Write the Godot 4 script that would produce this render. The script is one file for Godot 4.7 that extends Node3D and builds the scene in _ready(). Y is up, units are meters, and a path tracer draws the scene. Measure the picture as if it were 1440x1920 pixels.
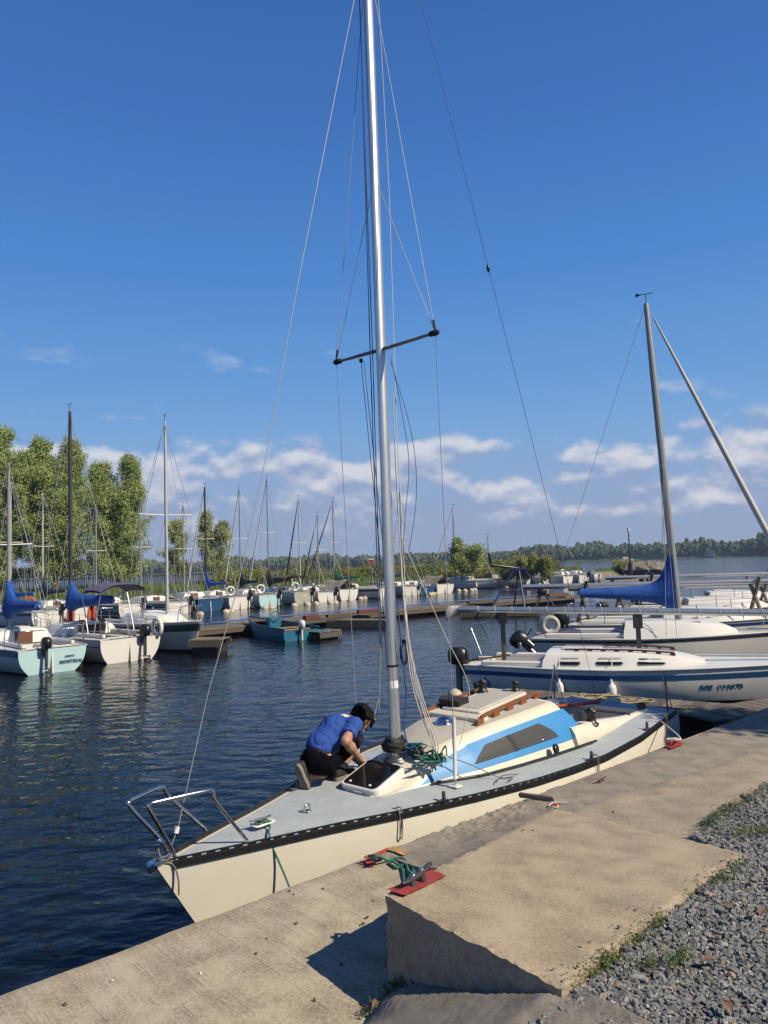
extends Node3D
# A quay on a lake: a sailboat alongside with a person at work on its foredeck, a small marina and a wooded shore behind.

const FOCAL := 1386.0          # of the photograph, in its own pixels (1440 x 1920)
const EYE := 2.95
const PITCH := 4.05
const ROLL := -1.9
const QUAY := 0.9
var cam_basis: Basis
var rng := RandomNumberGenerator.new()
var M := {}
var used := {}
var noise := FastNoiseLite.new()

# ---------------------------------------------------------------- measuring
func px(u, v, y) -> Vector3:
	var d = cam_basis * Vector3((u - 720.0) / FOCAL, -(v - 960.0) / FOCAL, -1.0)
	return Vector3(0, EYE, 0) + d * ((y - EYE) / d.y)
func proj(p: Vector3) -> Vector2:
	var c = cam_basis.inverse() * (p - Vector3(0, EYE, 0))
	return Vector2(720.0 + FOCAL * c.x / -c.z, 960.0 - FOCAL * c.y / -c.z)
func row_of(p: Vector3) -> float:
	var c = cam_basis.inverse() * (p - Vector3(0, EYE, 0))
	return 960.0 - FOCAL * c.y / -c.z
func height_at(x, z, v) -> float:       # height of a vertical pole at x, z whose top stands at row v
	var lo = 0.0
	var hi = 60.0
	for i in 30:
		var m = (lo + hi) / 2.0
		if row_of(Vector3(x, m, z)) > v: lo = m
		else: hi = m
	return lo

# ---------------------------------------------------------------- nodes
func numbered(called: String) -> String:
	var k = used.get(called, 0)
	used[called] = k + 1
	return called if k == 0 else "%s_%03d" % [called, k]
func tag(o, label, category, group = "", kind = ""):
	o.set_meta("label", label)
	if category: o.set_meta("category", category)
	if group: o.set_meta("group", group)
	if kind: o.set_meta("kind", kind)
	return o
func thing(called, label, category, at = Vector3.ZERO, turn = 0.0, group = ""):
	var o = Node3D.new()
	o.name = numbered(called)
	add_child(o)
	o.position = at
	o.rotation.y = turn
	tag(o, label, category, group)
	return o
func obj(called, st, m, parent = null):
	var o = MeshInstance3D.new()
	if st is SurfaceTool:
		st.generate_normals()
		o.mesh = st.commit()
	else:
		o.mesh = st
	o.material_override = m
	if parent == null:
		o.name = numbered(called)
		add_child(o)
	else:
		o.name = called
		parent.add_child(o, true)
	return o
func struct(called, st, m, label, parent = null):
	var o = obj(called, st, m, parent)
	if parent == null:
		o.set_meta("kind", "structure")
		o.set_meta("label", label)
	return o

# ---------------------------------------------------------------- shapes
func T(group = -1) -> SurfaceTool:
	var st = SurfaceTool.new()
	st.begin(Mesh.PRIMITIVE_TRIANGLES)
	st.set_smooth_group(group)
	return st
func tri(st, a, b, c):
	st.add_vertex(a); st.add_vertex(b); st.add_vertex(c)
func quad(st, a, b, c, d):
	tri(st, a, b, c); tri(st, a, c, d)
func box(st, c: Vector3, s: Vector3, b := Basis.IDENTITY, bevel := 0.0):
	st.set_smooth_group(-1)
	var h = s / 2.0
	if bevel <= 0.0:
		var p = []
		for i in 8:
			p.append(c + b * Vector3(h.x * (1 if i & 1 else -1), h.y * (1 if i & 2 else -1), h.z * (1 if i & 4 else -1)))
		for f in [[0, 1, 3, 2], [5, 4, 6, 7], [4, 0, 2, 6], [1, 5, 7, 3], [2, 3, 7, 6], [4, 5, 1, 0]]:
			quad(st, p[f[0]], p[f[1]], p[f[2]], p[f[3]])
		return
	var e = min(bevel, min(h.x, min(h.y, h.z)) * 0.9)
	var rings = []
	for q in [[-h.y, e], [-h.y + e, 0.0], [h.y - e, 0.0], [h.y, e]]:
		var r = []
		var a = h.x - q[1]
		var d = h.z - q[1]
		for k in [[-a + e, -d], [a - e, -d], [a, -d + e], [a, d - e], [a - e, d], [-a + e, d], [-a, d - e], [-a, -d + e]]:
			r.append(c + b * Vector3(k[0], q[0], k[1]))
		rings.append(r)
	loft(st, rings, true, true, -1)
func loft(st, rings, closed := true, caps := true, group := 0):
	st.set_smooth_group(group)
	for i in rings.size() - 1:
		var a = rings[i]
		var b = rings[i + 1]
		var n = a.size()
		for k in (n if closed else n - 1):
			var l = (k + 1) % n
			quad(st, a[k], b[k], b[l], a[l])
	if caps:
		st.set_smooth_group(-1)
		for e in [0, rings.size() - 1]:
			var r = rings[e]
			var m = Vector3.ZERO
			for p in r: m += p
			m /= r.size()
			for k in r.size():
				if e == 0: tri(st, r[k], r[(k + 1) % r.size()], m)
				else: tri(st, r[(k + 1) % r.size()], r[k], m)
func ring(c: Vector3, ax: Vector3, ay: Vector3, n := 8):
	var r = []
	for k in n:
		var t = TAU * k / n
		r.append(c + ax * cos(t) + ay * sin(t))
	return r
func tube(st, pts, rad, n := 6, caps := true):
	# rad: a number or one per point
	var rings = []
	var up = Vector3(0, 1, 0)
	var d0 = (pts[1] - pts[0]).normalized()
	if abs(d0.y) > 0.9: up = Vector3(1, 0, 0)
	var side = d0.cross(up).normalized()
	for i in pts.size():
		var d: Vector3
		if i == 0: d = pts[1] - pts[0]
		elif i == pts.size() - 1: d = pts[i] - pts[i - 1]
		else: d = (pts[i] - pts[i - 1]).normalized() + (pts[i + 1] - pts[i]).normalized()
		d = d.normalized()
		side = (side - d * side.dot(d)).normalized()
		var o = d.cross(side)
		var r = rad[i] if rad is Array else rad
		rings.append(ring(pts[i], side * r, o * r, n))
	loft(st, rings, true, caps, 0)
func line_tube(pts, rad, n := 6):
	var st = T(0)
	tube(st, pts, rad, n)
	return st
func smooth_path(pts, sub := 6):
	var out = []
	for i in pts.size() - 1:
		var p0 = pts[max(i - 1, 0)]
		var p3 = pts[min(i + 2, pts.size() - 1)]
		for k in sub:
			out.append(pts[i].cubic_interpolate(pts[i + 1], p0, p3, float(k) / sub))
	out.append(pts[-1])
	return out
func lathe(st, base: Vector3, axis: Vector3, prof, n := 14):
	# prof: [distance along axis, radius]
	var s = axis.cross(Vector3(0.3, 0.2, 0.9)).normalized()
	var o = axis.cross(s).normalized()
	var rings = []
	for p in prof:
		rings.append(ring(base + axis * p[0], s * p[1], o * p[1], n))
	loft(st, rings, true, true, 0)
func grid_mesh(st, nx, ny, f: Callable, group := 0):
	st.set_smooth_group(group)
	var rows = []
	for j in ny + 1:
		var r = []
		for i in nx + 1: r.append(f.call(float(i) / nx, float(j) / ny))
		rows.append(r)
	for j in ny:
		for i in nx:
			quad(st, rows[j][i], rows[j][i + 1], rows[j + 1][i + 1], rows[j + 1][i])
func grid_array(nx, ny, f: Callable) -> ArrayMesh:      # an indexed sheet, quick for many points
	var v = PackedVector3Array()
	var ix = PackedInt32Array()
	v.resize((nx + 1) * (ny + 1))
	for j in ny + 1:
		for i in nx + 1: v[j * (nx + 1) + i] = f.call(i, j)
	var nn = PackedVector3Array()
	nn.resize(v.size())
	for j in ny + 1:
		for i in nx + 1:
			var a = v[j * (nx + 1) + min(i + 1, nx)] - v[j * (nx + 1) + max(i - 1, 0)]
			var b = v[min(j + 1, ny) * (nx + 1) + i] - v[max(j - 1, 0) * (nx + 1) + i]
			var c = a.cross(b)
			if c.y < 0: c = -c
			nn[j * (nx + 1) + i] = c.normalized()
	for j in ny:
		for i in nx:
			var p = j * (nx + 1) + i
			var up = (v[p + 1] - v[p]).cross(v[p + nx + 1] - v[p]).y > 0
			if up: ix.append_array([p, p + nx + 2, p + 1, p, p + nx + 1, p + nx + 2])
			else: ix.append_array([p, p + 1, p + nx + 2, p, p + nx + 2, p + nx + 1])
	var arr = []
	arr.resize(Mesh.ARRAY_MAX)
	arr[Mesh.ARRAY_VERTEX] = v
	arr[Mesh.ARRAY_NORMAL] = nn
	arr[Mesh.ARRAY_INDEX] = ix
	var m = ArrayMesh.new()
	m.add_surface_from_arrays(Mesh.PRIMITIVE_TRIANGLES, arr)
	return m
func words(text, size, depth, parent, at, b: Basis, m, called, squash := 1.0):
	var tm = TextMesh.new()
	var f = SystemFont.new()
	f.font_names = PackedStringArray(["Droid Sans"])
	f.font_weight = 700
	tm.font = f
	tm.text = text
	tm.font_size = 32
	tm.pixel_size = size / 24.0
	tm.depth = depth
	var o = MeshInstance3D.new()
	o.mesh = tm
	o.material_override = m
	o.name = called
	parent.add_child(o, true)
	o.transform = Transform3D(b * Basis.from_scale(Vector3(squash, 1, 1)), at)
	return o

# ---------------------------------------------------------------- materials
func srgb(c) -> Color:
	return c.linear_to_srgb()
func mat(r, g, b, rough := 0.5, metal := 0.0, tex = null, scale := 1.0, bump = null, relief := 0.0, world := false):
	var m = StandardMaterial3D.new()
	var k = 0.63 if metal < 0.5 else 1.0
	m.albedo_color = srgb(Color(r * k, g * k, b * k))
	m.roughness = rough
	m.metallic = metal
	m.cull_mode = BaseMaterial3D.CULL_DISABLED
	if tex or bump:
		m.uv1_triplanar = true
		m.uv1_world_triplanar = world
		m.uv1_scale = Vector3.ONE * scale
	if tex: m.albedo_texture = tex
	if bump:
		m.heightmap_enabled = true
		m.heightmap_texture = bump
		m.heightmap_scale = relief
	return m
func noise_bytes(size, freq, oct, sd, kind := FastNoiseLite.TYPE_SIMPLEX_SMOOTH) -> PackedByteArray:
	var n = FastNoiseLite.new()
	n.noise_type = kind
	n.seed = sd
	n.frequency = freq
	n.fractal_octaves = oct
	var im = n.get_seamless_image(size, size)
	im.convert(Image.FORMAT_L8)
	return im.get_data()
func tex_of(size, layers, dark: Color, light: Color, specks = null):
	# layers: [freq, octaves, seed, weight]; the mix of them runs from one colour (linear, as a factor) to the other
	var sum = PackedFloat32Array()
	sum.resize(size * size)
	for l in layers:
		var d = noise_bytes(size, l[0], l[1], l[2])
		var w = l[3] / 255.0
		for i in d.size(): sum[i] += d[i] * w
	var a = srgb(dark)
	var b = srgb(light)
	var out = PackedByteArray()
	out.resize(size * size * 3)
	var r2 = RandomNumberGenerator.new()
	r2.seed = 77
	var share = specks[0] if specks else 0.0
	var sc = srgb(specks[1]) if specks else Color.BLACK
	for i in sum.size():
		var c = a.lerp(b, clampf(sum[i], 0, 1))
		if share > 0.0 and r2.randf() < share: c = c.lerp(sc, r2.randf_range(0.3, 0.9))
		out[i * 3] = int(c.r * 255)
		out[i * 3 + 1] = int(c.g * 255)
		out[i * 3 + 2] = int(c.b * 255)
	var im = Image.create_from_data(size, size, false, Image.FORMAT_RGB8, out)
	return ImageTexture.create_from_image(im)
func bump_of(size, freq, oct, sd):
	var im = Image.create_from_data(size, size, false, Image.FORMAT_L8, noise_bytes(size, freq, oct, sd))
	return ImageTexture.create_from_image(im)

func make_materials():
	var W = Color(1, 1, 1)
	var grain = tex_of(512, [[0.012, 3, 5, 0.55], [0.09, 3, 8, 0.45]], Color(0.72, 0.72, 0.72), W)
	var soft = tex_of(512, [[0.008, 4, 15, 0.7], [0.12, 2, 18, 0.3]], Color(0.86, 0.86, 0.85), W)
	var con = tex_of(1024, [[0.003, 6, 3, 0.5], [0.035, 3, 4, 0.4], [0.14, 2, 6, 0.75]], Color(0.16, 0.14, 0.12), Color(1.0, 0.98, 0.94), [0.1, Color(0.16, 0.14, 0.13)])
	var con_b = bump_of(1024, 0.35, 3, 11)
	var rough_b = bump_of(512, 0.05, 5, 21)
	var wood_t = tex_of(512, [[0.015, 4, 31, 0.6], [0.15, 3, 32, 0.4]], Color(0.45, 0.43, 0.4), W)
	var cloth_b = bump_of(512, 0.02, 3, 41)
	# broom-finished slab: grooves run across it, from the water inland
	var im_h = Image.create_empty(1024, 1024, false, Image.FORMAT_L8)
	var im_c = Image.create_empty(1024, 1024, false, Image.FORMAT_RGB8)
	var line = PackedFloat32Array()
	rng.seed = 71
	for i in 1024: line.append(rng.randf())
	var fade = noise_bytes(1024, 0.006, 4, 72)
	var wear = con.get_image().get_data()
	var hb = PackedByteArray()
	var cbts = PackedByteArray()
	hb.resize(1024 * 1024)
	cbts.resize(1024 * 1024 * 3)
	for j in 1024:
		for i in 1024:
			var wv = (i + 1024 + int((fade[((j / 2) % 1024) * 1024 + (i * 3) % 1024] - 128) * 0.02)) % 1024
			var g = (line[wv] + line[(wv + 1) % 1024] * 0.8 + line[(wv + 2) % 1024] * 0.8 + line[(wv + 3) % 1024] * 0.6) / 3.2
			var q = clampf((fade[j * 1024 + i] - 95) / 70.0, 0.0, 1.0)
			var k = j * 1024 + i
			hb[k] = int(clampf(128.0 + (g - 0.5) * 250.0 * q, 0, 255))
			var tone = 1.0 + (g - 0.5) * 0.5 * q
			for c in 3: cbts[k * 3 + c] = int(clampf(wear[k * 3 + c] * tone, 0, 255))
	im_h.set_data(1024, 1024, false, Image.FORMAT_L8, hb)
	im_c.set_data(1024, 1024, false, Image.FORMAT_RGB8, cbts)
	M.slab = mat(0.61, 0.54, 0.425, 0.9)
	M.slab.albedo_texture = ImageTexture.create_from_image(im_c)
	M.slab.heightmap_enabled = true
	M.slab.heightmap_texture = ImageTexture.create_from_image(im_h)
	M.slab.heightmap_scale = 0.35
	M.block = mat(0.6, 0.505, 0.38, 0.92, 0, con, 0.8, con_b, 0.28, true)
	M.old = mat(0.46, 0.425, 0.37, 0.95, 0, con, 1.0, con_b, 0.5, true)
	M.plateau = mat(0.54, 0.465, 0.37, 0.95, 0, con, 0.7, con_b, 0.35, true)
	M.asphalt = mat(0.36, 0.34, 0.31, 0.95, 0, con, 1.2, con_b, 0.5, true)
	M.wall = mat(0.4, 0.37, 0.32, 0.9, 0, con, 0.4, rough_b, 2.0, true)
	M.red_paint = mat(0.6, 0.06, 0.05, 0.75, 0, con, 2.0, con_b, 0.4, true)
	M.yellow_paint = mat(0.85, 0.58, 0.22, 0.85, 0, con, 2.0, con_b, 0.4, true)
	M.cream = mat(0.97, 0.92, 0.8, 0.28, 0, soft, 0.5)
	M.cream2 = mat(0.86, 0.81, 0.68, 0.38, 0, soft, 0.8)
	M.roof = mat(0.58, 0.56, 0.49, 0.6, 0, soft, 0.8)
	M.deck = mat(0.55, 0.6, 0.63, 0.75, 0, tex_of(512, [[0.01, 4, 51, 0.6], [0.06, 4, 52, 0.45]], Color(0.66, 0.7, 0.72), W), 0.7)
	M.cyan = mat(0.03, 0.29, 0.7, 0.5, 0, soft, 0.7)
	M.white = mat(0.92, 0.92, 0.89, 0.3, 0, soft, 0.3)
	M.white2 = mat(0.8, 0.79, 0.75, 0.4, 0, soft, 0.3)
	M.dirty = mat(0.6, 0.58, 0.5, 0.5, 0, grain, 0.3)
	M.greyhull = mat(0.42, 0.43, 0.44, 0.4, 0, soft, 0.3)
	M.navy = mat(0.02, 0.045, 0.13, 0.3)
	M.midblue = mat(0.025, 0.09, 0.22, 0.35)
	M.paleblue = mat(0.58, 0.86, 0.93, 0.35, 0, soft, 0.3)
	M.paleblue2 = mat(0.66, 0.78, 0.82, 0.35, 0, soft, 0.3)
	M.greenstripe = mat(0.02, 0.075, 0.06, 0.35)
	M.boot = mat(0.02, 0.02, 0.022, 0.5)
	M.red_boot = mat(0.25, 0.05, 0.04, 0.6)
	M.teal = mat(0.02, 0.2, 0.34, 0.45, 0, grain, 0.6)
	M.teal_light = mat(0.02, 0.3, 0.32, 0.5)
	M.black = mat(0.014, 0.014, 0.016, 0.38)
	M.rubber = mat(0.02, 0.02, 0.022, 0.75)
	M.grey_iron = mat(0.05, 0.052, 0.06, 0.5, 0, grain, 4.0)
	M.dark_metal = mat(0.09, 0.09, 0.1, 0.4, 0.6)
	M.alu = mat(0.6, 0.61, 0.62, 0.36, 0.85, soft, 0.6)
	M.mast_white = mat(0.66, 0.66, 0.64, 0.4, 0.15, soft, 0.4)
	M.mast_grey = mat(0.4, 0.41, 0.42, 0.45, 0.3, soft, 0.4)
	M.mast_dark = mat(0.06, 0.055, 0.06, 0.45, 0.2)
	M.steel = mat(0.55, 0.56, 0.58, 0.16, 1.0)
	M.wire = mat(0.4, 0.4, 0.41, 0.5, 0.3)
	M.dark_wire = mat(0.1, 0.1, 0.12, 0.5, 0.2)
	M.glass = mat(0.012, 0.013, 0.015, 0.06)
	M.smoked = mat(0.085, 0.084, 0.08, 0.25)
	M.blue_cloth = mat(0.012, 0.115, 0.52, 0.85, 0, grain, 0.8, cloth_b, 0.8)
	M.navy_cloth = mat(0.008, 0.022, 0.07, 0.85, 0, grain, 0.8, cloth_b, 0.9)
	M.purple_cloth = mat(0.13, 0.12, 0.24, 0.85, 0, grain, 0.8, cloth_b, 0.9)
	M.green_cloth = mat(0.005, 0.13, 0.075, 0.85, 0, grain, 0.8, cloth_b, 0.9)
	M.taupe_cloth = mat(0.1, 0.085, 0.07, 0.85, 0, grain, 0.8, cloth_b, 0.9)
	M.tan_cloth = mat(0.35, 0.31, 0.23, 0.85, 0, grain, 0.8, cloth_b, 0.9)
	M.sail = mat(0.72, 0.71, 0.66, 0.75, 0, soft, 0.5)
	M.black_sail = mat(0.02, 0.02, 0.03, 0.8)
	M.teak = mat(0.36, 0.13, 0.035, 0.4, 0, wood_t, 3.0)
	M.hatch_wood = mat(0.23, 0.085, 0.035, 0.5, 0, wood_t, 1.5)
	M.mahogany = mat(0.13, 0.035, 0.02, 0.45, 0, wood_t, 2.0)
	M.grey_wood = mat(0.25, 0.225, 0.19, 0.9, 0, wood_t, 1.2, rough_b, 0.5)
	M.grey_wood2 = mat(0.15, 0.135, 0.115, 0.9, 0, wood_t, 0.9, rough_b, 0.5)
	M.brown_wood = mat(0.17, 0.12, 0.08, 0.85, 0, wood_t, 1.1, rough_b, 0.5)
	M.pale_wood = mat(0.36, 0.3, 0.22, 0.85, 0, wood_t, 1.1, rough_b, 0.5)
	M.rust = mat(0.17, 0.05, 0.025, 0.85, 0, grain, 1.5)
	M.orange = mat(0.65, 0.09, 0.02, 0.6)
	M.red = mat(0.45, 0.04, 0.03, 0.5)
	M.yellow = mat(0.7, 0.55, 0.03, 0.6)
	M.buoy = mat(0.68, 0.6, 0.46, 0.6, 0, grain, 1.5)
	M.blue_hose = mat(0.06, 0.12, 0.38, 0.6)
	M.crane_blue = mat(0.015, 0.03, 0.16, 0.45)
	M.rope_white = mat(0.72, 0.7, 0.64, 0.85)
	M.rope_tan = mat(0.42, 0.34, 0.23, 0.9)
	M.rope_grey = mat(0.25, 0.22, 0.18, 0.9, 0, grain, 8.0)
	M.rope_green = mat(0.55, 0.6, 0.55, 0.85, 0, tex_of(128, [[0.2, 2, 61, 1.0]], Color(0.03, 0.22, 0.17), Color(0.05, 0.38, 0.28), [0.06, Color(0.9, 0.9, 0.85)]), 12.0)
	M.rope_blue = mat(0.015, 0.09, 0.33, 0.85)
	M.rope_brown = mat(0.06, 0.03, 0.035, 0.85)
	M.skin = mat(0.5, 0.27, 0.18, 0.55)
	M.skin.subsurf_scatter_enabled = true
	M.skin.subsurf_scatter_strength = 0.15
	M.shirt = mat(0.012, 0.085, 0.44, 0.85, 0, grain, 1.5)
	M.shorts = mat(0.004, 0.0045, 0.007, 1.0)
	M.shorts.metallic_specular = 0.2
	M.hair = mat(0.003, 0.0028, 0.0028, 0.8)
	M.hair.metallic_specular = 0.3
	M.shoe = mat(0.02, 0.021, 0.026, 0.8)
	M.sole = mat(0.27, 0.235, 0.19, 0.8, 0, grain, 5.0)
	M.sock = mat(0.6, 0.6, 0.58, 0.9)
	M.sock_green = mat(0.03, 0.2, 0.13, 0.9)
	M.print = mat(0.75, 0.75, 0.72, 0.8)
	M.bark = mat(0.085, 0.068, 0.052, 0.95, 0, wood_t, 1.0, rough_b, 2.0)
	M.rock = mat(0.35, 0.32, 0.29, 0.95, 0, con, 0.5, rough_b, 3.0)
	M.grassland = mat(0.06, 0.1, 0.022, 0.95, 0, grain, 0.12, rough_b, 4.0)
	M.shoreland = mat(0.07, 0.09, 0.04, 0.95, 0, grain, 0.02)
	M.twig = mat(0.12, 0.075, 0.04, 0.9)
	M.dead_leaf = mat(0.2, 0.12, 0.07, 0.85)
	M.gravel = mat(1, 1, 1, 0.75)
	M.gravel.vertex_color_use_as_albedo = true
	M.under = mat(0.05, 0.052, 0.055, 0.95, 0, con, 1.5, rough_b, 1.5, true)
	M.leaf = mat(1, 1, 1, 0.6)
	M.leaf.vertex_color_use_as_albedo = true
	M.leaf.backlight_enabled = true
	M.leaf.backlight = Color(0.45, 0.6, 0.2)
	M.far_leaf = mat(1, 1, 1, 0.9)
	M.far_leaf.vertex_color_use_as_albedo = true

# ---------------------------------------------------------------- sky, light, camera
const EXPOSURE := 1.45
func lin(r, g, b) -> Color:
	return Color(r / 255.0, g / 255.0, b / 255.0).srgb_to_linear() / EXPOSURE
func make_sky() -> Sky:
	var w = 4096
	var h = 2048
	var im = Image.create_empty(w, h, false, Image.FORMAT_RGBF)
	# displayed colours, divided by the exposure
	var stops = [[0.0, lin(150, 164, 192)], [3.0, lin(148, 166, 198)], [6.0, lin(142, 169, 208)], [9.0, lin(127, 168, 215)], [14.0, lin(104, 156, 215)], [22.0, lin(80, 135, 204)], [32.0, lin(65, 115, 186)], [45.0, lin(53, 96, 164)], [65.0, lin(36, 67, 125)], [90.0, lin(30, 57, 111)]]
	var n1 = FastNoiseLite.new()
	n1.seed = 12
	n1.frequency = 1.0
	n1.fractal_octaves = 5
	n1.fractal_gain = 0.55
	var n2 = FastNoiseLite.new()
	n2.seed = 5
	n2.frequency = 1.0
	n2.fractal_octaves = 3
	for j in h:
		var el = 90.0 - (j + 0.5) * 180.0 / h
		var c = stops[0][1]
		for k in stops.size() - 1:
			if el >= stops[k][0]:
				c = stops[k][1].lerp(stops[k + 1][1], clampf((el - stops[k][0]) / (stops[k + 1][0] - stops[k][0]), 0, 1))
		im.fill_rect(Rect2i(0, j, w, 1), c)
		if el < 0.8 or el > 20.0: continue
		var band = smoothstep(1.5, 5.4, el) * (1.0 - smoothstep(7.8, 10.8, el))
		var thin = smoothstep(9.0, 11.0, el) * (1.0 - smoothstep(14.0, 20.0, el))
		for i in w:
			var az = (i + 0.5) * TAU / w
			var ring3 = Vector3(cos(az), 0, sin(az)) * 57.3
			var q = Vector3(ring3.x * 0.12, el * 0.23, ring3.z * 0.12)
			var big = n2.get_noise_3d(ring3.x * 0.055, el * 0.06, ring3.z * 0.055)
			var d = n1.get_noise_3dv(q) + big * 0.7 + 0.24
			var t = smoothstep(0.26, 0.66, d * 0.9 + band * 0.5 - 0.14) * smoothstep(0.0, 0.6, band)
			var wisp = smoothstep(0.38, 0.75, n1.get_noise_3d(ring3.x * 0.1, el * 0.35 + 40.0, ring3.z * 0.1) + 0.12) * thin * 0.4
			t = max(t, wisp)
			if t > 0.003:
				var lit = n1.get_noise_3d(q.x, q.y + 0.18, q.z)
				var s = clampf(0.5 + (n1.get_noise_3dv(q) - lit) * 1.9 + (el - 7.6) * 0.1, 0, 1)
				var cc = lin(150, 166, 200).lerp(lin(226, 224, 228), s)
				im.set_pixel(i, j, c.lerp(cc, t * 0.76))
	var m = PanoramaSkyMaterial.new()
	m.panorama = ImageTexture.create_from_image(im)
	var sky = Sky.new()
	sky.sky_material = m
	return sky

func make_stage():
	cam_basis = Basis(Vector3(1, 0, 0), deg_to_rad(PITCH)) * Basis(Vector3(0, 0, 1), deg_to_rad(ROLL))
	var cam = Camera3D.new()
	cam.name = "camera"
	cam.fov = rad_to_deg(2.0 * atan(960.0 / FOCAL))
	cam.near = 0.05
	cam.far = 8000.0
	add_child(cam)
	cam.transform = Transform3D(cam_basis, Vector3(0, EYE, 0))
	cam.current = true
	var env = Environment.new()
	env.background_mode = Environment.BG_SKY
	env.sky = make_sky()
	env.tonemap_mode = Environment.TONE_MAPPER_LINEAR
	env.tonemap_exposure = EXPOSURE
	env.sdfgi_enabled = true
	env.ssao_enabled = true
	env.ssil_enabled = true
	env.fog_enabled = true
	env.fog_density = 0.00022
	env.fog_light_color = Color(0.66, 0.76, 0.9)
	var we = WorldEnvironment.new()
	we.name = "world_environment"
	we.environment = env
	add_child(we)
	var sun = DirectionalLight3D.new()
	sun.name = "sun"
	sun.light_energy = 1.6
	sun.light_color = Color(1.0, 0.94, 0.83)
	sun.light_angular_distance = 0.5
	sun.shadow_enabled = true
	add_child(sun)
	sun.look_at_from_position(Vector3.ZERO, -Vector3(0.654, 0.656, 0.378))

# ---------------------------------------------------------------- water
func graded(fine_lo, fine_hi, step, grow, lo, hi):
	var a = [fine_lo]
	while a[-1] < fine_hi: a.append(a[-1] + step)
	var s = step
	while a[-1] < hi:
		s *= grow
		a.append(a[-1] + s)
	s = step
	var b = []
	var x = fine_lo
	while x > lo:
		s *= grow
		x -= s
		b.push_front(x)
	return b + a
func make_water():
	var xs = graded(-11.0, 6.0, 0.075, 1.045, -4000, 4000)
	var zs = graded(-4.5, -3.0, 0.06, 1.0105, -4200, 40)
	zs = []
	var z = 40.0
	while z > -3.0:
		zs.append(z)
		z -= 4.0
	z = -3.0
	while z > -75.0:
		zs.append(z)
		z -= 0.045 + 0.0052 * (-z - 3.0)
	var s = 0.45
	while z > -4200.0:
		zs.append(z)
		s *= 1.08
		z -= s
	zs.append(-4200.0)
	noise.seed = 9
	noise.noise_type = FastNoiseLite.TYPE_SIMPLEX_SMOOTH
	noise.frequency = 1.0
	noise.fractal_type = FastNoiseLite.FRACTAL_NONE
	var f = func(i, j):
		var x = xs[i]
		var zz = zs[j]
		var y = 0.0
		if zz > -75.0 and zz < -2.0 and abs(x) < 60.0:
			var r = sqrt(x * x + zz * zz)
			var calm = 0.3 + 0.7 * smoothstep(4.0, 22.0, r) 
			calm *= 0.8 + 0.5 * noise.get_noise_2d(x * 0.09 + 40.0, zz * 0.09)
			var u = x * 0.94 + zz * 0.34
			var w = -x * 0.34 + zz * 0.94
			y = noise.get_noise_2d(u * 0.5, w * 0.85) * 0.009
			y += noise.get_noise_2d(u * 1.35 + 9.0, w * 2.3) * 0.005
			if r < 40.0: y += noise.get_noise_2d(u * 3.4, w * 5.2 + 5.0) * 0.0021 * (1.0 - smoothstep(24.0, 40.0, r))
			y *= calm
		return Vector3(x, y, zz)
	var m = StandardMaterial3D.new()
	m.albedo_color = srgb(Color(0.003, 0.0045, 0.007))
	m.roughness = 0.05
	m.metallic_specular = 0.25
	m.uv1_triplanar = true
	m.uv1_world_triplanar = true
	m.uv1_scale = Vector3(0.05, 0.05, 0.085)
	m.heightmap_enabled = true
	m.heightmap_texture = bump_of(2048, 0.012, 4, 71)
	m.heightmap_scale = 2.4
	M.water = m
	struct("water", grid_array(xs.size() - 1, zs.size() - 1, f), m, "dark blue rippled lake water")

# ---------------------------------------------------------------- quay
var qe: Vector3
var qn: Vector3
var q0: Vector3
func qp(s, t, y = QUAY) -> Vector3:        # s metres along the water's edge, t metres inland
	return Vector3(q0.x, y, q0.z) + qe * s + qn * t
func st_of(p: Vector3) -> Vector2:
	var r = p - q0
	return Vector2(r.dot(qe), r.dot(qn))
func ramp(a, b) -> Vector3:
	var low = qp(lerpf(2.5, 3.94, a), 0.02, QUAY)
	var high = px(722, 1676, 1.33).lerp(px(1040, 1514, 0.96), lerpf(0.34, 1.0, a)) + qn * 0.05
	var p = low.lerp(high, b)
	p.y = lerpf(low.y, high.y - 0.008, pow(b, 2.2))
	var rough = 0.35 + 0.9 * smoothstep(0.25, 0.6, a) * (1.0 - smoothstep(0.35, 0.6, b))
	p.y += noise.get_noise_2d(p.x * 3.0, p.z * 3.0 + 30.0) * 0.01 + (noise.get_noise_2d(p.x * 16.0, p.z * 16.0) * 0.009 + noise.get_noise_2d(p.x * 40.0, p.z * 40.0) * 0.004) * rough
	p += qn * (noise.get_noise_2d(a * 9.0, 4.0) * 0.02 + noise.get_noise_2d(a * 30.0, 4.0) * 0.012) * (1.0 - smoothstep(0.0, 0.1, b))
	return p
func ramp_at(u, v) -> Vector3:          # the ramp's point under a pixel
	var best = Vector2(0.5, 0.5)
	var span = 0.5
	for level in 4:
		var near = 1e9
		var pick = best
		for i in 17:
			for j in 17:
				var q = (best + Vector2(i - 8, j - 8) / 8.0 * span).clamp(Vector2.ZERO, Vector2.ONE)
				var d = proj(ramp(q.x, q.y)).distance_squared_to(Vector2(u, v))
				if d < near:
					near = d
					pick = q
		best = pick
		span *= 0.2
	return ramp(best.x, best.y)
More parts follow.
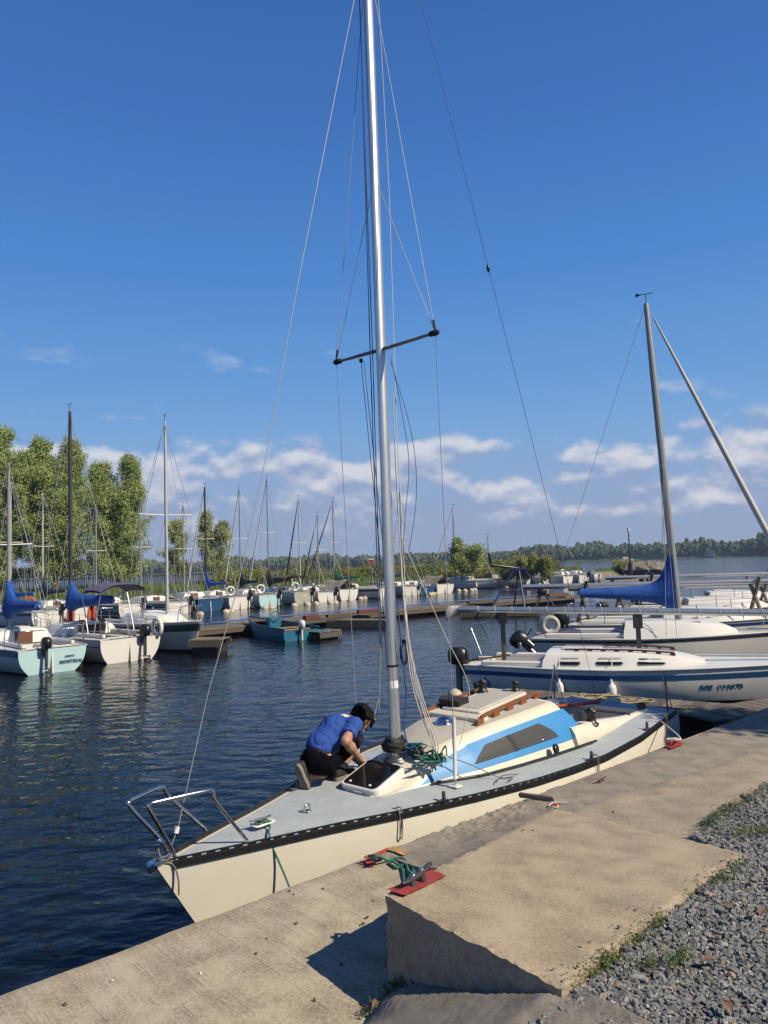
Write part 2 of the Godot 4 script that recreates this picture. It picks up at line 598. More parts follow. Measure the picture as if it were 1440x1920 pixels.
func make_quay():
	q0 = px(0, 1862, QUAY)
	qe = (px(1230, 1402, QUAY) - q0)
	qe.y = 0
	qe = qe.normalized()
	qn = Vector3(-qe.z, 0, qe.x)
	noise.frequency = 1.0
	var joint = st_of(px(730, 1642, QUAY)).x
	var wob = func(s, k): return noise.get_noise_2d(s * 2.3, k) * 0.022 + noise.get_noise_2d(s * 9.0, k + 3.0) * 0.009
	# broomed slab
	var slab_pt = func(i, j):
		var s = lerpf(-3.2, 2.56, i / 120.0)
		var t = j / 60.0 * 4.2
		var y = QUAY + noise.get_noise_2d(s * 1.1, t * 1.1) * 0.004 + noise.get_noise_2d(s * 5.0 + 20.0, t * 5.0) * 0.0015
		if j == 0:
			t += wob.call(s, 1.0) * 0.35 + 0.006
			y -= 0.012
		return qp(s, t, y)
	var slab = grid_array(120, 60, slab_pt)
	var arr = slab.surface_get_arrays(0)
	var uv = PackedVector2Array()
	var tang = PackedFloat32Array()
	for p in arr[Mesh.ARRAY_VERTEX]:
		uv.append(st_of(p) * 0.8)
		tang.append_array([qe.x, 0.0, qe.z, 1.0])
	arr[Mesh.ARRAY_TEX_UV] = uv
	arr[Mesh.ARRAY_TANGENT] = tang
	slab = ArrayMesh.new()
	slab.add_surface_from_arrays(Mesh.PRIMITIVE_TRIANGLES, arr)
	struct("quay_slab", slab, M.slab, "broom-finished tan concrete quay slab")
	var st = T(0)
	# weathered strip: a broken ramp between the water's edge and the block, level further on
	grid_mesh(st, 110, 46, func(a, b): return ramp(a, b))
	grid_mesh(st, 200, 16, func(a, b):
		var s = lerpf(3.94, 16.0, a)
		var t = b * 1.2
		var y = QUAY + 0.003 + noise.get_noise_2d(s * 1.6, t * 2.0 + 30.0) * 0.01 + noise.get_noise_2d(s * 8.0, t * 8.0) * 0.003 - 0.02 * (1.0 - smoothstep(0.0, 0.05, b))
		return qp(s, t + wob.call(s, 9.0) * (1.0 - b) + 0.02, y))
	grid_mesh(st, 20, 4, func(a, b):
		var p = ramp(0.0, a)
		return Vector3(p.x, lerpf(p.y, 0.86, b), p.z))
	struct("quay_edge_strip", st, M.old, "weathered grey concrete strip along the water")
	st = T(-1)
	for k in 2:
		var a = -3.2 if k == 0 else joint
		var b = joint if k == 0 else joint + 14.0
		quad(st, qp(a, 0.035, QUAY - 0.004), qp(b, 0.035, QUAY - 0.004), qp(b, 0.035, -0.6), qp(a, 0.035, -0.6))
	struct("quay_wall", st, M.wall, "vertical concrete face of the quay above the water")
	# raised block with its shaded front
	var A = px(722, 1676, 1.34)
	var B = px(1052, 1850, 1.34)
	var C = px(1398, 1598, 1.14)
	var D = px(1040, 1514, 0.965)
	noise.seed = 31
	st = T(0)
	var top = func(a, b):
		var p = A.lerp(D, b).lerp(B.lerp(C, b), a)
		var e = min(min(a, 1.0 - a), min(b, 1.0 - b))
		var edge = 1.0 - smoothstep(0.0, 0.03, e)
		p.y += noise.get_noise_2d(p.x * 2.0, p.z * 2.0) * 0.005 + noise.get_noise_2d(p.x * 40.0, p.z * 40.0) * 0.0006 - edge * (0.004 + 0.014 * absf(noise.get_noise_2d(p.x * 9.0, p.z * 9.0 + 60.0)))
		p += Vector3(noise.get_noise_2d(p.x * 12.0, p.z * 12.0), 0, noise.get_noise_2d(p.z * 12.0, p.x * 12.0)) * 0.005 * edge
		return p
	grid_mesh(st, 110, 130, top)
	var side = func(ea, eb, n, deep, r):
		grid_mesh(st, n, 22, func(a, b):
			var q = ea.lerp(eb, a)
			var p = top.call(q.x, q.y)
			var low = deep.call(a)
			var y = lerpf(p.y, low, b)
			var lump = noise.get_noise_3d(p.x * 9.0, y * 9.0, p.z * 9.0) * r + noise.get_noise_3d(p.x * 24.0, y * 24.0, p.z * 24.0) * r * 0.4
			lump *= smoothstep(0.0, 0.12, b)
			var o = (p - (A + B + C + D) / 4.0)
			o.y = 0
			return Vector3(p.x, y, p.z) + o.normalized() * lump)
	side.call(Vector2(0, 0), Vector2(1, 0), 60, func(a): return 0.85, 0.012)
	side.call(Vector2(0, 1), Vector2(0, 0), 80, func(a): return 0.85, 0.03)
	side.call(Vector2(1, 0), Vector2(1, 1), 80, func(a): return 1.0, 0.01)
	side.call(Vector2(1, 1), Vector2(0, 1), 60, func(a): return 0.85, 0.012)
	struct("quay_block", st, M.block, "raised tan concrete block with a shaded front face")
	# plateau beyond the block
	var sd = st_of(D)
	var sc = st_of(C)
	st = T(0)
	grid_mesh(st, 120, 50, func(a, b):
		var s = lerpf(0, 9.0, a)
		var t0 = lerpf(sd.y + 0.0, 0.75, smoothstep(0.0, 3.0, s))
		var t = lerpf(t0, 5.2, b)
		var skew = lerpf(sd.x, sc.x, clampf((t - sd.y) / (sc.y - sd.y), 0, 2.0))
		var y = 0.925 + 0.09 * smoothstep(0.0, 1.6, t - t0)
		y += noise.get_noise_2d(s * 1.3 + 9.0, t * 1.3) * 0.008 + noise.get_noise_2d(s * 30.0, t * 30.0) * 0.0015
		if b == 0.0 or a == 0.0: y -= 0.05
		var ss = skew + 0.03 + s + (noise.get_noise_2d(t * 3.0, 5.0) * 0.03 if a == 0.0 else 0.0)
		return qp(ss, t + (noise.get_noise_2d(ss * 3.0, 8.0) * 0.05 if b == 0.0 else 0.0), y))
	struct("quay_apron", st, M.plateau, "rough tan concrete apron beyond the raised block")
	# asphalt hump in front of the block
	st = T(0)
	var pl = px(690, 1915, 0.9)
	var pr = px(1040, 1872, 1.22)
	grid_mesh(st, 90, 70, func(a, b):
		var p = A + (B - A) * lerpf(-0.12, 1.35, a) + Vector3(-0.7, 0, 0.72) * lerpf(-0.1, 1.6, b)
		var al = lerpf(-0.12, 1.35, a)
		var y = 0.83 + 0.1 * smoothstep(-0.1, 0.26, al + 0.12 * noise.get_noise_2d(b * 5.0, 3.0)) + 0.38 * clampf(al * 1.05, 0.0, 1.0)
		y += noise.get_noise_2d(p.x * 4.0, p.z * 4.0) * 0.006 + noise.get_noise_2d(p.x * 40.0, p.z * 40.0) * 0.004
		y -= 0.05 * (1.0 - smoothstep(0.03, 0.1, b)) * smoothstep(0.2, 0.5, a) * (1.0 - smoothstep(0.5, 0.9, a))
		return Vector3(p.x, y, p.z))
	struct("asphalt_mound", st, M.asphalt, "weathered grey asphalt mound at the foot of the block")
	# gravel bed and its stones
	st = T(0)
	grid_mesh(st, 70, 70, func(a, b):
		var p = B + qe * lerpf(-0.4, 16.0, a) + qn * lerpf(-0.12 - 0.62 * smoothstep(0.155, 0.165, a), 9.0, b)
		var q = st_of(p)
		var bs = st_of(B)
		var yy = 1.3 - 0.11 * clampf((q.x - bs.x) / 1.7, 0.0, 1.5) - 0.07 * smoothstep(3.4, 3.75, q.x) + noise.get_noise_2d(p.x * 1.5, p.z * 1.5) * 0.015
		if b == 0.0 or a == 0.0: yy = 0.93
		return Vector3(p.x, yy, p.z))
	struct("gravel_bed", st, M.under, "dark earth beneath the gravel")
	gravel(B, C)

func chip_mesh(sd) -> ArrayMesh:
	var r = RandomNumberGenerator.new()
	r.seed = sd
	var n = 6
	var st = T(-1)
	var lo = []
	var hi = []
	for k in n:
		var t = TAU * k / n + r.randf_range(-0.3, 0.3)
		var q = r.randf_range(0.65, 1.1)
		lo.append(Vector3(cos(t) * q, r.randf_range(-0.3, -0.1), sin(t) * q * 0.72))
		hi.append(Vector3(cos(t) * q * 0.8, r.randf_range(0.1, 0.36), sin(t) * q * 0.58))
	loft(st, [lo, hi], true, true, -1)
	st.generate_normals()
	return st.commit()
func gravel(B, C):
	var holder = Node3D.new()
	holder.name = "gravel"
	add_child(holder)
	tag(holder, "loose dark slate gravel beside the concrete", "gravel", "", "stuff")
	var bs = st_of(B)
	var cs = st_of(C)
	rng.seed = 404
	for variant in 4:
		var mm = MultiMesh.new()
		mm.transform_format = MultiMesh.TRANSFORM_3D
		mm.use_colors = true
		mm.mesh = chip_mesh(900 + variant)
		var xf = []
		var cl = []
		for i in 26000:
			var s = bs.x - 0.5 + pow(rng.randf(), 1.3) * 6.0
			var t = rng.randf_range(-0.85, 2.2)
			# the concrete's border
			var k = (s - bs.x) / (cs.x - bs.x)
			var border = lerpf(bs.y, cs.y, clampf(k, 0, 1)) + 0.015
			if k > 1.0: border = cs.y - 0.5 * smoothstep(1.0, 1.1, k) + 0.09 * noise.get_noise_2d(s * 4.0, 2.0)
			if k < 0.0: border = bs.y + 0.02 - 0.9 * k * 0.0
			var tt = t + bs.y
			var stray = tt < border
			if stray and (k < 0.02 or k > 0.98 or rng.randf() > 0.06 * exp((tt - border) / 0.05)): continue
			if k < 0.0 and rng.randf() < smoothstep(0.0, 0.5, -k) * (1.0 - smoothstep(0.1, 0.5, tt - bs.y)): continue
			var yy = 1.3 - 0.11 * clampf((s - bs.x) / 1.7, 0.0, 1.5) - 0.07 * smoothstep(3.4, 3.75, s)
			var p = qp(s, tt, 0.0)
			yy += noise.get_noise_2d(p.x * 1.5, p.z * 1.5) * 0.015 + rng.randf_range(-0.004, 0.012)
			p.y = yy if not stray else lerpf(1.34, 1.14, k) + 0.006
			var size = (0.6 if stray else 1.0) * rng.randf_range(0.008, 0.019) * (1.6 if rng.randf() < 0.08 else 1.0)
			var b = Basis(Vector3(rng.randfn(), rng.randfn(), rng.randfn()).normalized(), rng.randf_range(0, 0.75)) * Basis(Vector3.UP, rng.randf() * TAU)
			xf.append(Transform3D(b * Basis.from_scale(Vector3(size * rng.randf_range(0.8, 1.5), size, size)), p))
			var g = rng.randf_range(0.12, 0.3)
			if rng.randf() < 0.05: g = rng.randf_range(0.3, 0.45)
			var c = Color(g * 0.98, g * 1.0, g * 1.02)
			if rng.randf() < 0.02: c = Color(g * 1.7, g * 1.25, g * 0.9)
			cl.append(c)
		mm.instance_count = xf.size()
		for i in xf.size():
			mm.set_instance_transform(i, xf[i])
			mm.set_instance_color(i, cl[i])
		var o = MultiMeshInstance3D.new()
		o.name = "chips"
		o.multimesh = mm
		o.material_override = M.gravel
		holder.add_child(o, true)

# ---------------------------------------------------------------- plants and shores
var sprays = []
func spray_mesh(sd, n, leaf, reach) -> ArrayMesh:
	var r = RandomNumberGenerator.new()
	r.seed = sd
	var st = T(-1)
	for i in n:
		var c = Vector3(r.randfn(), r.randfn(), r.randfn()).limit_length(1.6) * reach * 0.6
		var a = Vector3(r.randfn(), r.randfn() * 0.6, r.randfn()).normalized() * leaf
		var b = a.cross(Vector3(r.randfn(), r.randfn(), r.randfn())).normalized() * leaf * 0.36
		quad(st, c - a * 0.5, c + b - a * 0.05, c + a * 0.6, c - b - a * 0.05)
	st.generate_normals()
	return st.commit()
func leaves(parent, xf, cl, mesh, called = "crown"):
	var mm = MultiMesh.new()
	mm.transform_format = MultiMesh.TRANSFORM_3D
	mm.use_colors = true
	mm.mesh = mesh
	mm.instance_count = xf.size()
	for i in xf.size():
		mm.set_instance_transform(i, xf[i])
		mm.set_instance_color(i, cl[i])
	var o = MultiMeshInstance3D.new()
	o.name = called
	o.multimesh = mm
	o.material_override = M.leaf
	parent.add_child(o, true)
	return o
func tree(label, at: Vector3, h, radius, peaks, clumps, sd, tint: Color, low = 0.14, lean = 0.0, group = "trees on the far bank", size = 1.0, per = 62, called = "tree"):
	var r = RandomNumberGenerator.new()
	r.seed = sd
	var root = thing(called, label, "tree", at, 0.0, group)
	var trunk = T(0)
	var tip = Vector3(lean * h * 0.5, h * 0.9, 0)
	tube(trunk, [Vector3(0, -0.4, 0), Vector3(lean * h * 0.1, h * 0.3, 0.05 * radius), Vector3(lean * h * 0.25, h * 0.6, 0), tip], [h * 0.019, h * 0.014, h * 0.008, h * 0.002], 7)
	var limbs = T(0)
	var xf = []
	var cl = []
	for i in clumps:
		# an up-swept bough with leaves along its outer part
		var pk = peaks[i % peaks.size()]          # [x offset, z offset, top share, spread]
		var f = pow(r.randf(), 0.8)
		var y = h * lerpf(low, pk[2] * 0.96, f)
		var prof = (0.22 + 0.78 * pow(sin(PI * clampf(0.3 + f * 0.68, 0, 1)), 0.8)) * (1.0 - 0.45 * f)
		var ang = r.randf() * TAU
		var reach = radius * pk[3] * prof * r.randf_range(0.4, 1.25)
		var a0 = Vector3(pk[0] * radius * smoothstep(0.1, 0.7, f) + lean * y * 0.5, y, pk[1] * radius * smoothstep(0.1, 0.7, f))
		var rise = reach * r.randf_range(0.35, 0.95) * (0.5 + f) 
		var a1 = a0 + Vector3(cos(ang) * reach + lean * reach, rise, sin(ang) * reach)
		var am = a0.lerp(a1, 0.5) - Vector3(0, rise * 0.16, 0)
		if i % 2 == 0: tube(limbs, [a0 - Vector3(0, h * 0.03, 0), am, a1], [h * 0.0055, h * 0.003, h * 0.0008], 4, false)
		for k in per:
			var t = r.randf_range(0.2, 1.08)
			var c = a0.lerp(am, t * 2.0) if t < 0.5 else am.lerp(a1, t * 2.0 - 1.0)
			var d = Vector3(r.randfn(), r.randfn() * 1.1, r.randfn()).limit_length(2.6) * radius * 0.085 * (1.25 - 0.5 * t)
			var b = Basis(Vector3(r.randfn(), r.randfn(), r.randfn()).normalized(), r.randf() * TAU)
			xf.append(Transform3D(b * Basis.from_scale(Vector3.ONE * r.randf_range(0.6, 1.15) * size), c + d))
			var q = r.randf_range(0.75, 1.3)
			cl.append(Color(tint.r * q * r.randf_range(0.85, 1.2), tint.g * q, tint.b * q * r.randf_range(0.8, 1.3)))
	obj("trunk", trunk, M.bark, root)
	if clumps > 30: obj("limbs", limbs, M.bark, root)
	leaves(root, xf, cl, sprays[sd % sprays.size()]).set_meta("kind", "stuff")
	return root

var bank_line = []
func bank_point(f, inland) -> Vector3:
	var k = f * (bank_line.size() - 1)
	var i = mini(int(k), bank_line.size() - 2)
	var p = bank_line[i].lerp(bank_line[i + 1], k - i)
	var d = Vector3(p.x, 0, p.z).normalized()
	p += d * inland
	p.y = bank_height(inland) + noise.get_noise_2d(p.x * 0.35, p.z * 0.35) * 0.12 * smoothstep(0.5, 2.0, inland)
	return p
func bank_height(t):
	return -0.25 + 1.05 * smoothstep(0.0, 1.6, t) + 0.35 * smoothstep(1.6, 9.0, t) - 1.4 * smoothstep(15.0, 19.0, t)
func make_shores():
	for q in [[-420, 1166], [-200, 1150], [0, 1139], [250, 1129], [450, 1117], [650, 1106], [850, 1096], [1000, 1090.5], [1090, 1087]]:
		bank_line.append(px(q[0], q[1], 0.0))
	noise.seed = 77
	var st = T(0)
	grid_mesh(st, 160, 18, func(a, b): return bank_point(a, b * 20.0))
	struct("grass_bank", st, M.grassland, "grassy bank behind the back row of boats")
	# tufts
	rng.seed = 12
	for k in 3: sprays.append(spray_mesh(60 + k, 12, 0.18, 0.42))
	var blade = T(-1)
	for i in 7:
		var c = Vector3(rng.randfn() * 0.14, 0, rng.randfn() * 0.14)
		var tip = c + Vector3(rng.randfn() * 0.12, rng.randf_range(0.3, 0.6), rng.randfn() * 0.12)
		var w = Vector3(rng.randfn(), 0, rng.randfn()).normalized() * 0.022
		tri(blade, c - w, c + w, tip)
	blade.generate_normals()
	var bm = blade.commit()
	var xf = []
	var cl = []
	for i in 9000:
		var f = rng.randf()
		var t = 0.9 + pow(rng.randf(), 1.4) * 11.0
		var p = bank_point(f, t)
		xf.append(Transform3D(Basis(Vector3.UP, rng.randf() * TAU) * Basis.from_scale(Vector3.ONE * rng.randf_range(0.7, 1.7)), p - Vector3(0, 0.03, 0)))
		var q = rng.randf_range(0.7, 1.3)
		cl.append(Color(0.17 * q, 0.25 * q, 0.05 * q))
	var g = leaves(self, xf, cl, bm, "grass")
	tag(g, "long green grass growing on the far bank", "grass", "", "stuff")
	# trees of the bank: by the column of their foot in the photograph
	var green = Color(0.37, 0.47, 0.15)
	var pale = Color(0.42, 0.48, 0.19)
	var spots = [
		[-150, 20, 800, 3.8, [[0, 0, 1.0, 1.0], [0.5, 0.2, 0.9, 0.7]], 80, "tall leafy tree cut by the photo's left edge, behind the others"],
		[2, 6, 806, 4.3, [[0, 0, 1.0, 0.9], [0.6, 0.1, 0.86, 0.7]], 190, "tall dark green tree at the left edge, behind the boat with a pale blue transom"],
		[104, 4.5, 822, 4.3, [[-0.35, 0, 0.99, 0.7], [0.35, 0, 1.0, 0.7], [0.0, 0.3, 0.8, 1.0]], 230, "broad tall tree behind the black mast"],
		[222, 5, 862, 4.4, [[-0.45, 0, 0.98, 0.65], [0.35, 0, 1.0, 0.7], [0, 0.2, 0.75, 1.05]], 200, "twin-topped tree between the black mast and the silver mast"],
		[334, 7, 978, 2.2, [[0, 0, 1.0, 0.9]], 48, "slender young pale green tree beside the silver mast"],
		[398, 6, 962, 2.6, [[-0.3, 0, 1.0, 0.8], [0.5, 0, 0.85, 0.8]], 70, "young spreading pale green tree behind the white furled sail"]]
	for i in spots.size():
		var s = spots[i]
		var f = clampf(remap(s[0], -420, 1090, 0, 1), 0, 1)
		var foot = px(s[0], 1128, 0.7)
		var dirv = Vector3(foot.x, 0, foot.z).normalized()
		var line = px(s[0], lerpf(1139, 1117, clampf(s[0] / 450.0, 0, 1)), 0.0)
		var p = Vector3(line.x, 0, line.z) + dirv * s[1]
		p.y = 0.95
		var h = height_at(p.x, p.z, s[2]) - p.y
		tree(s[6], p, h, s[3], s[4], s[5], 500 + i, green if i < 4 else pale, 0.1 if i < 4 else 0.2, 0.0, "trees on the far bank", 0.85 if i < 4 else 0.75, 66 if i < 4 else 44)
	# wind-bent tree and the round willow bush to the right of the tall mast
	var p1 = px(866, 1092, 0.8)
	p1 = p1 * Vector3(1.05, 0, 1.05) + Vector3(0, 0.9, 0)
	tree("small tree bent by the wind, alone on the bank", p1, height_at(p1.x, p1.z, 1014) - 0.9, 2.2, [[-0.3, 0, 1.0, 0.6], [0.5, 0, 0.75, 0.9]], 36, 601, pale, 0.1, 0.18, "", 0.9, 42, "bent_tree")
	var bush_label = "low yellow-green bush in the thicket along the bank"
	for q in [[985, 1053, 2.0, "round yellow-green bush left of the blue tripod crane"], [1018, 1056, 1.8, "round olive bush directly behind the blue tripod crane"], [845, 1073, 1.2, "low yellow-green bush left of the wind-bent tree"], [950, 1068, 1.2, "low yellow-green bush left of the round bush by the tripod"], [912, 1076, 1.2, "low yellow-green bush right of the wind-bent tree"], [1170, 1060, 1.5, "small green bush on the pier's grass"], [1200, 1058, 1.1, "upright little bush beside the harbour beacon"]]:
		var b1 = px(q[0], 1090 if q[0] < 1100 else 1079, 0.8)
		b1 = b1 * Vector3(1.07, 0, 1.07) + Vector3(0, 0.8, 0)
		tree(q[3] if q[3] else bush_label, b1, maxf(height_at(b1.x, b1.z, q[1]) - 0.8, 0.8), q[2], [[0, 0, 1.0, 1.0]], 26, 620 + int(q[0]), Color(0.36, 0.38, 0.12), 0.12, 0.0, "bushes on the bank", 0.8, 40, "bush")
	xf = []
	cl = []
	for i in 60:
		var p = bank_point(rng.randf_range(0.48, 0.92), rng.randf_range(3.5, 12.0))
		var rr = rng.randf_range(1.0, 2.2)
		for k in 300:
			var d = Vector3(rng.randfn(), absf(rng.randfn()) * 0.8, rng.randfn()).limit_length(2.0) * rr * 0.6
			xf.append(Transform3D(Basis(Vector3(rng.randfn(), rng.randfn(), rng.randfn()).normalized(), rng.randf() * TAU) * Basis.from_scale(Vector3.ONE * rng.randf_range(0.6, 1.1)), p + d))
			var q = rng.randf_range(0.75, 1.3)
			cl.append(Color(0.26 * q * rng.randf_range(0.8, 1.15), 0.27 * q, 0.08 * q))
	var th = leaves(self, xf, cl, sprays[1], "undergrowth")
	tag(th, "yellow-green thicket along the bank behind the moored boats", "thicket", "", "stuff")
	# a tree outside the frame to the right: its shade falls on the stern and the quay
	tree("broad leafy tree on the gravel outside the frame, shading the quay's end", Vector3(10.5, 1.0, -6.4), 7.6, 1.9, [[0, 0, 1.0, 1.0], [0.5, 0.3, 0.9, 0.8]], 60, 811, green, 0.42, 0.0, "", 0.8, 50, "shade_tree")
	# picket fence under the trees
	var fn = thing("picket_fence", "long thin dark picket fence under the bank trees", "fence")
	var pk = T(-1)
	var rl = T(0)
	var last = null
	for i in 150:
		var p = bank_point(lerpf(0.22, 0.53, i / 149.0), 11.0)
		box(pk, p + Vector3(0, 0.75, 0), Vector3(0.06, 1.5, 0.06))
		if last: tube(rl, [last + Vector3(0, 1.3, 0), p + Vector3(0, 1.3, 0)], 0.03, 4, false)
		last = p
	var pko = obj("pickets", pk, M.mast_dark, fn)
	pko.set_meta("kind", "stuff")
	obj("rail", rl, M.mast_dark, fn)
	make_pier()
	make_far_shore()
func make_pier():
	var a = px(1112, 1087.5, 0)
	var b = px(1232, 1080, 0)
	var c = px(1256, 1075, 0)
	var d = Vector3(a.x, 0, a.z).normalized() * 16.0
	var st = T(-1)
	var tops = [a, b, c, c + d, a + d]
	for i in 5:
		var p = tops[i]
		var q = tops[(i + 1) % 5]
		quad(st, p + Vector3(0, 1.0, 0), q + Vector3(0, 1.0, 0), q + Vector3(0, -0.6, 0), p + Vector3(0, -0.6, 0))
	for i in [1, 2, 3]: tri(st, tops[0] + Vector3(0, 1, 0), tops[i] + Vector3(0, 1, 0), tops[i + 1] + Vector3(0, 1, 0))
	struct("pier", st, M.wall, "concrete pier with a grassed top at the harbour mouth")
	st = T(0)
	grid_mesh(st, 16, 10, func(u, v):
		var p = a.lerp(b, lerpf(0.02, 0.95, u)) + d * lerpf(0.09, 0.95, v)
		var e = min(min(u, 1.0 - u), min(v, 1.0 - v))
		p.y = 0.95 + 0.35 * smoothstep(0.0, 0.12, e) + noise.get_noise_2d(p.x, p.z) * 0.06
		return p)
	struct("pier_grass", st, M.grassland, "mown green grass on top of the pier")
	rng.seed = 5
	for i in 16:
		var u = px(lerpf(1176, 1256, i / 15.0) + rng.randf_range(-3, 3), 1076, 1.0) + d * rng.randf_range(0.2, 0.7)
		var s = rng.randf_range(0.8, 1.5)
		var rk = T(-1)
		var rings = []
		for k in 5:
			var t = k / 4.0
			var rr = s * sin(PI * lerpf(0.14, 0.9, t)) * 0.9
			var rg = []
			for m in 7:
				var an = TAU * m / 7
				var qq = rr * rng.randf_range(0.75, 1.15)
				rg.append(Vector3(cos(an) * qq * 1.3, s * lerpf(-0.4, 0.8, t) + rng.randf_range(-0.08, 0.08), sin(an) * qq))
			rings.append(rg)
		loft(rk, rings, true, true, -1)
		var o = obj("boulder", rk, M.rock)
		o.position = Vector3(u.x, 1.15, u.z)
		tag(o, "grey boulder in the riprap heap at the pier's end", "boulder", "riprap boulders")
	var bp = px(1190, 1078, 1.0) + d * 0.5
	bp.y = 1.0
	var bc = thing("beacon_pole", "thin dark beacon pole with a small lantern on the pier", "pole", bp)
	var h = height_at(bp.x, bp.z, 996) - 1.0
	obj("pole", line_tube([Vector3(0, 0, 0), Vector3(0, h * 0.3, 0), Vector3(0, h, 0)], [0.2, 0.1, 0.06]), M.mast_dark, bc)
	obj("plinth", line_tube([Vector3(0, -0.3, 0), Vector3(0, 1.2, 0)], 0.28, 8), M.mast_dark, bc)
	obj("lantern", line_tube([Vector3(0, h, 0), Vector3(0, h + 0.4, 0)], 0.16, 8), M.white, bc)
func make_far_shore():
	var line = func(f):
		var az = lerpf(-62.0, 50.0, f)
		var D = 790.0 - 140.0 * f + noise.get_noise_2d(f * 14.0, 3.0) * 25.0
		return Vector3(sin(deg_to_rad(az)), 0, -cos(deg_to_rad(az))) * D / cos(deg_to_rad(az) * 0.35)
	noise.seed = 3
	var st = T(0)
	grid_mesh(st, 100, 4, func(a, b):
		var p = line.call(a)
		var k = [0.0, 8.0, 60.0, 200.0, 260.0][int(b * 4.0 + 0.5)]
		p += p.normalized() * k
		p.y = [-0.6, 1.2, 3.0, 5.0, -2.0][int(b * 4.0 + 0.5)]
		return p)
	struct("far_shore", st, M.shoreland, "low land of the far lake shore")
	rng.seed = 8
	var kinds = []
	for v in 3:
		var t = T(-1)
		for lobe in 9:
			var c = Vector3(rng.randfn() * 0.2, rng.randf_range(0.28, 0.86), rng.randfn() * 0.2)
			var rr = rng.randf_range(0.12, 0.2)
			var rings = []
			for k in 6:
				var ph = PI * (k + 0.35) / 5.7 - 0.05
				var rg = []
				for m in 9:
					var an = TAU * m / 9
					var q = rr * rng.randf_range(0.75, 1.25)
					rg.append(c + Vector3(cos(an) * sin(ph) * q, -cos(ph) * q, sin(an) * sin(ph) * q))
				rings.append(rg)
			loft(t, rings, true, true, -1)
		tube(t, [Vector3(0, -0.05, 0), Vector3(0, 0.5, 0)], 0.02, 5)
		t.generate_normals()
		kinds.append(t.commit())
	var holder = Node3D.new()
	holder.name = "forest"
	add_child(holder)
	tag(holder, "continuous dark green wood along the far lake shore", "forest", "", "stuff")
	for v in 3:
		var mm = MultiMesh.new()
		mm.transform_format = MultiMesh.TRANSFORM_3D
		mm.use_colors = true
		mm.mesh = kinds[v]
		mm.instance_count = 1700
		for i in 1700:
			var f = rng.randf()
			var p = line.call(f)
			var back = rng.randf()
			p += p.normalized() * (7.0 + 70.0 * pow(back, 1.3))
			p.y = 1.0 + 2.0 * back
			var h = (11.0 + 5.5 * f) * rng.randf_range(0.5, 1.15) * (0.9 + 0.3 * noise.get_noise_2d(f * 30.0, 7.0))
			mm.set_instance_transform(i, Transform3D(Basis(Vector3.UP, rng.randf() * TAU) * Basis.from_scale(Vector3(h * 0.85, h, h * 0.85)), p))
			var q = rng.randf_range(0.75, 1.25)
			mm.set_instance_color(i, Color(0.07 * q * rng.randf_range(0.8, 1.3), 0.11 * q, 0.04 * q))
		var o = MultiMeshInstance3D.new()
		o.name = "trees"
		o.multimesh = mm
		o.material_override = M.far_leaf
		holder.add_child(o, true)
	# cottages among the trees
	var cots = [[492, 1, "white cottage on the far shore, leftmost of the cottages"], [745, 0, "red cottage on the far shore behind the tall mast"], [836, 1, "pale cottage on the far shore left of the bent tree"], [1326, 1, "white cottage with trees round it on the far shore, rightmost"]]
	for c in cots:
		var dv = cam_basis * Vector3((c[0] - 720.0) / FOCAL, 0, -1)
		var az = rad_to_deg(atan2(dv.x, -dv.z))
		var p = line.call(inverse_lerp(-62.0, 50.0, az))
		p += p.normalized() * 4.0
		var h = thing("cottage", c[2], "cottage", Vector3(p.x, 0.9, p.z), atan2(-p.x, -p.z), "cottages on the far shore")
		var w = T(-1)
		box(w, Vector3(0, 1.5, 0), Vector3(8, 3, 6))
		obj("wall", w, M.white2 if c[1] else M.rust, h)
		var rf = T(-1)
		loft(rf, [[Vector3(-4.3, 3.0, -3.4), Vector3(-4.3, 3.0, 3.4), Vector3(-4.3, 5.2, 0)], [Vector3(4.3, 3.0, -3.4), Vector3(4.3, 3.0, 3.4), Vector3(4.3, 5.2, 0)]], true, true, -1)
		obj("roof", rf, M.mast_dark, h)
		for x in [-2.2, 0.0, 2.2]:
			var wn = T(-1)
			box(wn, Vector3(x, 1.7, 3.02), Vector3(1.1, 1.2, 0.08))
			obj("window", wn, M.glass, h)

# ---------------------------------------------------------------- boats
# A boat's own axes: x aft from the stem head, y up from the water, z to port.
const PLAN := [[0.0, 0.015], [0.04, 0.1], [0.094, 0.21], [0.177, 0.37], [0.255, 0.54], [0.364, 0.75], [0.46, 0.895], [0.54, 0.965], [0.62, 1.0], [0.757, 0.96], [1.0, 0.76]]
func table(tb, x):
	for i in tb.size() - 1:
		if x <= tb[i + 1][0] or i == tb.size() - 2:
			return lerpf(tb[i][1], tb[i + 1][1], clampf((x - tb[i][0]) / (tb[i + 1][0] - tb[i][0]), 0, 1))
func half_beam(c, t):
	var w = table(PLAN, t)
	if c.has("tw"): w *= lerpf(1.0, c.tw / 0.76, smoothstep(0.6, 1.0, t))
	if c.has("full"): w = lerpf(w, pow(clampf(t * 1.9, 0, 1), 0.6), c.full * (1.0 - smoothstep(0.3, 0.6, t)))
	return w * c.B / 2.0
func sheer(c, t):
	return c.fb + c.get("rise", 0.12) * pow(1.0 - t, 2.0) + c.get("spring", 0.0) * t * t
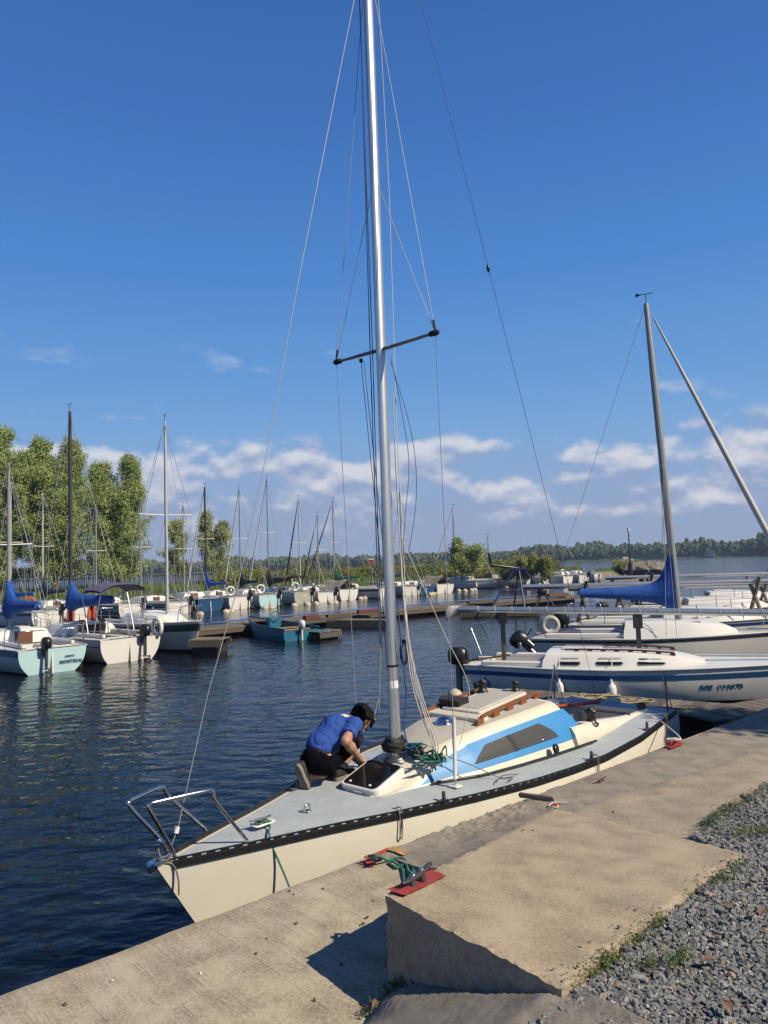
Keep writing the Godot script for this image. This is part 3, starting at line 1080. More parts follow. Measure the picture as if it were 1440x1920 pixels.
func hull_pt(c, t, h, side, proud = 0.0):
	# h: 0 at the deck edge, 1 at the foot of the drawn hull below the water
	var sy = sheer(c, t)
	var bottom = -0.22
	var y = lerpf(sy, bottom, h)
	var fl = lerpf(0.5, c.get("tuck", 0.42), smoothstep(0.0, 1.0, t)) - 0.26 * sin(PI * clampf(t * 1.1, 0, 1))
	var w = half_beam(c, t) * (1.0 - fl * pow(h, lerpf(1.15, 2.6, smoothstep(0.0, 0.45, t))))
	var x = t * c.L + c.get("rake", 0.55) * pow(1.0 - t, 4.0) * h - c.get("tr", 0.12) * pow(t, 6.0) * (h if c.get("tr", 0.12) > 0 else h)
	return Vector3(x, y, side * (w + proud))
func hull_band(c, h0, h1, proud, n = 26, rows = 7, t0 = 0.0, t1 = 1.0):
	var st = T(0)
	for side in [1, -1]:
		grid_mesh(st, n, rows, func(a, b): return hull_pt(c, lerpf(t0, t1, a), lerpf(h0, h1, b), side, proud))
	return st
func transom_mesh(c, h0 = 0.0, h1 = 1.0, back = 0.0, rows = 8):
	var st = T(-1)
	for r in rows:
		var a = lerpf(h0, h1, float(r) / rows)
		var b = lerpf(h0, h1, float(r + 1) / rows)
		var o = Vector3(back, 0, 0)
		quad(st, hull_pt(c, 1, a, 1) + o, hull_pt(c, 1, b, 1) + o, hull_pt(c, 1, b, -1) + o, hull_pt(c, 1, a, -1) + o)
	return st
func deck_mesh(c, cx0, cx1, cw, inset = 0.0, lift = 0.0, n = 30, camber = 0.04):
	var st = T(0)
	var ts = []
	for i in n + 1: ts.append(float(i) / n)
	ts.append(cx0 / c.L); ts.append(cx1 / c.L)
	ts.sort()
	var pt = func(t, k):
		var w = maxf(half_beam(c, t) - inset, 0.004)
		var cc = minf(cw, w * 0.9)
		var z = [-w, -cc, cc, w][k]
		return Vector3(t * c.L, sheer(c, t) + lift + camber * (1.0 - pow(z / maxf(w, 0.01), 2.0)) * clampf(w * 1.2, 0, 1), z)
	for i in ts.size() - 1:
		if ts[i + 1] - ts[i] < 1e-5: continue
		var m = (ts[i] + ts[i + 1]) / 2.0 * c.L
		for k in 3:
			if k == 1 and m > cx0 and m < cx1: continue
			quad(st, pt.call(ts[i], k), pt.call(ts[i + 1], k), pt.call(ts[i + 1], k + 1), pt.call(ts[i], k + 1))
	return st
func cockpit_mesh(c, cx0, cx1, cw, floor_y):
	var st = T(-1)
	var y0 = sheer(c, cx0 / c.L) + 0.045
	var y1 = sheer(c, cx1 / c.L) + 0.045
	var w1 = minf(cw, half_beam(c, cx1 / c.L) * 0.9)
	var a = [Vector3(cx0, y0, cw), Vector3(cx1, y1, w1), Vector3(cx1, y1, -w1), Vector3(cx0, y0, -cw)]
	for i in 4:
		var p = a[i]
		var q = a[(i + 1) % 4]
		quad(st, p, q, Vector3(q.x, floor_y, q.z), Vector3(p.x, floor_y, p.z))
	quad(st, Vector3(cx0, floor_y, cw), Vector3(cx1, floor_y, w1), Vector3(cx1, floor_y, -w1), Vector3(cx0, floor_y, -cw))
	# benches
	for s in [1, -1]:
		var bw = cw * 0.5
		box(st, Vector3((cx0 + cx1) / 2.0, (floor_y + y0) / 2.0 - 0.02, s * (cw - bw / 2.0 - 0.01)), Vector3((cx1 - cx0) * 0.96, (y0 - floor_y) * 0.62, bw))
	return st
# cabin: stations [x, top y, half width at top, half width at deck, deck y]
func cabin_at(cb, x):
	var o = []
	for k in [1, 2, 3, 4]:
		var tb = []
		for s in cb: tb.append([s[0], s[k]])
		o.append(table(tb, x))
	return o
func cabin_side(cb, x, v, side, proud = 0.0):       # v: 0 at the deck, 1 at the roof's edge
	var s = cabin_at(cb, x)
	return Vector3(x, lerpf(s[3], s[0] - 0.04, v), side * (lerpf(s[2], s[1], v) + proud))
func cabin_mesh(cb, n = 16, end_lean = 0.0):
	var st = T(0)
	var rings = []
	var x0 = cb[0][0]
	var x1 = cb[-1][0]
	for i in n + 1:
		var f = float(i) / n
		var x = lerpf(x0, x1, f)
		var s = cabin_at(cb, x)
		var lean = end_lean * f * f
		rings.append([Vector3(x + lean, s[3] - 0.02, s[2]), Vector3(x + lean * 0.8, lerpf(s[3], s[0], 0.5), lerpf(s[2], s[1], 0.45)), Vector3(x + lean * 0.1, s[0] - 0.05, s[1] + 0.012), Vector3(x, s[0] - 0.015, s[1] - 0.015), Vector3(x, s[0] + 0.005, s[1] - 0.07), Vector3(x, s[0] + 0.03, s[1] * 0.4), Vector3(x, s[0] + 0.03, -s[1] * 0.4), Vector3(x, s[0] + 0.005, -s[1] + 0.07), Vector3(x, s[0] - 0.015, -s[1] + 0.015), Vector3(x + lean * 0.1, s[0] - 0.05, -s[1] - 0.012), Vector3(x + lean * 0.8, lerpf(s[3], s[0], 0.5), -lerpf(s[2], s[1], 0.45)), Vector3(x + lean, s[3] - 0.02, -s[2])])
	loft(st, rings, false, true, 0)
	return st
func patch_on_cabin(cb, pts, side, proud):       # a flat-sided window: pts are [x, v] corners
	var st = T(-1)
	var o = []
	var i_ = []
	var m = Vector2.ZERO
	for p in pts: m += Vector2(p[0], p[1])
	m /= pts.size()
	for p in pts:
		o.append(cabin_side(cb, p[0], p[1], side, proud))
		i_.append(cabin_side(cb, p[0], p[1], side, -0.03))
	var c = cabin_side(cb, m.x, m.y, side, proud)
	for k in o.size():
		var l = (k + 1) % o.size()
		tri(st, o[k], o[l], c)
		quad(st, o[k], i_[k], i_[l], o[l])
	return st
func round_rect(x0, x1, v0, v1, rx, rv, n = 4):
	var o = []
	for q in [[x1 - rx, v1 - rv, 0], [x0 + rx, v1 - rv, 1], [x0 + rx, v0 + rv, 2], [x1 - rx, v0 + rv, 3]]:
		for k in n + 1:
			var t = PI / 2 * (q[2] + float(k) / n)
			o.append([q[0] + cos(t) * rx, q[1] + sin(t) * rv])
	return o
func sag(a, b, drop, n = 8):
	var o = []
	for i in n + 1:
		var t = float(i) / n
		o.append(a.lerp(b, t) - Vector3(0, drop * 4.0 * t * (1.0 - t), 0))
	return o
func cover_mesh(a: Vector3, b: Vector3, fat, tall, sd):
	# sail cover: from the mast (a) to the boom's end (b), climbing the mast
	var st = T(0)
	var rings = []
	var d = (b - a).normalized()
	var w = d.cross(Vector3.UP).normalized()
	noise.seed = sd
	for i in 19:
		var f = pow(i / 18.0, 1.7)
		var p = a.lerp(b, f)
		var up = tall * exp(-pow(f * 9.0, 1.4)) + fat * (1.25 - 0.65 * f)
		var wd = fat * (0.9 - 0.4 * f)
		var low = fat * (0.85 - 0.4 * f) + 0.3 * tall * exp(-pow(f * 7.0, 1.4))
		var rg = []
		for k in 12:
			var t = TAU * k / 12
			var yy = sin(t)
			var q = 1.0 + 0.08 * noise.get_noise_2d(i * 0.9, k * 2.0)
			rg.append(p + w * cos(t) * wd * q * (1.0 if yy < 0.3 else 1.0 - 0.45 * yy) + Vector3.UP * (yy * up if yy > 0 else yy * low) * q)
		rings.append(rg)
	loft(st, rings, true, true, 0)
	return st
func outboard(parent, at: Vector3, m, s = 1.0, tilt = 0.0, called = "outboard_motor"):
	var o = Node3D.new()
	o.name = called
	parent.add_child(o, true)
	o.position = at
	o.rotation.z = tilt
	o.scale = Vector3.ONE * s
	var st = T(0)
	var rings = []
	for q in [[0.0, 0.2, 0.13, 0.0], [0.06, 0.25, 0.155, 0.01], [0.22, 0.25, 0.16, 0.03], [0.33, 0.22, 0.14, 0.03], [0.38, 0.13, 0.08, 0.02]]:
		rings.append(ring(Vector3(0.14 + q[3], 0.12 + q[0], 0), Vector3(q[1], 0, 0), Vector3(0, 0, q[2]), 12))
	loft(st, rings, true, true, 0)
	obj("cowl", st, m, o)
	st = T(-1)
	box(st, Vector3(0.16, -0.2, 0), Vector3(0.14, 0.66, 0.09), Basis.IDENTITY, 0.03)
	box(st, Vector3(0.2, -0.55, 0), Vector3(0.3, 0.03, 0.16))
	obj("leg", st, m if m != M.black else M.dark_metal, o)
	st = T(0)
	lathe(st, Vector3(0.06, -0.66, 0), Vector3(1, 0, 0), [[0, 0.01], [0.06, 0.05], [0.3, 0.05], [0.36, 0.03]], 10)
	for k in 3: box(st, Vector3(0.43, -0.66, 0) + Vector3(0, cos(TAU * k / 3), sin(TAU * k / 3)) * 0.08, Vector3(0.02, 0.14, 0.06), Basis(Vector3(1, 0, 0), TAU * k / 3))
	obj("propeller", st, M.dark_metal, o)
	st = T(-1)
	box(st, Vector3(0.02, 0.0, 0), Vector3(0.1, 0.26, 0.2), Basis.IDENTITY, 0.02)
	obj("bracket", st, M.dark_metal, o)
	obj("tiller", line_tube([Vector3(0, 0.18, 0), Vector3(-0.3, 0.24, 0.04)], 0.022), M.black, o)
	return o
func torus(c: Vector3, ax: Vector3, R, r, n = 20, k = 8):
	var st = T(0)
	var u = ax.cross(Vector3(0.31, 0.77, 0.2)).normalized()
	var v = ax.cross(u).normalized()
	var pts = []
	for i in n + 1: pts.append(c + (u * cos(TAU * i / n) + v * sin(TAU * i / n)) * R)
	tube(st, pts, r, k, false)
	return st
func life_ring(label, at: Vector3, axis: Vector3, m, R = 0.27):
	var o = obj("life_ring", torus(Vector3.ZERO, axis, R, 0.07), m)
	o.position = at
	tag(o, label, "life ring", "life rings on the boats")
	return o
func fender(label, at: Vector3, m, top: Vector3, group = "fenders"):
	var o = thing("fender", label, "fender", at, 0.0, group)
	var st = T(0)
	lathe(st, Vector3(0, -0.26, 0), Vector3.UP, [[0, 0.03], [0.03, 0.075], [0.08, 0.095], [0.38, 0.095], [0.44, 0.07], [0.47, 0.035], [0.53, 0.03]], 12)
	obj("bladder", st, m, o)
	obj("lanyard", line_tube([Vector3(0, 0.26, 0), top - at], 0.009, 4), M.rope_white, o)
	return o

func sailboat(c):
	# where: a point of the boat that shows in the photograph, then the way its stern points
	var a = deg_to_rad(c.az)
	var aft = Vector3(sin(a), 0, -cos(a))
	var port = Vector3(cos(a), 0, sin(a))
	var p = px(c.ref[0], c.ref[1], 0.0) - aft * c.L * c.get("at", 1.0) - port * c.get("side", 0.0)
	var b = thing("sailboat", c.label, "sailboat", p, PI / 2 - a, c.get("group", "boats moored in the marina"))
	var xf = Transform3D(Basis(Vector3.UP, PI / 2 - a), p)
	var fine = c.get("fine", false)
	var n = 26 if fine else 16
	var hm = c.get("hull", M.white)
	obj("hull", hull_band(c, 0.0, 1.0, 0.0, n, 8), hm, b)
	obj("transom", transom_mesh(c), c.get("transom", hm), b)
	if c.has("stripe"):
		var sh = c.get("band", [0.04, 0.2])
		obj("stripe", hull_band(c, sh[0], sh[1], 0.006, n, 2), c.stripe, b)
	var wl = (c.fb) / (c.fb + 0.22)
	obj("boot_top", hull_band(c, wl - 0.05, 1.0, 0.005, n, 2), c.get("boot", M.boot), b)
	var cx0 = c.L * c.get("well0", 0.63)
	var cx1 = c.L * 0.95
	var cw = c.B * 0.27
	obj("deck", deck_mesh(c, cx0, cx1, cw, 0.0, 0.0, n), c.get("deck", M.white2), b)
	obj("cockpit", cockpit_mesh(c, cx0, cx1, cw, c.fb - 0.32), M.white2, b)
	var rr = T(0)
	for s in [1, -1]:
		var q = []
		for i in n + 1: q.append(hull_pt(c, float(i) / n, 0.0, s, 0.012) + Vector3(0, 0.02, 0))
		tube(rr, q, 0.024, 5)
	obj("rub_rail", rr, c.get("rail", M.white2), b)
	var ch = c.get("cabin_h", 0.38)
	var k0 = c.get("cabin0", 0.27) * c.L
	var k1 = cx0
	var cb = []
	for q in [[0.0, 0.1, 0.14, 0.22], [0.14, 0.62, 0.19, 0.27], [0.4, 0.9, 0.25, 0.33], [0.7, 1.0, 0.28, 0.36], [1.0, 1.0, 0.29, 0.37]]:
		var x = lerpf(k0, k1, q[0])
		var dy = sheer(c, x / c.L) + 0.03
		var wlim = half_beam(c, x / c.L) * 0.86
		cb.append([x, dy + ch * q[1], minf(q[2] * c.B, wlim * 0.8), minf(q[3] * c.B, wlim), dy])
	obj("cabin", cabin_mesh(cb, 12, 0.06), c.get("cabin", M.white), b)
	for s in [1, -1]:
		var wn = c.get("windows", 2)
		for i in wn:
			var f0 = lerpf(0.3, 0.95, float(i) / wn) + 0.03
			var f1 = lerpf(0.3, 0.95, float(i + 1) / wn) - 0.03
			obj("window", patch_on_cabin(cb, round_rect(lerpf(k0, k1, f0), lerpf(k0, k1, f1), 0.34, 0.78, 0.05, 0.2, 3), s, 0.012), M.glass, b)
	var st = T(-1)
	box(st, Vector3(k1 + 0.055, cb[-1][4] + ch * 0.42, 0), Vector3(0.03, ch * 0.9, c.B * 0.22))
	obj("companionway", st, c.get("washboard", M.hatch_wood), b)
	st = T(-1)
	box(st, Vector3(lerpf(k0, k1, 0.78), cb[-1][1] + 0.05, 0), Vector3(c.L * 0.1, 0.05, c.B * 0.24), Basis.IDENTITY, 0.015)
	obj("sliding_hatch", st, M.white2, b)
	for s in [1, -1]:
		st = T(-1)
		box(st, Vector3((cx0 + cx1) / 2.0, c.fb + 0.1, s * (cw + 0.06)), Vector3((cx1 - cx0), 0.14, 0.1), Basis.IDENTITY, 0.03)
		obj("coaming", st, M.white, b)
	# rails
	var dk = func(t, s, lift): return Vector3(t * c.L, sheer(c, t) + lift, s * maxf(half_beam(c, t) - 0.06, 0.02))
	if c.get("rails", true):
		st = T(0)
		tube(st, smooth_path([dk.call(0.12, 1, 0.0), dk.call(0.1, 1, 0.55), dk.call(0.01, 1, 0.6) + Vector3(-0.12, 0, 0), dk.call(0.01, -1, 0.6) + Vector3(-0.12, 0, 0), dk.call(0.1, -1, 0.55), dk.call(0.12, -1, 0.0)], 4), 0.016, 5)
		for s in [1, -1]: tube(st, [dk.call(0.02, s, 0.0), dk.call(0.02, s, 0.58) + Vector3(-0.1, 0, 0)], 0.014, 5)
		obj("bow_rail", st, M.steel, b)
		for s in [1, -1]:
			st = T(0)
			tube(st, smooth_path([dk.call(0.86, s, 0.0), dk.call(0.87, s, 0.58), dk.call(0.99, s, 0.58), dk.call(0.99, s * 0.25, 0.56)], 4), 0.016, 5)
			tube(st, [dk.call(0.985, s, 0.0), dk.call(0.985, s, 0.57)], 0.014, 5)
			tube(st, [dk.call(0.87, s, 0.3), dk.call(0.99, s, 0.3)], 0.012, 5)
			obj("stern_rail", st, M.steel, b)
		for s in [1, -1]:
			for t in [0.35, 0.52, 0.69]: obj("stanchion", line_tube([dk.call(t, s, 0.0), dk.call(t, s, 0.56)], 0.013, 5), M.steel, b)
			st = T(0)
			tube(st, [dk.call(0.1, s, 0.54), dk.call(0.35, s, 0.55), dk.call(0.52, s, 0.55), dk.call(0.69, s, 0.55), dk.call(0.87, s, 0.56)], 0.006, 4)
			obj("lifeline", st, M.wire, b)
	# rudder
	st = T(-1)
	box(st, Vector3(c.L + 0.05 - c.get("tr", 0.12) * 0.5, 0.12 * c.fb, 0.02), Vector3(0.1, c.fb * 1.5, 0.06), Basis(Vector3(0, 0, 1), 0.1), 0.01)
	obj("rudder", st, c.get("rudder", M.white2), b)
	obj("tiller", line_tube([Vector3(c.L - 0.02, c.fb + 0.06, 0.02), Vector3(c.L - 0.9, c.fb + 0.2, 0.02)], 0.022, 5), M.hatch_wood, b)
	if c.has("motor"): outboard(b, Vector3(c.L + 0.02, c.fb - 0.08, -0.3 * c.B * c.get("motor_side", 1.0)), c.motor, c.get("motor_s", 1.0), c.get("motor_tilt", 0.0))
	# mast and rigging
	if c.has("top"):
		var mx = c.get("mast_x", 0.4) * c.L
		var foot = Vector3(mx, cabin_at(cb, clampf(mx, k0, k1))[0] if mx > k0 else sheer(c, mx / c.L), 0)
		var wfoot = xf * foot
		var rakex = c.get("rake_m", 0.0)
		var top_y = height_at(wfoot.x, wfoot.z, c.top)
		var head = Vector3(mx + rakex, top_y, 0)
		var mr = c.get("mr", 0.055)
		var mm = c.get("mast", M.mast_grey)
		st = T(0)
		loft(st, [ring(foot, Vector3(mr * 1.3, 0, 0), Vector3(0, 0, mr), 10), ring(foot.lerp(head, 0.75), Vector3(mr * 1.25, 0, 0), Vector3(0, 0, mr * 0.95), 10), ring(head, Vector3(mr * 0.9, 0, 0), Vector3(0, 0, mr * 0.7), 10)], true, true, 0)
		obj("mast", st, mm, b)
		var len = head.y - foot.y
		var spy = c.get("spread", 0.5)
		var sp = foot.lerp(head, spy)
		var sw = c.get("sw", 0.3) * c.B
		if c.get("spreaders", true):
			for s in [1, -1]: obj("spreader", line_tube([sp, sp + Vector3(0.05, 0.03, s * sw)], 0.026, 5), M.white2, b)
		st = T(0)
		var wr = c.get("wr", 0.009)
		for s in [1, -1]:
			var tip = sp + Vector3(0.05, 0.03, s * sw)
			tube(st, [head - Vector3(0, 0.1, 0), tip, Vector3(mx + 0.15, sheer(c, mx / c.L), s * half_beam(c, mx / c.L) * 0.92)], wr, 4, false)
			tube(st, [sp, Vector3(mx + 0.4, sheer(c, mx / c.L), s * half_beam(c, mx / c.L) * 0.9)], wr, 4, false)
		tube(st, [head, Vector3(c.L - 0.08, c.fb, 0)], wr, 4, false)
		obj("shrouds", st, M.wire, b)
		var stem = Vector3(0.12, sheer(c, 0.0), 0)
		if c.has("jib"):
			st = T(0)
			var j0 = stem + (head - stem) * 0.05
			var j1 = stem + (head - stem) * c.get("jib_to", 0.95)
			tube(st, [j0, j0.lerp(j1, 0.15), j0.lerp(j1, 0.6), j1], [0.045, c.get("jr", 0.075), c.get("jr", 0.075) * 0.8, 0.025], 7)
			obj("furled_jib", st, c.jib, b)
		obj("forestay", line_tube([stem, head], wr, 4), M.wire, b)
		st = T(0)
		tube(st, [head, head + Vector3(0, 0.28, 0)], 0.012, 4)
		tube(st, [head + Vector3(-0.2, 0.28, 0), head + Vector3(0.22, 0.28, 0.06)], 0.011, 4)
		tri(st, head + Vector3(0.1, 0.26, 0), head + Vector3(0.26, 0.34, 0.06), head + Vector3(0.26, 0.22, 0.06))
		obj("wind_vane", st, M.mast_dark, b)
		if c.get("boom", true):
			var bl = c.get("boom_l", 0.38) * c.L
			var by = foot.y + c.get("boom_y", 0.55)
			var b0 = Vector3(mx + 0.06, by, 0)
			var b1 = Vector3(mx + bl, by + c.get("boom_up", 0.1), c.get("boom_z", 0.0))
			obj("boom", line_tube([b0, b1], 0.045, 7), c.get("boom_m", M.mast_grey), b)
			if c.has("cover"): obj("sail_cover", cover_mesh(b0, b0.lerp(b1, 0.97), c.get("fat", 0.17), c.get("tall", 0.9), int(c.ref[0])), c.cover, b)
	return {"node": b, "xf": xf, "cb": cb, "c": c}

func in_boat(r, p):
	return r.xf * p

func bimini(parent, x0, x1, w, y, base_y, m):
	var st = T(0)
	grid_mesh(st, 8, 12, func(a, b):
		var t = lerpf(-1, 1, b)
		return Vector3(lerpf(x0, x1, a), y - 0.22 * pow(absf(t), 3.0) - 0.06 * pow(2.0 * a - 1.0, 2.0), t * w))
	grid_mesh(st, 8, 12, func(a, b):
		var t = lerpf(-1, 1, b)
		return Vector3(lerpf(x0, x1, a), y - 0.05 - 0.24 * pow(absf(t), 3.0) - 0.06 * pow(2.0 * a - 1.0, 2.0), t * (w - 0.01)))
	obj("bimini_top", st, m, parent)
	for s in [1, -1]:
		st = T(0)
		for x in [x0 + 0.05, x1 - 0.05]:
			tube(st, [Vector3((x0 + x1) / 2.0 + (x - (x0 + x1) / 2.0) * 0.3, base_y, s * w), Vector3(x, y - 0.3, s * w * 0.98)], 0.02, 5)
		obj("bimini_frame", st, M.alu, parent)

func make_marina():
	rng.seed = 21
	# --- front left
	var r = sailboat({"ref": [100, 1262], "az": 136, "L": 7.2, "B": 2.5, "fb": 0.74, "tw": 0.8, "tuck": 0.62, "hull": M.paleblue2, "transom": M.paleblue, "stripe": M.midblue, "band": [0.0, 0.2], "rail": M.white, "fine": true, "top": 868, "mast": M.mast_grey, "mast_x": 0.42, "mr": 0.06, "cover": M.blue_cloth, "fat": 0.26, "tall": 0.6, "boom_y": 0.7, "boom_l": 0.42, "motor": M.black, "motor_side": -0.35, "motor_s": 0.9, "boot": M.boot, "cabin_h": 0.42,
		"label": "sailboat with pale blue transom lettered MONTREAL, blue sail cover, at the left edge"})
	var tb = Basis(Vector3(0, 0, -1), Vector3(0, 1, 0), Vector3(1, 0, 0))
	words("MONTREAL", 0.1, 0.004, r.node, Vector3(7.2 - 0.03, 0.3, -0.55), tb, M.navy, "lettering")
	words("ONYX", 0.07, 0.004, r.node, Vector3(7.2 - 0.015, 0.46, -0.5), tb, M.navy, "lettering", 1.2)
	r = sailboat({"ref": [247, 1240], "az": 131, "L": 7.4, "B": 2.6, "fb": 0.78, "tw": 0.84, "tuck": 0.5, "hull": M.white2, "transom": M.white, "stripe": M.navy, "band": [0.2, 0.23], "fine": true, "top": 772, "mast": M.mast_dark, "mast_x": 0.42, "mr": 0.075, "spreaders": false, "cover": M.blue_cloth, "fat": 0.26, "tall": 0.5, "boom_l": 0.42, "boom_y": 0.75, "motor": M.black, "motor_side": 0.5, "cabin_h": 0.36, "washboard": M.glass,
		"label": "white sailboat with a black mast, blue sail cover and purple bimini"})
	bimini(r.node, 5.6, 7.0, 0.85, 2.62, 0.95, M.purple_cloth)
	for s in [0.38, -0.38]:
		var st = T(-1)
		box(st, Vector3(4.74, 1.12, s), Vector3(0.03, 0.44, 0.2))
		obj("cabin_door", st, M.teak, r.node)
	life_ring("white horseshoe life ring on the stern rail under the purple bimini", in_boat(r, Vector3(7.35, 1.05, -1.0)), r.xf.basis * Vector3(0, 0, 1), M.white)
	r = sailboat({"ref": [362, 1223], "at": 0.07, "az": 319, "L": 7.6, "B": 2.7, "fb": 0.9, "rise": 0.22, "full": 0.55, "hull": M.white2, "stripe": M.greenstripe, "band": [0.05, 0.25], "fine": true, "top": 790, "mast": M.mast_white, "mast_x": 0.35, "mr": 0.06, "spread": 0.51, "sw": 0.4, "boom": false, "deck": M.white,
		"label": "white sailboat with a dark green stripe and silver mast, bow towards the blue skiff"})
	# --- back row
	var row = [
		{"ref": [92, 1174], "L": 7.6, "hull": M.white, "top": 903, "cover": M.blue_cloth, "motor": M.black, "mast": M.mast_white, "stripe": M.midblue, "label": "white sailboat with an orange life ring and long blue sail cover in the back row"},
		{"ref": [151, 1167], "L": 7.0, "hull": M.white2, "transom": M.white, "top": 923, "cover": M.navy_cloth, "motor": M.red, "mast": M.mast_white, "stripe": M.red, "boot": M.red_boot, "label": "white sailboat with red outboard and orange panels in the back row"},
		{"ref": [249, 1158], "L": 7.0, "hull": M.greyhull, "transom": M.white, "top": 945, "motor": M.black, "boom": false, "label": "grey-hulled sailboat with a white transom behind the purple bimini"},
		{"ref": [340, 1151], "L": 7.6, "hull": M.white, "stripe": M.navy, "band": [0.1, 0.3], "windows": 4, "top": 934, "motor": M.black, "boom": false, "label": "white sailboat with a navy band and four dark windows behind the green-striped boat"},
		{"ref": [396, 1146], "L": 7.0, "hull": M.navy, "transom": M.midblue, "top": 948, "boom": false, "washboard": M.teak, "label": "small dark blue hulled sailboat in the back row"},
		{"ref": [452, 1142], "L": 7.8, "hull": M.white, "top": 913, "mast": M.mast_dark, "mr": 0.08, "cover": M.blue_cloth, "jib": M.sail, "motor": M.black, "washboard": M.taupe_cloth, "label": "white sailboat with bright blue sail cover between the navy and pale blue hulls"},
		{"ref": [508, 1138], "L": 7.2, "hull": M.paleblue, "transom": M.paleblue, "top": 916, "cover": M.navy_cloth, "jib": M.sail, "motor": M.black, "label": "pale blue hulled sailboat with a dark blue sail cover in the back row"},
		{"ref": [572, 1132], "L": 8.4, "hull": M.white2, "transom": M.dirty, "top": 898, "cover": M.taupe_cloth, "jib": M.sail, "fat": 0.28, "motor": M.black, "bim": M.taupe_cloth, "label": "large cream sailboat with taupe canvas over boom and cockpit in the back row"},
		{"ref": [616, 1129], "L": 6.8, "hull": M.white, "top": 935, "jib": M.black_sail, "boom": false, "motor": M.black, "mast": M.mast_white, "label": "white sailboat with a black furled jib, beside the one under taupe canvas"},
		{"ref": [655, 1125], "L": 7.0, "hull": M.greyhull, "top": 966, "jib": M.black_sail, "jib_to": 0.8, "boom": false, "tent": M.tan_cloth, "transom": M.white, "label": "sailboat under a tan tent cover in the back row"},
		{"ref": [722, 1121], "L": 8.6, "hull": M.white, "stripe": M.black, "band": [0.05, 0.2], "top": 939, "jib": M.black_sail, "cover": M.green_cloth, "az": 118, "boom_l": 0.32, "label": "white sailboat with a black stripe and green sail cover"},
		{"ref": [774, 1117], "L": 7.0, "hull": M.white2, "top": 938, "cover": M.blue_cloth, "motor": M.greyhull, "label": "white sailboat with a grey outboard just behind the tall mast's shroud"},
		{"ref": [800, 1115], "L": 6.2, "hull": M.midblue, "transom": M.midblue, "top": 922, "boom": false, "label": "small blue hulled sailboat between two white ones, right of the tall mast"},
		{"ref": [836, 1112], "L": 7.0, "hull": M.white, "transom": M.white, "tent": M.tan_cloth, "label": "white boat without a mast, brown crate-like cover on its cockpit"},
		{"ref": [932, 1102], "L": 7.8, "hull": M.white2, "top": 951, "mast": M.mast_grey, "az": 112, "boom": false, "jib": M.sail, "label": "white sailboat broadside with white fenders on the far right bank"},
		{"ref": [992, 1098], "L": 7.6, "hull": M.white, "top": 1005, "az": 112, "boom": false, "label": "white sailboat behind the blue tripod crane's near leg"},
		{"ref": [1030, 1096], "L": 6.0, "hull": M.white2, "az": 140, "cover": M.tan_cloth, "label": "small white boat under tan canvas right of the blue tripod crane"},
		{"ref": [1066, 1095], "L": 7.4, "hull": M.white, "az": 135, "label": "white mastless cruiser with a life ring, third from the pier"},
		{"ref": [1096, 1093], "L": 7.0, "hull": M.white2, "az": 138, "motor": M.black, "label": "white mastless boat with black outboard, second from the pier"},
		{"ref": [1122, 1090], "L": 7.0, "hull": M.white, "az": 132, "label": "white boat with a steel stern arch closest to the pier"}]
	for i in row.size():
		var c = row[i]
		if not c.has("az"): c.az = table([[90, 124], [350, 137], [550, 139], [800, 146]], c.ref[0]) + rng.randf_range(-3, 3)
		c.B = 2.5 if not c.has("B") else c.B
		c.fb = rng.randf_range(0.78, 0.92)
		c.tw = 0.82
		c.wr = 0.014
		c.group = "back row of moored boats"
		var q = sailboat(c)
		if c.has("bim"): bimini(q.node, c.L * 0.62, c.L * 0.85, 1.0, 2.35, 0.9, c.bim)
		if c.has("tent"):
			var st = T(0)
			grid_mesh(st, 8, 8, func(u, v):
				var t = lerpf(-1, 1, v)
				return Vector3(lerpf(c.L * 0.55, c.L * 0.97, u), c.fb + 0.08 + (0.75 + 0.06 * sin(u * 9.0)) * (1.0 - absf(t)) , t * 1.02))
			obj("tent_cover", st, c.tent, q.node)
		if i == 0: life_ring("orange horseshoe life ring on the back row boat's stern rail", in_boat(q, Vector3(c.L * 0.93, c.fb + 0.5, 0.9)), q.xf.basis * Vector3(0.8, 0, 0.6), M.orange, 0.34)
		if i == 1:
			for s in [0.65, -0.75]:
				var st = T(-1)
				box(st, Vector3(c.L + 0.03, c.fb * 0.55, s), Vector3(0.05, c.fb * 0.8, 0.5), Basis.IDENTITY, 0.02)
				obj("orange_panel", st, M.orange, q.node)
		if i in [5, 6, 7, 17]: life_ring(["white ring on the blue-covered boat in the back row", "white ring on the pale blue boat's stern rail", "white ring under the taupe canvas", "white ring on a mastless cruiser near the pier"][[5, 6, 7, 17].find(i)], in_boat(q, Vector3(c.L * 0.97, c.fb + 0.5, 0.75)), q.xf.basis * Vector3(0.9, 0, 0.4), M.white, 0.3)
		if i == 14:
			for k in 2: fender("white fender on the broadside boat, %s" % ["nearer its stern", "nearer its bow"][k], in_boat(q, hull_pt(c, [0.75, 0.4][k], 0.45, 1, 0.1)), M.white, in_boat(q, hull_pt(c, [0.75, 0.4][k], 0.0, 1, 0.03)))
	# --- right: boats on the other side of the finger dock
	var c1 = {"ref": [884, 1294], "side": -0.1, "az": 291, "L": 8.3, "B": 2.5, "fb": 0.6, "rise": 0.26, "spring": 0.03, "rake": 1.1, "tw": 0.55, "tuck": 0.6, "tr": 0.35, "full": 0.1, "stripe": M.midblue, "band": [0.1, 0.21], "fine": true, "cabin0": 0.4, "well0": 0.78, "cabin_h": 0.27, "windows": 0, "motor": M.black, "motor_side": 0.6, "rails": false, "rail": M.white, "deck": M.white, "group": "boats laid up on the right with lowered masts",
		"hull": M.white, "label": "white sailboat with a blue stripe numbered 50E 111675 and its mast lowered"}
	r = sailboat(c1)
	var b1 = r.node
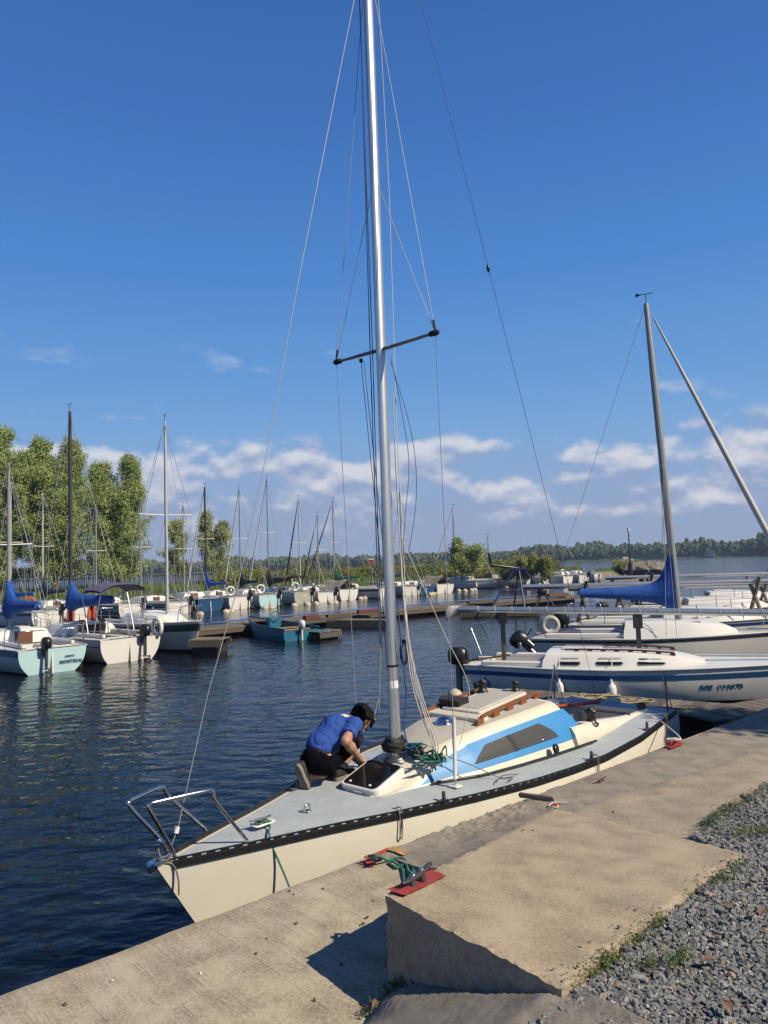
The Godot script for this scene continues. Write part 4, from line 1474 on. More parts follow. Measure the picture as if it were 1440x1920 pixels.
	var cb = r.cb
	for s in [1, -1]:
		for q in [[0.24, 0.41], [0.5, 0.67], [0.77, 0.91]]:
			var fx = func(f): return lerpf(0.4 * 8.3, 0.78 * 8.3, f)
			obj("window_frame", patch_on_cabin(cb, round_rect(fx.call(q[0]) - 0.03, fx.call(q[1]) + 0.03, 0.16, 0.84, 0.09, 0.3, 4), s, 0.012), M.alu, b1)
			obj("window", patch_on_cabin(cb, round_rect(fx.call(q[0]), fx.call(q[1]), 0.24, 0.76, 0.07, 0.25, 4), s, 0.02), M.glass, b1)
	for s in [1, -1]:
		var st = T(0)
		var pts = []
		for i in 9: pts.append(Vector3(lerpf(3.9, 6.1, i / 8.0), cabin_at(cb, lerpf(3.9, 6.1, i / 8.0))[0] + 0.055, s * 0.46))
		tube(st, pts, 0.02, 5)
		for i in 8: box(st, pts[i] - Vector3(-0.03, 0.03, 0), Vector3(0.1, 0.05, 0.03))
		obj("handrail", st, M.mahogany, b1)
	for q in [["50E", 0.396], ["111", 0.356], ["675", 0.326]]:
		var flank = (hull_pt(c1, q[1] - 0.02, 0.38, -1) - hull_pt(c1, q[1] + 0.02, 0.38, -1)).normalized()
		var rise_v = hull_pt(c1, q[1], 0.3, -1) - hull_pt(c1, q[1], 0.46, -1)
		rise_v = (rise_v - flank * rise_v.dot(flank)).normalized()
		var out_v = flank.cross(rise_v)
		words(q[0], 0.09, 0.004, b1, hull_pt(c1, q[1], 0.38, -1) + out_v * 0.005, Basis(flank, rise_v, out_v), M.midblue, "lettering", 1.25)
	# posts that carry the lowered mast, then the mast in its wrapping
	var ma = Vector3(8.55, 1.84, 0.0)
	var mb = Vector3(-3.0, 1.62, 0.0)
	for q in [[7.55, 0.35, 1.77], [4.6, 0.95, 1.66]]:
		var st = T(-1)
		box(st, Vector3(q[0], (q[1] + q[2]) / 2.0, 0.1), Vector3(0.1, q[2] - q[1], 0.07), Basis.IDENTITY, 0.008)
		box(st, Vector3(q[0], q[2] - 0.12, 0.1), Vector3(0.2, 0.3, 0.04), Basis.IDENTITY, 0.008)
		obj("mast_crutch", st, M.grey_wood, b1)
	var mast = thing("lowered_mast", "long grey wrapped mast lying on posts along the blue-striped boat", "mast", Vector3.ZERO, 0.0, "lowered masts")
	mast.transform = r.xf
	var st2 = T(0)
	tube(st2, [ma, mb], 0.075, 10)
	obj("spar", st2, M.alu, mast)
	st2 = T(0)
	for i in 26:
		var p = ma.lerp(mb, 0.04 + i * 0.034)
		tube(st2, ring(p + Vector3(-0.02, 0, 0), Vector3(0.02, 0.082, 0), Vector3(0, 0, 0.082), 10) + [p + Vector3(-0.0, 0.082, 0)], 0.006, 4, false)
	obj("lashing", st2, M.rope_white, mast)
	st2 = T(0)
	var rings = []
	for q in [[-0.05, 0.08, 0.0], [0.05, 0.085, 0.0], [0.15, 0.12, -0.03], [0.26, 0.17, -0.09], [0.3, 0.16, -0.12]]:
		rings.append(ring(ma + Vector3(q[0], q[2], 0), Vector3(0, q[1], 0), Vector3(0, 0, q[1] * 0.6), 10))
	loft(st2, rings, true, true, 0)
	obj("end_bag", st2, M.sail, mast)
	fender("white fender on the blue-striped boat, nearer its stern", in_boat(r, hull_pt(c1, 0.745, 0.5, -1, 0.11)), M.white, in_boat(r, Vector3(0.745 * 8.3, 0.86, -0.75)))
	fender("white fender on the blue-striped boat, nearer its bow", in_boat(r, hull_pt(c1, 0.615, 0.5, -1, 0.11)), M.white, in_boat(r, Vector3(0.615 * 8.3, 0.9, -0.75)))
	fender("teal fender at the stern of the blue-striped boat", in_boat(r, hull_pt(c1, 0.96, 0.55, -1, 0.06)), M.teal_light, in_boat(r, hull_pt(c1, 0.96, 0.0, -1, 0.03)))
	for s in [1, -1]: obj("stern_stay_rod", line_tube([Vector3(7.9, 0.88, s * 0.62), Vector3(8.15, 1.45, s * 0.5)], 0.02, 5), M.steel, b1)
	obj("stern_line", line_tube(sag(Vector3(8.15, 1.45, 0.5), Vector3(7.75, 1.7, 0.1), 0.02) , 0.009, 4), M.rope_white, b1)
	obj("bow_rail", line_tube(smooth_path([Vector3(1.3, 1.05, 0.5), Vector3(1.0, 1.5, 0.42), Vector3(0.2, 1.72, 0.1), Vector3(0.2, 1.72, -0.1), Vector3(1.0, 1.5, -0.42), Vector3(1.3, 1.05, -0.5)], 5), 0.016, 6), M.black, b1)
	for q in [[7.3, 0.5]]:
		var st = T(0)
		lathe(st, Vector3(q[0], 0.86, q[1] + 0.22), Vector3.UP, [[0, 0.06], [0.06, 0.045], [0.12, 0.05], [0.15, 0.02]], 12)
		obj("winch", st, M.dark_metal, b1)
	# second boat behind it
	r = sailboat({"ref": [1004, 1247], "az": 287, "L": 7.2, "B": 2.4, "fb": 0.78, "rise": 0.2, "rake": 0.9, "tw": 0.6, "hull": M.white2, "fine": true, "cabin0": 0.28, "well0": 0.66, "cabin_h": 0.36, "windows": 0, "motor": M.black, "motor_tilt": -0.8, "stripe": M.boot, "band": [0.02, 0.08], "group": "", "top": 566, "mast": M.mast_grey, "mast_x": 0.47, "mr": 0.075, "rake_m": 0.35, "spread": 0.47, "sw": 0.25, "cover": M.blue_cloth, "fat": 0.23, "tall": 1.0, "boom_l": 0.36, "boom_y": 0.68, "boom_up": 0.08, "jib": M.sail, "jr": 0.085, "wr": 0.006, "rails": false,
		"label": "white sailboat with standing mast, blue sail cover and white furled genoa behind the blue-striped boat"})
	for s in [1, -1]:
		var st = T(0)
		tube(st, [Vector3(2.9, 1.19, s * 0.46), Vector3(4.5, 1.2, s * 0.48)], 0.022, 5)
		for i in 7: box(st, Vector3(3.0 + i * 0.24, 1.17, s * 0.47), Vector3(0.1, 0.06, 0.03))
		obj("handrail", st, M.mahogany, r.node)
	life_ring("grey-white life ring at the stern of the boat with the blue sail cover", in_boat(r, Vector3(6.7, 1.15, -0.5)), r.xf.basis * Vector3(0.2, 0, 1), M.dirty, 0.2)
	obj("bow_rail", line_tube(smooth_path([Vector3(1.3, 1.0, 0.5), Vector3(1.0, 1.5, 0.42), Vector3(0.2, 1.6, 0.1), Vector3(0.2, 1.6, -0.1), Vector3(1.0, 1.5, -0.42), Vector3(1.3, 1.0, -0.5)], 5), 0.016, 6), M.steel, r.node)
	# further laid-up boats with their masts on trestles
	var far_r = [[1068, 1218, "white boat with wooden mast trestle at its stern, behind the blue sail cover", 284], [1140, 1188, "white boat behind the furled genoa, fourth laid-up boat", 283], [1200, 1166, "farthest white laid-up boat near the frame's right edge", 282]]
	for i in 3:
		var q = far_r[i]
		r = sailboat({"ref": [q[0], q[1]], "az": q[3], "L": 7.8, "B": 2.5, "fb": 0.84, "rise": 0.2, "rake": 0.8, "hull": M.white2, "stripe": [M.navy, M.boot, M.greenstripe][i], "band": [0.05, 0.13], "windows": 2, "motor": M.black, "group": "boats laid up on the right with lowered masts", "label": q[2]})
		var lm = thing("lowered_mast", ["bare silver mast on crossed wooden posts behind the blue sail cover", "thin grey mast on a trestle further back at right", "thin pale mast lying farthest back at right"][i], "mast", Vector3.ZERO, 0.0, "lowered masts")
		lm.transform = r.xf
		var y = [2.05, 1.75, 2.0][i]
		var st = T(0)
		tube(st, [Vector3(9.2, y, 0), Vector3(-3.0, y, 0)], 0.085, 8)
		obj("spar", st, M.alu, lm)
		for x in [7.3, 2.2]:
			for s in [0.25, -0.25]: obj("trestle_post", line_tube([Vector3(x + s, 0.6, s), Vector3(x - s * 0.6, y + 0.15, -s * 0.5)], 0.06, 4), M.brown_wood if x > 5 else M.pale_wood, r.node)
	# --- blue skiff
	make_skiff()
	make_docks()
	make_buoys()

func make_skiff():
	var c = {"L": 5.7, "B": 1.7, "fb": 0.5, "rise": 0.22, "tw": 0.92, "tuck": 0.25, "tr": 0.05, "rake": 0.3, "full": 0.35}
	var a = deg_to_rad(148)
	var aft = Vector3(sin(a), 0, -cos(a))
	var p = px(566, 1201, 0.0) - aft * c.L
	var b = thing("skiff", "blue open wooden skiff with an outboard, lettered DYC, at the floating dock", "skiff", p, PI / 2 - a)
	obj("hull", hull_band(c, 0, 1, 0, 22, 6), M.teal, b)
	obj("stripe", hull_band(c, 0.28, 0.4, 0.006, 22, 2), M.teal_light, b)
	obj("transom", transom_mesh(c, 0.12), M.teal, b)
	var st = T(0)
	for s in [1, -1]:
		grid_mesh(st, 20, 5, func(u, v): return hull_pt(c, lerpf(0.03, 1.0, u), v * 0.8, s, -0.03))
	obj("inner_hull", st, M.grey_wood, b)
	st = T(-1)
	for i in 12:
		var t0 = 0.04 + i * 0.08
		var t1 = t0 + 0.08
		quad(st, hull_pt(c, t0, 0.62, 1, -0.04), hull_pt(c, t1, 0.62, 1, -0.04), hull_pt(c, t1, 0.62, -1, -0.04), hull_pt(c, t0, 0.62, -1, -0.04))
	obj("floor", st, M.grey_wood2, b)
	for s in [1, -1]:
		var q = []
		for i in 17: q.append(hull_pt(c, i / 16.0, 0.0, s, 0.0) + Vector3(0, 0.012, 0))
		st = T(0)
		tube(st, q, 0.028, 5)
		obj("gunwale", st, M.teal, b)
	st = T(-1)
	for i in 6: quad(st, hull_pt(c, i * 0.05, 0.03, 1), hull_pt(c, (i + 1) * 0.05, 0.03, 1), hull_pt(c, (i + 1) * 0.05, 0.03, -1), hull_pt(c, i * 0.05, 0.03, -1))
	obj("foredeck", st, M.brown_wood, b)
	for x in [3.9, 5.0]:
		st = T(-1)
		box(st, Vector3(x, 0.4, 0), Vector3(0.3, 0.05, 1.35), Basis.IDENTITY, 0.01)
		obj("thwart", st, M.pale_wood, b)
	st = T(-1)
	box(st, Vector3(2.1, 0.5, -0.35), Vector3(0.4, 0.5, 0.6), Basis.IDENTITY, 0.04)
	obj("console", st, M.teal, b)
	obj("steering_wheel", torus(Vector3(2.36, 0.86, -0.35), Vector3(0.85, 0.5, 0).normalized(), 0.19, 0.02), M.black, b)
	outboard(b, Vector3(5.7, 0.42, 0.05), M.white, 0.8)
	var tb = Basis(Vector3(0, 0, -1), Vector3(0, 1, 0), Vector3(1, 0, 0))
	words("DYC", 0.2, 0.006, b, Vector3(5.7, 0.24, -0.5), tb, M.teal_light, "lettering", 1.1)

func plank_dock(called, label, path, width, top, pm, group = "", deep = 0.2, gap = 0.015, pw = 0.2, single = true):
	# path: near edge; planks run across it
	var root = thing(called, label, "dock", Vector3.ZERO, 0.0, group)
	rng.seed = 1000 + int(absf(path[0].x) * 100.0)
	var joined = T(-1)
	var mats = [M.grey_wood, M.grey_wood2, M.grey_wood, M.grey_wood, M.pale_wood] if pm == null else pm
	for i in path.size() - 1:
		var a = path[i]
		var b = path[i + 1]
		var d = (b - a)
		var len = d.length()
		d /= len
		var nrm = Vector3(d.z, 0, -d.x)
		if nrm.dot(Vector3(a.x, 0, a.z)) < 0: nrm = -nrm
		var bs = Basis(d, Vector3.UP, d.cross(Vector3.UP))
		var n = int(len / pw)
		var me: ArrayMesh = null
		if single:
			var t = T(-1)
			box(t, Vector3.ZERO, Vector3(pw - gap, 0.04, width))
			t.generate_normals()
			me = t.commit()
		for k in n:
			var c = a + d * (k + 0.5) * pw + nrm * (width / 2.0 + rng.randf_range(-0.02, 0.02))
			c.y = top - 0.02 + rng.randf_range(-0.004, 0.004)
			if single:
				var o = obj("plank", me, mats[rng.randi() % mats.size()], root)
				o.transform = Transform3D(bs * Basis(Vector3.UP, rng.randf_range(-0.012, 0.012)), c)
			else: box(joined, c, Vector3(pw - gap, 0.04, width), bs)
		for s in [0.0, width]:
			var m = T(-1)
			box(m, a.lerp(b, 0.5) + nrm * s + Vector3(0, top - 0.06 - deep / 2.0 - a.y, 0), Vector3(len, deep, 0.07), bs)
			obj("fascia_board", m, M.grey_wood2 if rng.randf() < 0.7 else M.brown_wood, root)
		var fl = T(-1)
		var nf = maxi(1, int(len / 2.6))
		for k in nf:
			box(fl, a.lerp(b, (k + 0.5) / nf) + nrm * width / 2.0 + Vector3(0, 0.02 - a.y, 0), Vector3(len / nf * 0.8, 0.5, width * 0.8), bs)
		obj("float", fl, M.rubber, root)
	if not single:
		var o = obj("planks", joined, M.grey_wood, root)
		o.set_meta("kind", "stuff")
	return root
func make_docks():
	# finger dock between the large sailboat and the blue-striped one
	var a = px(922, 1301, 0.5)
	var b = px(1384, 1335, 0.5)
	plank_dock("finger_dock", "weathered plank finger dock beside the blue-striped boat, with coiled line on it", [a, b], 0.66, 0.5, null)
	a = px(1340, 1352, 0.55)
	b = px(1560, 1320, 0.55)
	plank_dock("gangway", "plank gangway joining the quay at the right edge", [a, b], 0.8, 0.56, null)
	# long floating dock across the basin
	var path = []
	for q in [[300, 1190], [375, 1182], [445, 1175.5], [523, 1166], [721, 1148], [900, 1132], [1010, 1123], [1090, 1116]]: path.append(px(q[0], q[1], 0.4))
	plank_dock("floating_dock", "long weathered floating dock running across the basin with a blue hose on it", path, 2.2, 0.4, null, "", 0.16, 0.015, 0.26, false)
	var st = T(0)
	var hose = []
	for i in path.size() - 1:
		for k in 6:
			var p = path[i].lerp(path[i + 1], k / 6.0)
			var d = (path[i + 1] - path[i]).normalized()
			var nn = Vector3(d.z, 0, -d.x)
			if nn.dot(p) < 0: nn = -nn
			hose.append(p + nn * (2.05 + rng.randf_range(-0.05, 0.05)) + Vector3(0, 0.1, 0))
	tube(st, hose, 0.045, 5)
	tag(obj("water_hose", st, M.blue_hose), "blue hose laid along the far edge of the floating dock", "hose")
	# planks, rusty beams and boards lying on it
	for q in [[640, 1156, 1.6, 0.3, 0.14, 0], [690, 1150, 1.2, 0.25, 0.2, 1], [585, 1161, 0.8, 0.35, 0.18, 1], [905, 1130, 2.2, 0.3, 0.12, 0], [1045, 1118, 1.8, 0.4, 0.2, 0]]:
		var t = T(-1)
		box(t, Vector3(0, q[4] / 2.0, 0), Vector3(q[2], q[4], q[3]), Basis.IDENTITY, 0.01)
		var o = obj("timber_beam", t, M.rust if q[5] else M.brown_wood)
		o.position = px(q[0], q[1], 0.46) + Vector3(0, 0.004, 0)
		o.rotation.y = 0.55
		tag(o, ["brown timber baulk lying on the floating dock", "rusty red beam lying on the floating dock"][q[5]], "beam", "beams lying on the floating dock")
	# short dark float in front of the dock and the stub dock by the green-striped boat
	plank_dock("work_float", "low dark work float moored in front of the long dock", [px(612, 1162, 0.36), px(728, 1162, 0.36)], 1.0, 0.34, [M.grey_wood2, M.rubber], "", 0.3, 0.015, 0.22, false)
	plank_dock("work_float", "low float under the blue tripod crane", [px(862, 1145, 0.36), px(1012, 1142, 0.36)], 1.6, 0.38, [M.grey_wood2], "", 0.3, 0.015, 0.22, false)
	plank_dock("stub_dock", "short plank dock at the bow of the green-striped boat", [px(352, 1200, 0.5), px(414, 1199, 0.5)], 1.0, 0.5, null)
	plank_dock("stub_dock", "short plank dock between the pale blue transom and the purple bimini boat", [px(118, 1228, 0.42), px(152, 1226, 0.42)], 0.8, 0.42, null)
	plank_dock("stub_dock", "short dock behind the blue skiff's outboard", [px(599, 1186, 0.32), px(640, 1181, 0.32)], 0.8, 0.34, [M.grey_wood, M.pale_wood, M.teal])
	# tripod crane
	var foot = px(956, 1140, 0.45)
	var cr = thing("tripod_crane", "dark blue tripod hoist standing on the floating dock", "hoist", foot)
	var hh = height_at(foot.x, foot.z, 1068) - 0.45
	for q in [[-1.1, 0.5, -0.25], [2.4, -0.3, 0.25], [0.6, 1.0, 0.0], [0.5, -1.6, 0.0]]:
		obj("leg", line_tube([Vector3(q[0], 0, q[1]), Vector3(0.55 + q[2], hh, 0)], 0.05, 6), M.crane_blue, cr)
	var t2 = T(-1)
	box(t2, Vector3(0.55, hh, 0), Vector3(1.0, 0.12, 0.2), Basis.IDENTITY, 0.02)
	obj("head_beam", t2, M.crane_blue, cr)
	obj("jib", line_tube([Vector3(0.6, hh + 0.06, 0), Vector3(-0.9, hh + 0.25, 0.1), Vector3(-1.0, hh + 0.9, 0.1)], [0.09, 0.1, 0.06], 6), M.black, cr)
	obj("brace", line_tube([Vector3(-0.4, hh * 0.45, 0.2), Vector3(1.4, hh * 0.45, 0.0)], 0.035, 5), M.crane_blue, cr)
	var cap = px(1008, 1138, 0.45)
	var o2 = thing("spare_outboard", "black outboard motor clamped to the float below the blue tripod", "outboard", cap)
	outboard(o2, Vector3(0, 0.6, 0), M.black, 1.0, -0.4)
	# red bird-box and dark lamp post on the bank
	var bp = px(698, 1101, 0.9)
	var bx = thing("bird_house", "red and white bird house on a post above the bank", "bird house", bp)
	var bh = height_at(bp.x, bp.z, 1060) - 0.9
	obj("post", line_tube([Vector3(0, -0.5, 0), Vector3(0, bh, 0)], 0.06, 6), M.pale_wood, bx)
	var t3 = T(-1)
	box(t3, Vector3(0, bh + 0.25, 0), Vector3(0.36, 0.4, 0.36), Basis.IDENTITY, 0.03)
	obj("box", t3, M.red, bx)
	t3 = T(-1)
	box(t3, Vector3(0, bh + 0.55, 0), Vector3(0.5, 0.1, 0.5), Basis.IDENTITY, 0.03)
	obj("roof", t3, M.white, bx)
	# mooring coil on the finger dock
	var coil_c = px(1110, 1312, 0.52)
	coil("tan mooring line heaped on the finger dock", coil_c, 0.34, 0.014, 5, M.rope_tan, 3)
	coil("loose tan line trailing along the finger dock", px(1180, 1318, 0.52), 0.3, 0.012, 3, M.rope_tan, 4)
func coil(label, c: Vector3, R, r, turns, m, sd, group = "mooring lines on the finger dock", called = "mooring_line"):
	rng.seed = sd
	var pts = []
	for i in turns * 10:
		var a = TAU * i / 10.0
		var q = R * (0.6 + 0.5 * sin(i * 1.7 + sd) * 0.5)
		pts.append(c + Vector3(cos(a) * q * 1.7, r + r * 1.2 * (i % 3) + i * r * 0.05, sin(a) * q * 0.6) + Vector3(rng.randfn(), 0, rng.randfn()) * R * 0.1)
	var st = T(0)
	tube(st, smooth_path(pts, 3), r, 5)
	var o = obj(called, st, m)
	tag(o, label, "rope", group)
	return o
func make_buoys():
	var t = T(0)
	lathe(t, Vector3(0, -0.2, 0), Vector3.UP, [[0, 0.04], [0.04, 0.15], [0.12, 0.24], [0.2, 0.27], [0.28, 0.26], [0.37, 0.19], [0.43, 0.08], [0.45, 0.02]], 14)
	t.generate_normals()
	var me = t.commit()
	var grp = [[[424, 1147], [433, 1146], [497, 1140], [509, 1139], [552, 1135], [577, 1133], [593, 1131.5], [620, 1130], [629, 1129.5], [656, 1125.5], [676, 1122], [684, 1121], [708, 1119.5], [807, 1114], [812, 1113], [820, 1112.5], [375, 1151], [318, 1155]], "round cream mooring buoy floating below the back row of boats"]
	var grp2 = [[[860, 1107], [872, 1107], [884, 1106], [890, 1105], [950, 1101], [972, 1100], [1012, 1096], [1027, 1095], [1148, 1088], [1104, 1088]], "small cream buoy floating before the right bank's boats"]
	var grp3 = [[[118, 1172], [66, 1182], [16, 1182], [105, 1184]], "cream buoy floating between the two rows of boats at left"]
	for g in [grp, grp2, grp3]:
		for q in g[0]:
			var o = obj("mooring_buoy", me, M.buoy)
			o.position = px(q[0], q[1] + 1.5, 0.0)
			tag(o, g[1], "buoy", g[1])
	for q in [[962, 1100.5, "orange buoy under the blue tripod crane"], [1203, 1088, "orange buoy near the pier wall"], [1020, 1095, "red-orange buoy between cream ones by the far boats"]]:
		var o = obj("mooring_buoy", me, M.orange)
		o.position = px(q[0], q[1] + 1.0, 0.0)
		o.scale = Vector3.ONE * 1.25
		tag(o, q[2], "buoy", "orange buoys")
	var big = obj("mooring_buoy", me, M.buoy)
	big.position = px(853, 1304, 0.0)
	big.scale = Vector3.ONE * 0.62
	tag(big, "cream mooring buoy alone beside the end of the finger dock", "buoy")
	# a far motorboat
	var p = px(1156, 1052.0, 0.0)
	p = p.normalized() * 420.0
	p.y = 0.0
	var mb = thing("motorboat", "tiny white motorboat far out on the lake", "motorboat", p)
	var c = {"L": 9.0, "B": 3.0, "fb": 1.3, "tw": 0.9}
	obj("hull", hull_band(c, 0, 1, 0, 12, 4), M.white, mb)
	obj("transom", transom_mesh(c), M.white, mb)
	obj("deck", deck_mesh(c, 5.0, 5.1, 0.1), M.white, mb)
	var t2 = T(-1)
	box(t2, Vector3(4.6, 2.0, 0), Vector3(3.2, 1.3, 2.0), Basis.IDENTITY, 0.2)
	obj("wheelhouse", t2, M.dirty, mb)

# ---------------------------------------------------------------- the sailboat alongside
var keel := {"L": 7.05, "B": 2.36, "fb": 0.92, "rise": 0.035, "rake": 0.74, "tuck": 0.4, "tr": -0.18}
var ship: Node3D
var ship_xf: Transform3D
var house = [[1.98, 0.955, 0.21, 0.25, 0.95], [2.2, 0.995, 0.225, 0.285, 0.955], [2.4, 1.06, 0.24, 0.34, 0.955], [2.5, 1.125, 0.26, 0.38, 0.955], [2.75, 1.21, 0.31, 0.475, 0.955], [3.0, 1.275, 0.37, 0.585, 0.955], [3.5, 1.335, 0.46, 0.68, 0.955], [4.0, 1.375, 0.535, 0.745, 0.955], [4.46, 1.405, 0.585, 0.79, 0.955]]
func roof_y(x): return cabin_at(house, x)[0]
func deck_y(x): return sheer(keel, x / keel.L) + 0.04
func house_band(x0, x1, lo: Callable, hi: Callable, side, proud, n = 40, rows = 4):
	var st = T(0)
	grid_mesh(st, n, rows, func(a, b):
		var x = lerpf(x0, x1, a)
		return house_surface(x, lerpf(lo.call(x), hi.call(x), b), side, proud))
	return st
func house_surface(x, v, side, proud):
	var s = cabin_at(house, x)
	var f = (x - house[0][0]) / (house[-1][0] - house[0][0])
	var lean = 0.2 * f * f
	# the same five points up the side that cabin_mesh uses
	var p0 = Vector3(x + lean, s[3] - 0.02, s[2])
	var p1 = Vector3(x + lean * 0.8, lerpf(s[3], s[0], 0.5), lerpf(s[2], s[1], 0.45))
	var p2 = Vector3(x + lean * 0.1, s[0] - 0.05, s[1] + 0.012)
	var p = p0.lerp(p1, v * 2.0) if v < 0.5 else p1.lerp(p2, v * 2.0 - 1.0)
	return Vector3(p.x, p.y + proud * 0.25, side * (p.z + proud))
func rounded_plate(c: Vector3, b: Basis, lx, lz, r, lo, hi, n = 5, dome = 0.0):
	var st = T(0)
	var rings = []
	for q in [[lo, 0.0], [hi - 0.008, 0.0], [hi, 0.008]]:
		var rg = []
		for k in [[1, 1, 0], [-1, 1, 1], [-1, -1, 2], [1, -1, 3]]:
			for i in n + 1:
				var t = PI / 2 * (k[2] + float(i) / n)
				rg.append(c + b * Vector3(k[0] * (lx - r) + cos(t) * (r - q[1]), q[0], k[1] * (lz - r) + sin(t) * (r - q[1])))
		rings.append(rg)
	loft(st, rings, true, true, -1 if dome == 0.0 else 0)
	return st
func toe_rail(side):
	var st = T(-1)
	var x = 0.1
	var last = null
	var rail_pt = func(xx, up, dz):
		var p = hull_pt(keel, xx / keel.L, 0.0, side, dz)
		return p + Vector3(0, up, 0)
	var strip = func(x0, x1, y0, y1, inn, out):
		var a = [rail_pt.call(x0, y0, out), rail_pt.call(x0, y1, out), rail_pt.call(x0, y1, inn), rail_pt.call(x0, y0, inn)]
		var b = [rail_pt.call(x1, y0, out), rail_pt.call(x1, y1, out), rail_pt.call(x1, y1, inn), rail_pt.call(x1, y0, inn)]
		loft(st, [a, b], true, true, -1)
	while x < 6.95:
		var x1 = minf(x + 0.094, 6.98)
		strip.call(x, x1, -0.026, 0.014, -0.006, 0.012)
		strip.call(x, x1, 0.029, 0.039, -0.01, 0.004)
		strip.call(x + 0.038, x1, 0.014, 0.029, -0.008, 0.002)
		x = x1
	return st
func cleat(st, c: Vector3, b: Basis, s):
	# two feet and a horn bar, along b.x
	var rings = []
	for q in [[-1.0, 0.1, 0.36], [-0.92, 0.2, 0.35], [-0.55, 0.24, 0.3], [0.0, 0.28, 0.27], [0.55, 0.24, 0.3], [0.92, 0.2, 0.35], [1.0, 0.1, 0.36]]:
		rings.append(ring(c + b * (Vector3(q[0], q[2] + 0.02, 0) * s), b * Vector3(0, q[1] * 0.36 * s, 0), b * Vector3(0, 0, q[1] * 0.48 * s), 8))
	loft(st, rings, true, true, 0)
	for k in [-0.3, 0.3]:
		loft(st, [ring(c + b * (Vector3(k * 1.15, 0.0, 0) * s), b * Vector3(0.16 * s, 0, 0), b * Vector3(0, 0, 0.15 * s), 8), ring(c + b * (Vector3(k, 0.28, 0) * s), b * Vector3(0.09 * s, 0, 0), b * Vector3(0, 0, 0.09 * s), 8)], true, true, 0)
func winch(c: Vector3, s, parent, called = "winch"):
	var st = T(0)
	lathe(st, c, Vector3.UP, [[0, 0.075 * s], [0.02 * s, 0.075 * s], [0.025 * s, 0.055 * s], [0.07 * s, 0.045 * s], [0.12 * s, 0.05 * s], [0.125 * s, 0.066 * s], [0.15 * s, 0.066 * s], [0.155 * s, 0.03 * s], [0.17 * s, 0.028 * s]], 16)
	return obj(called, st, M.black, parent)

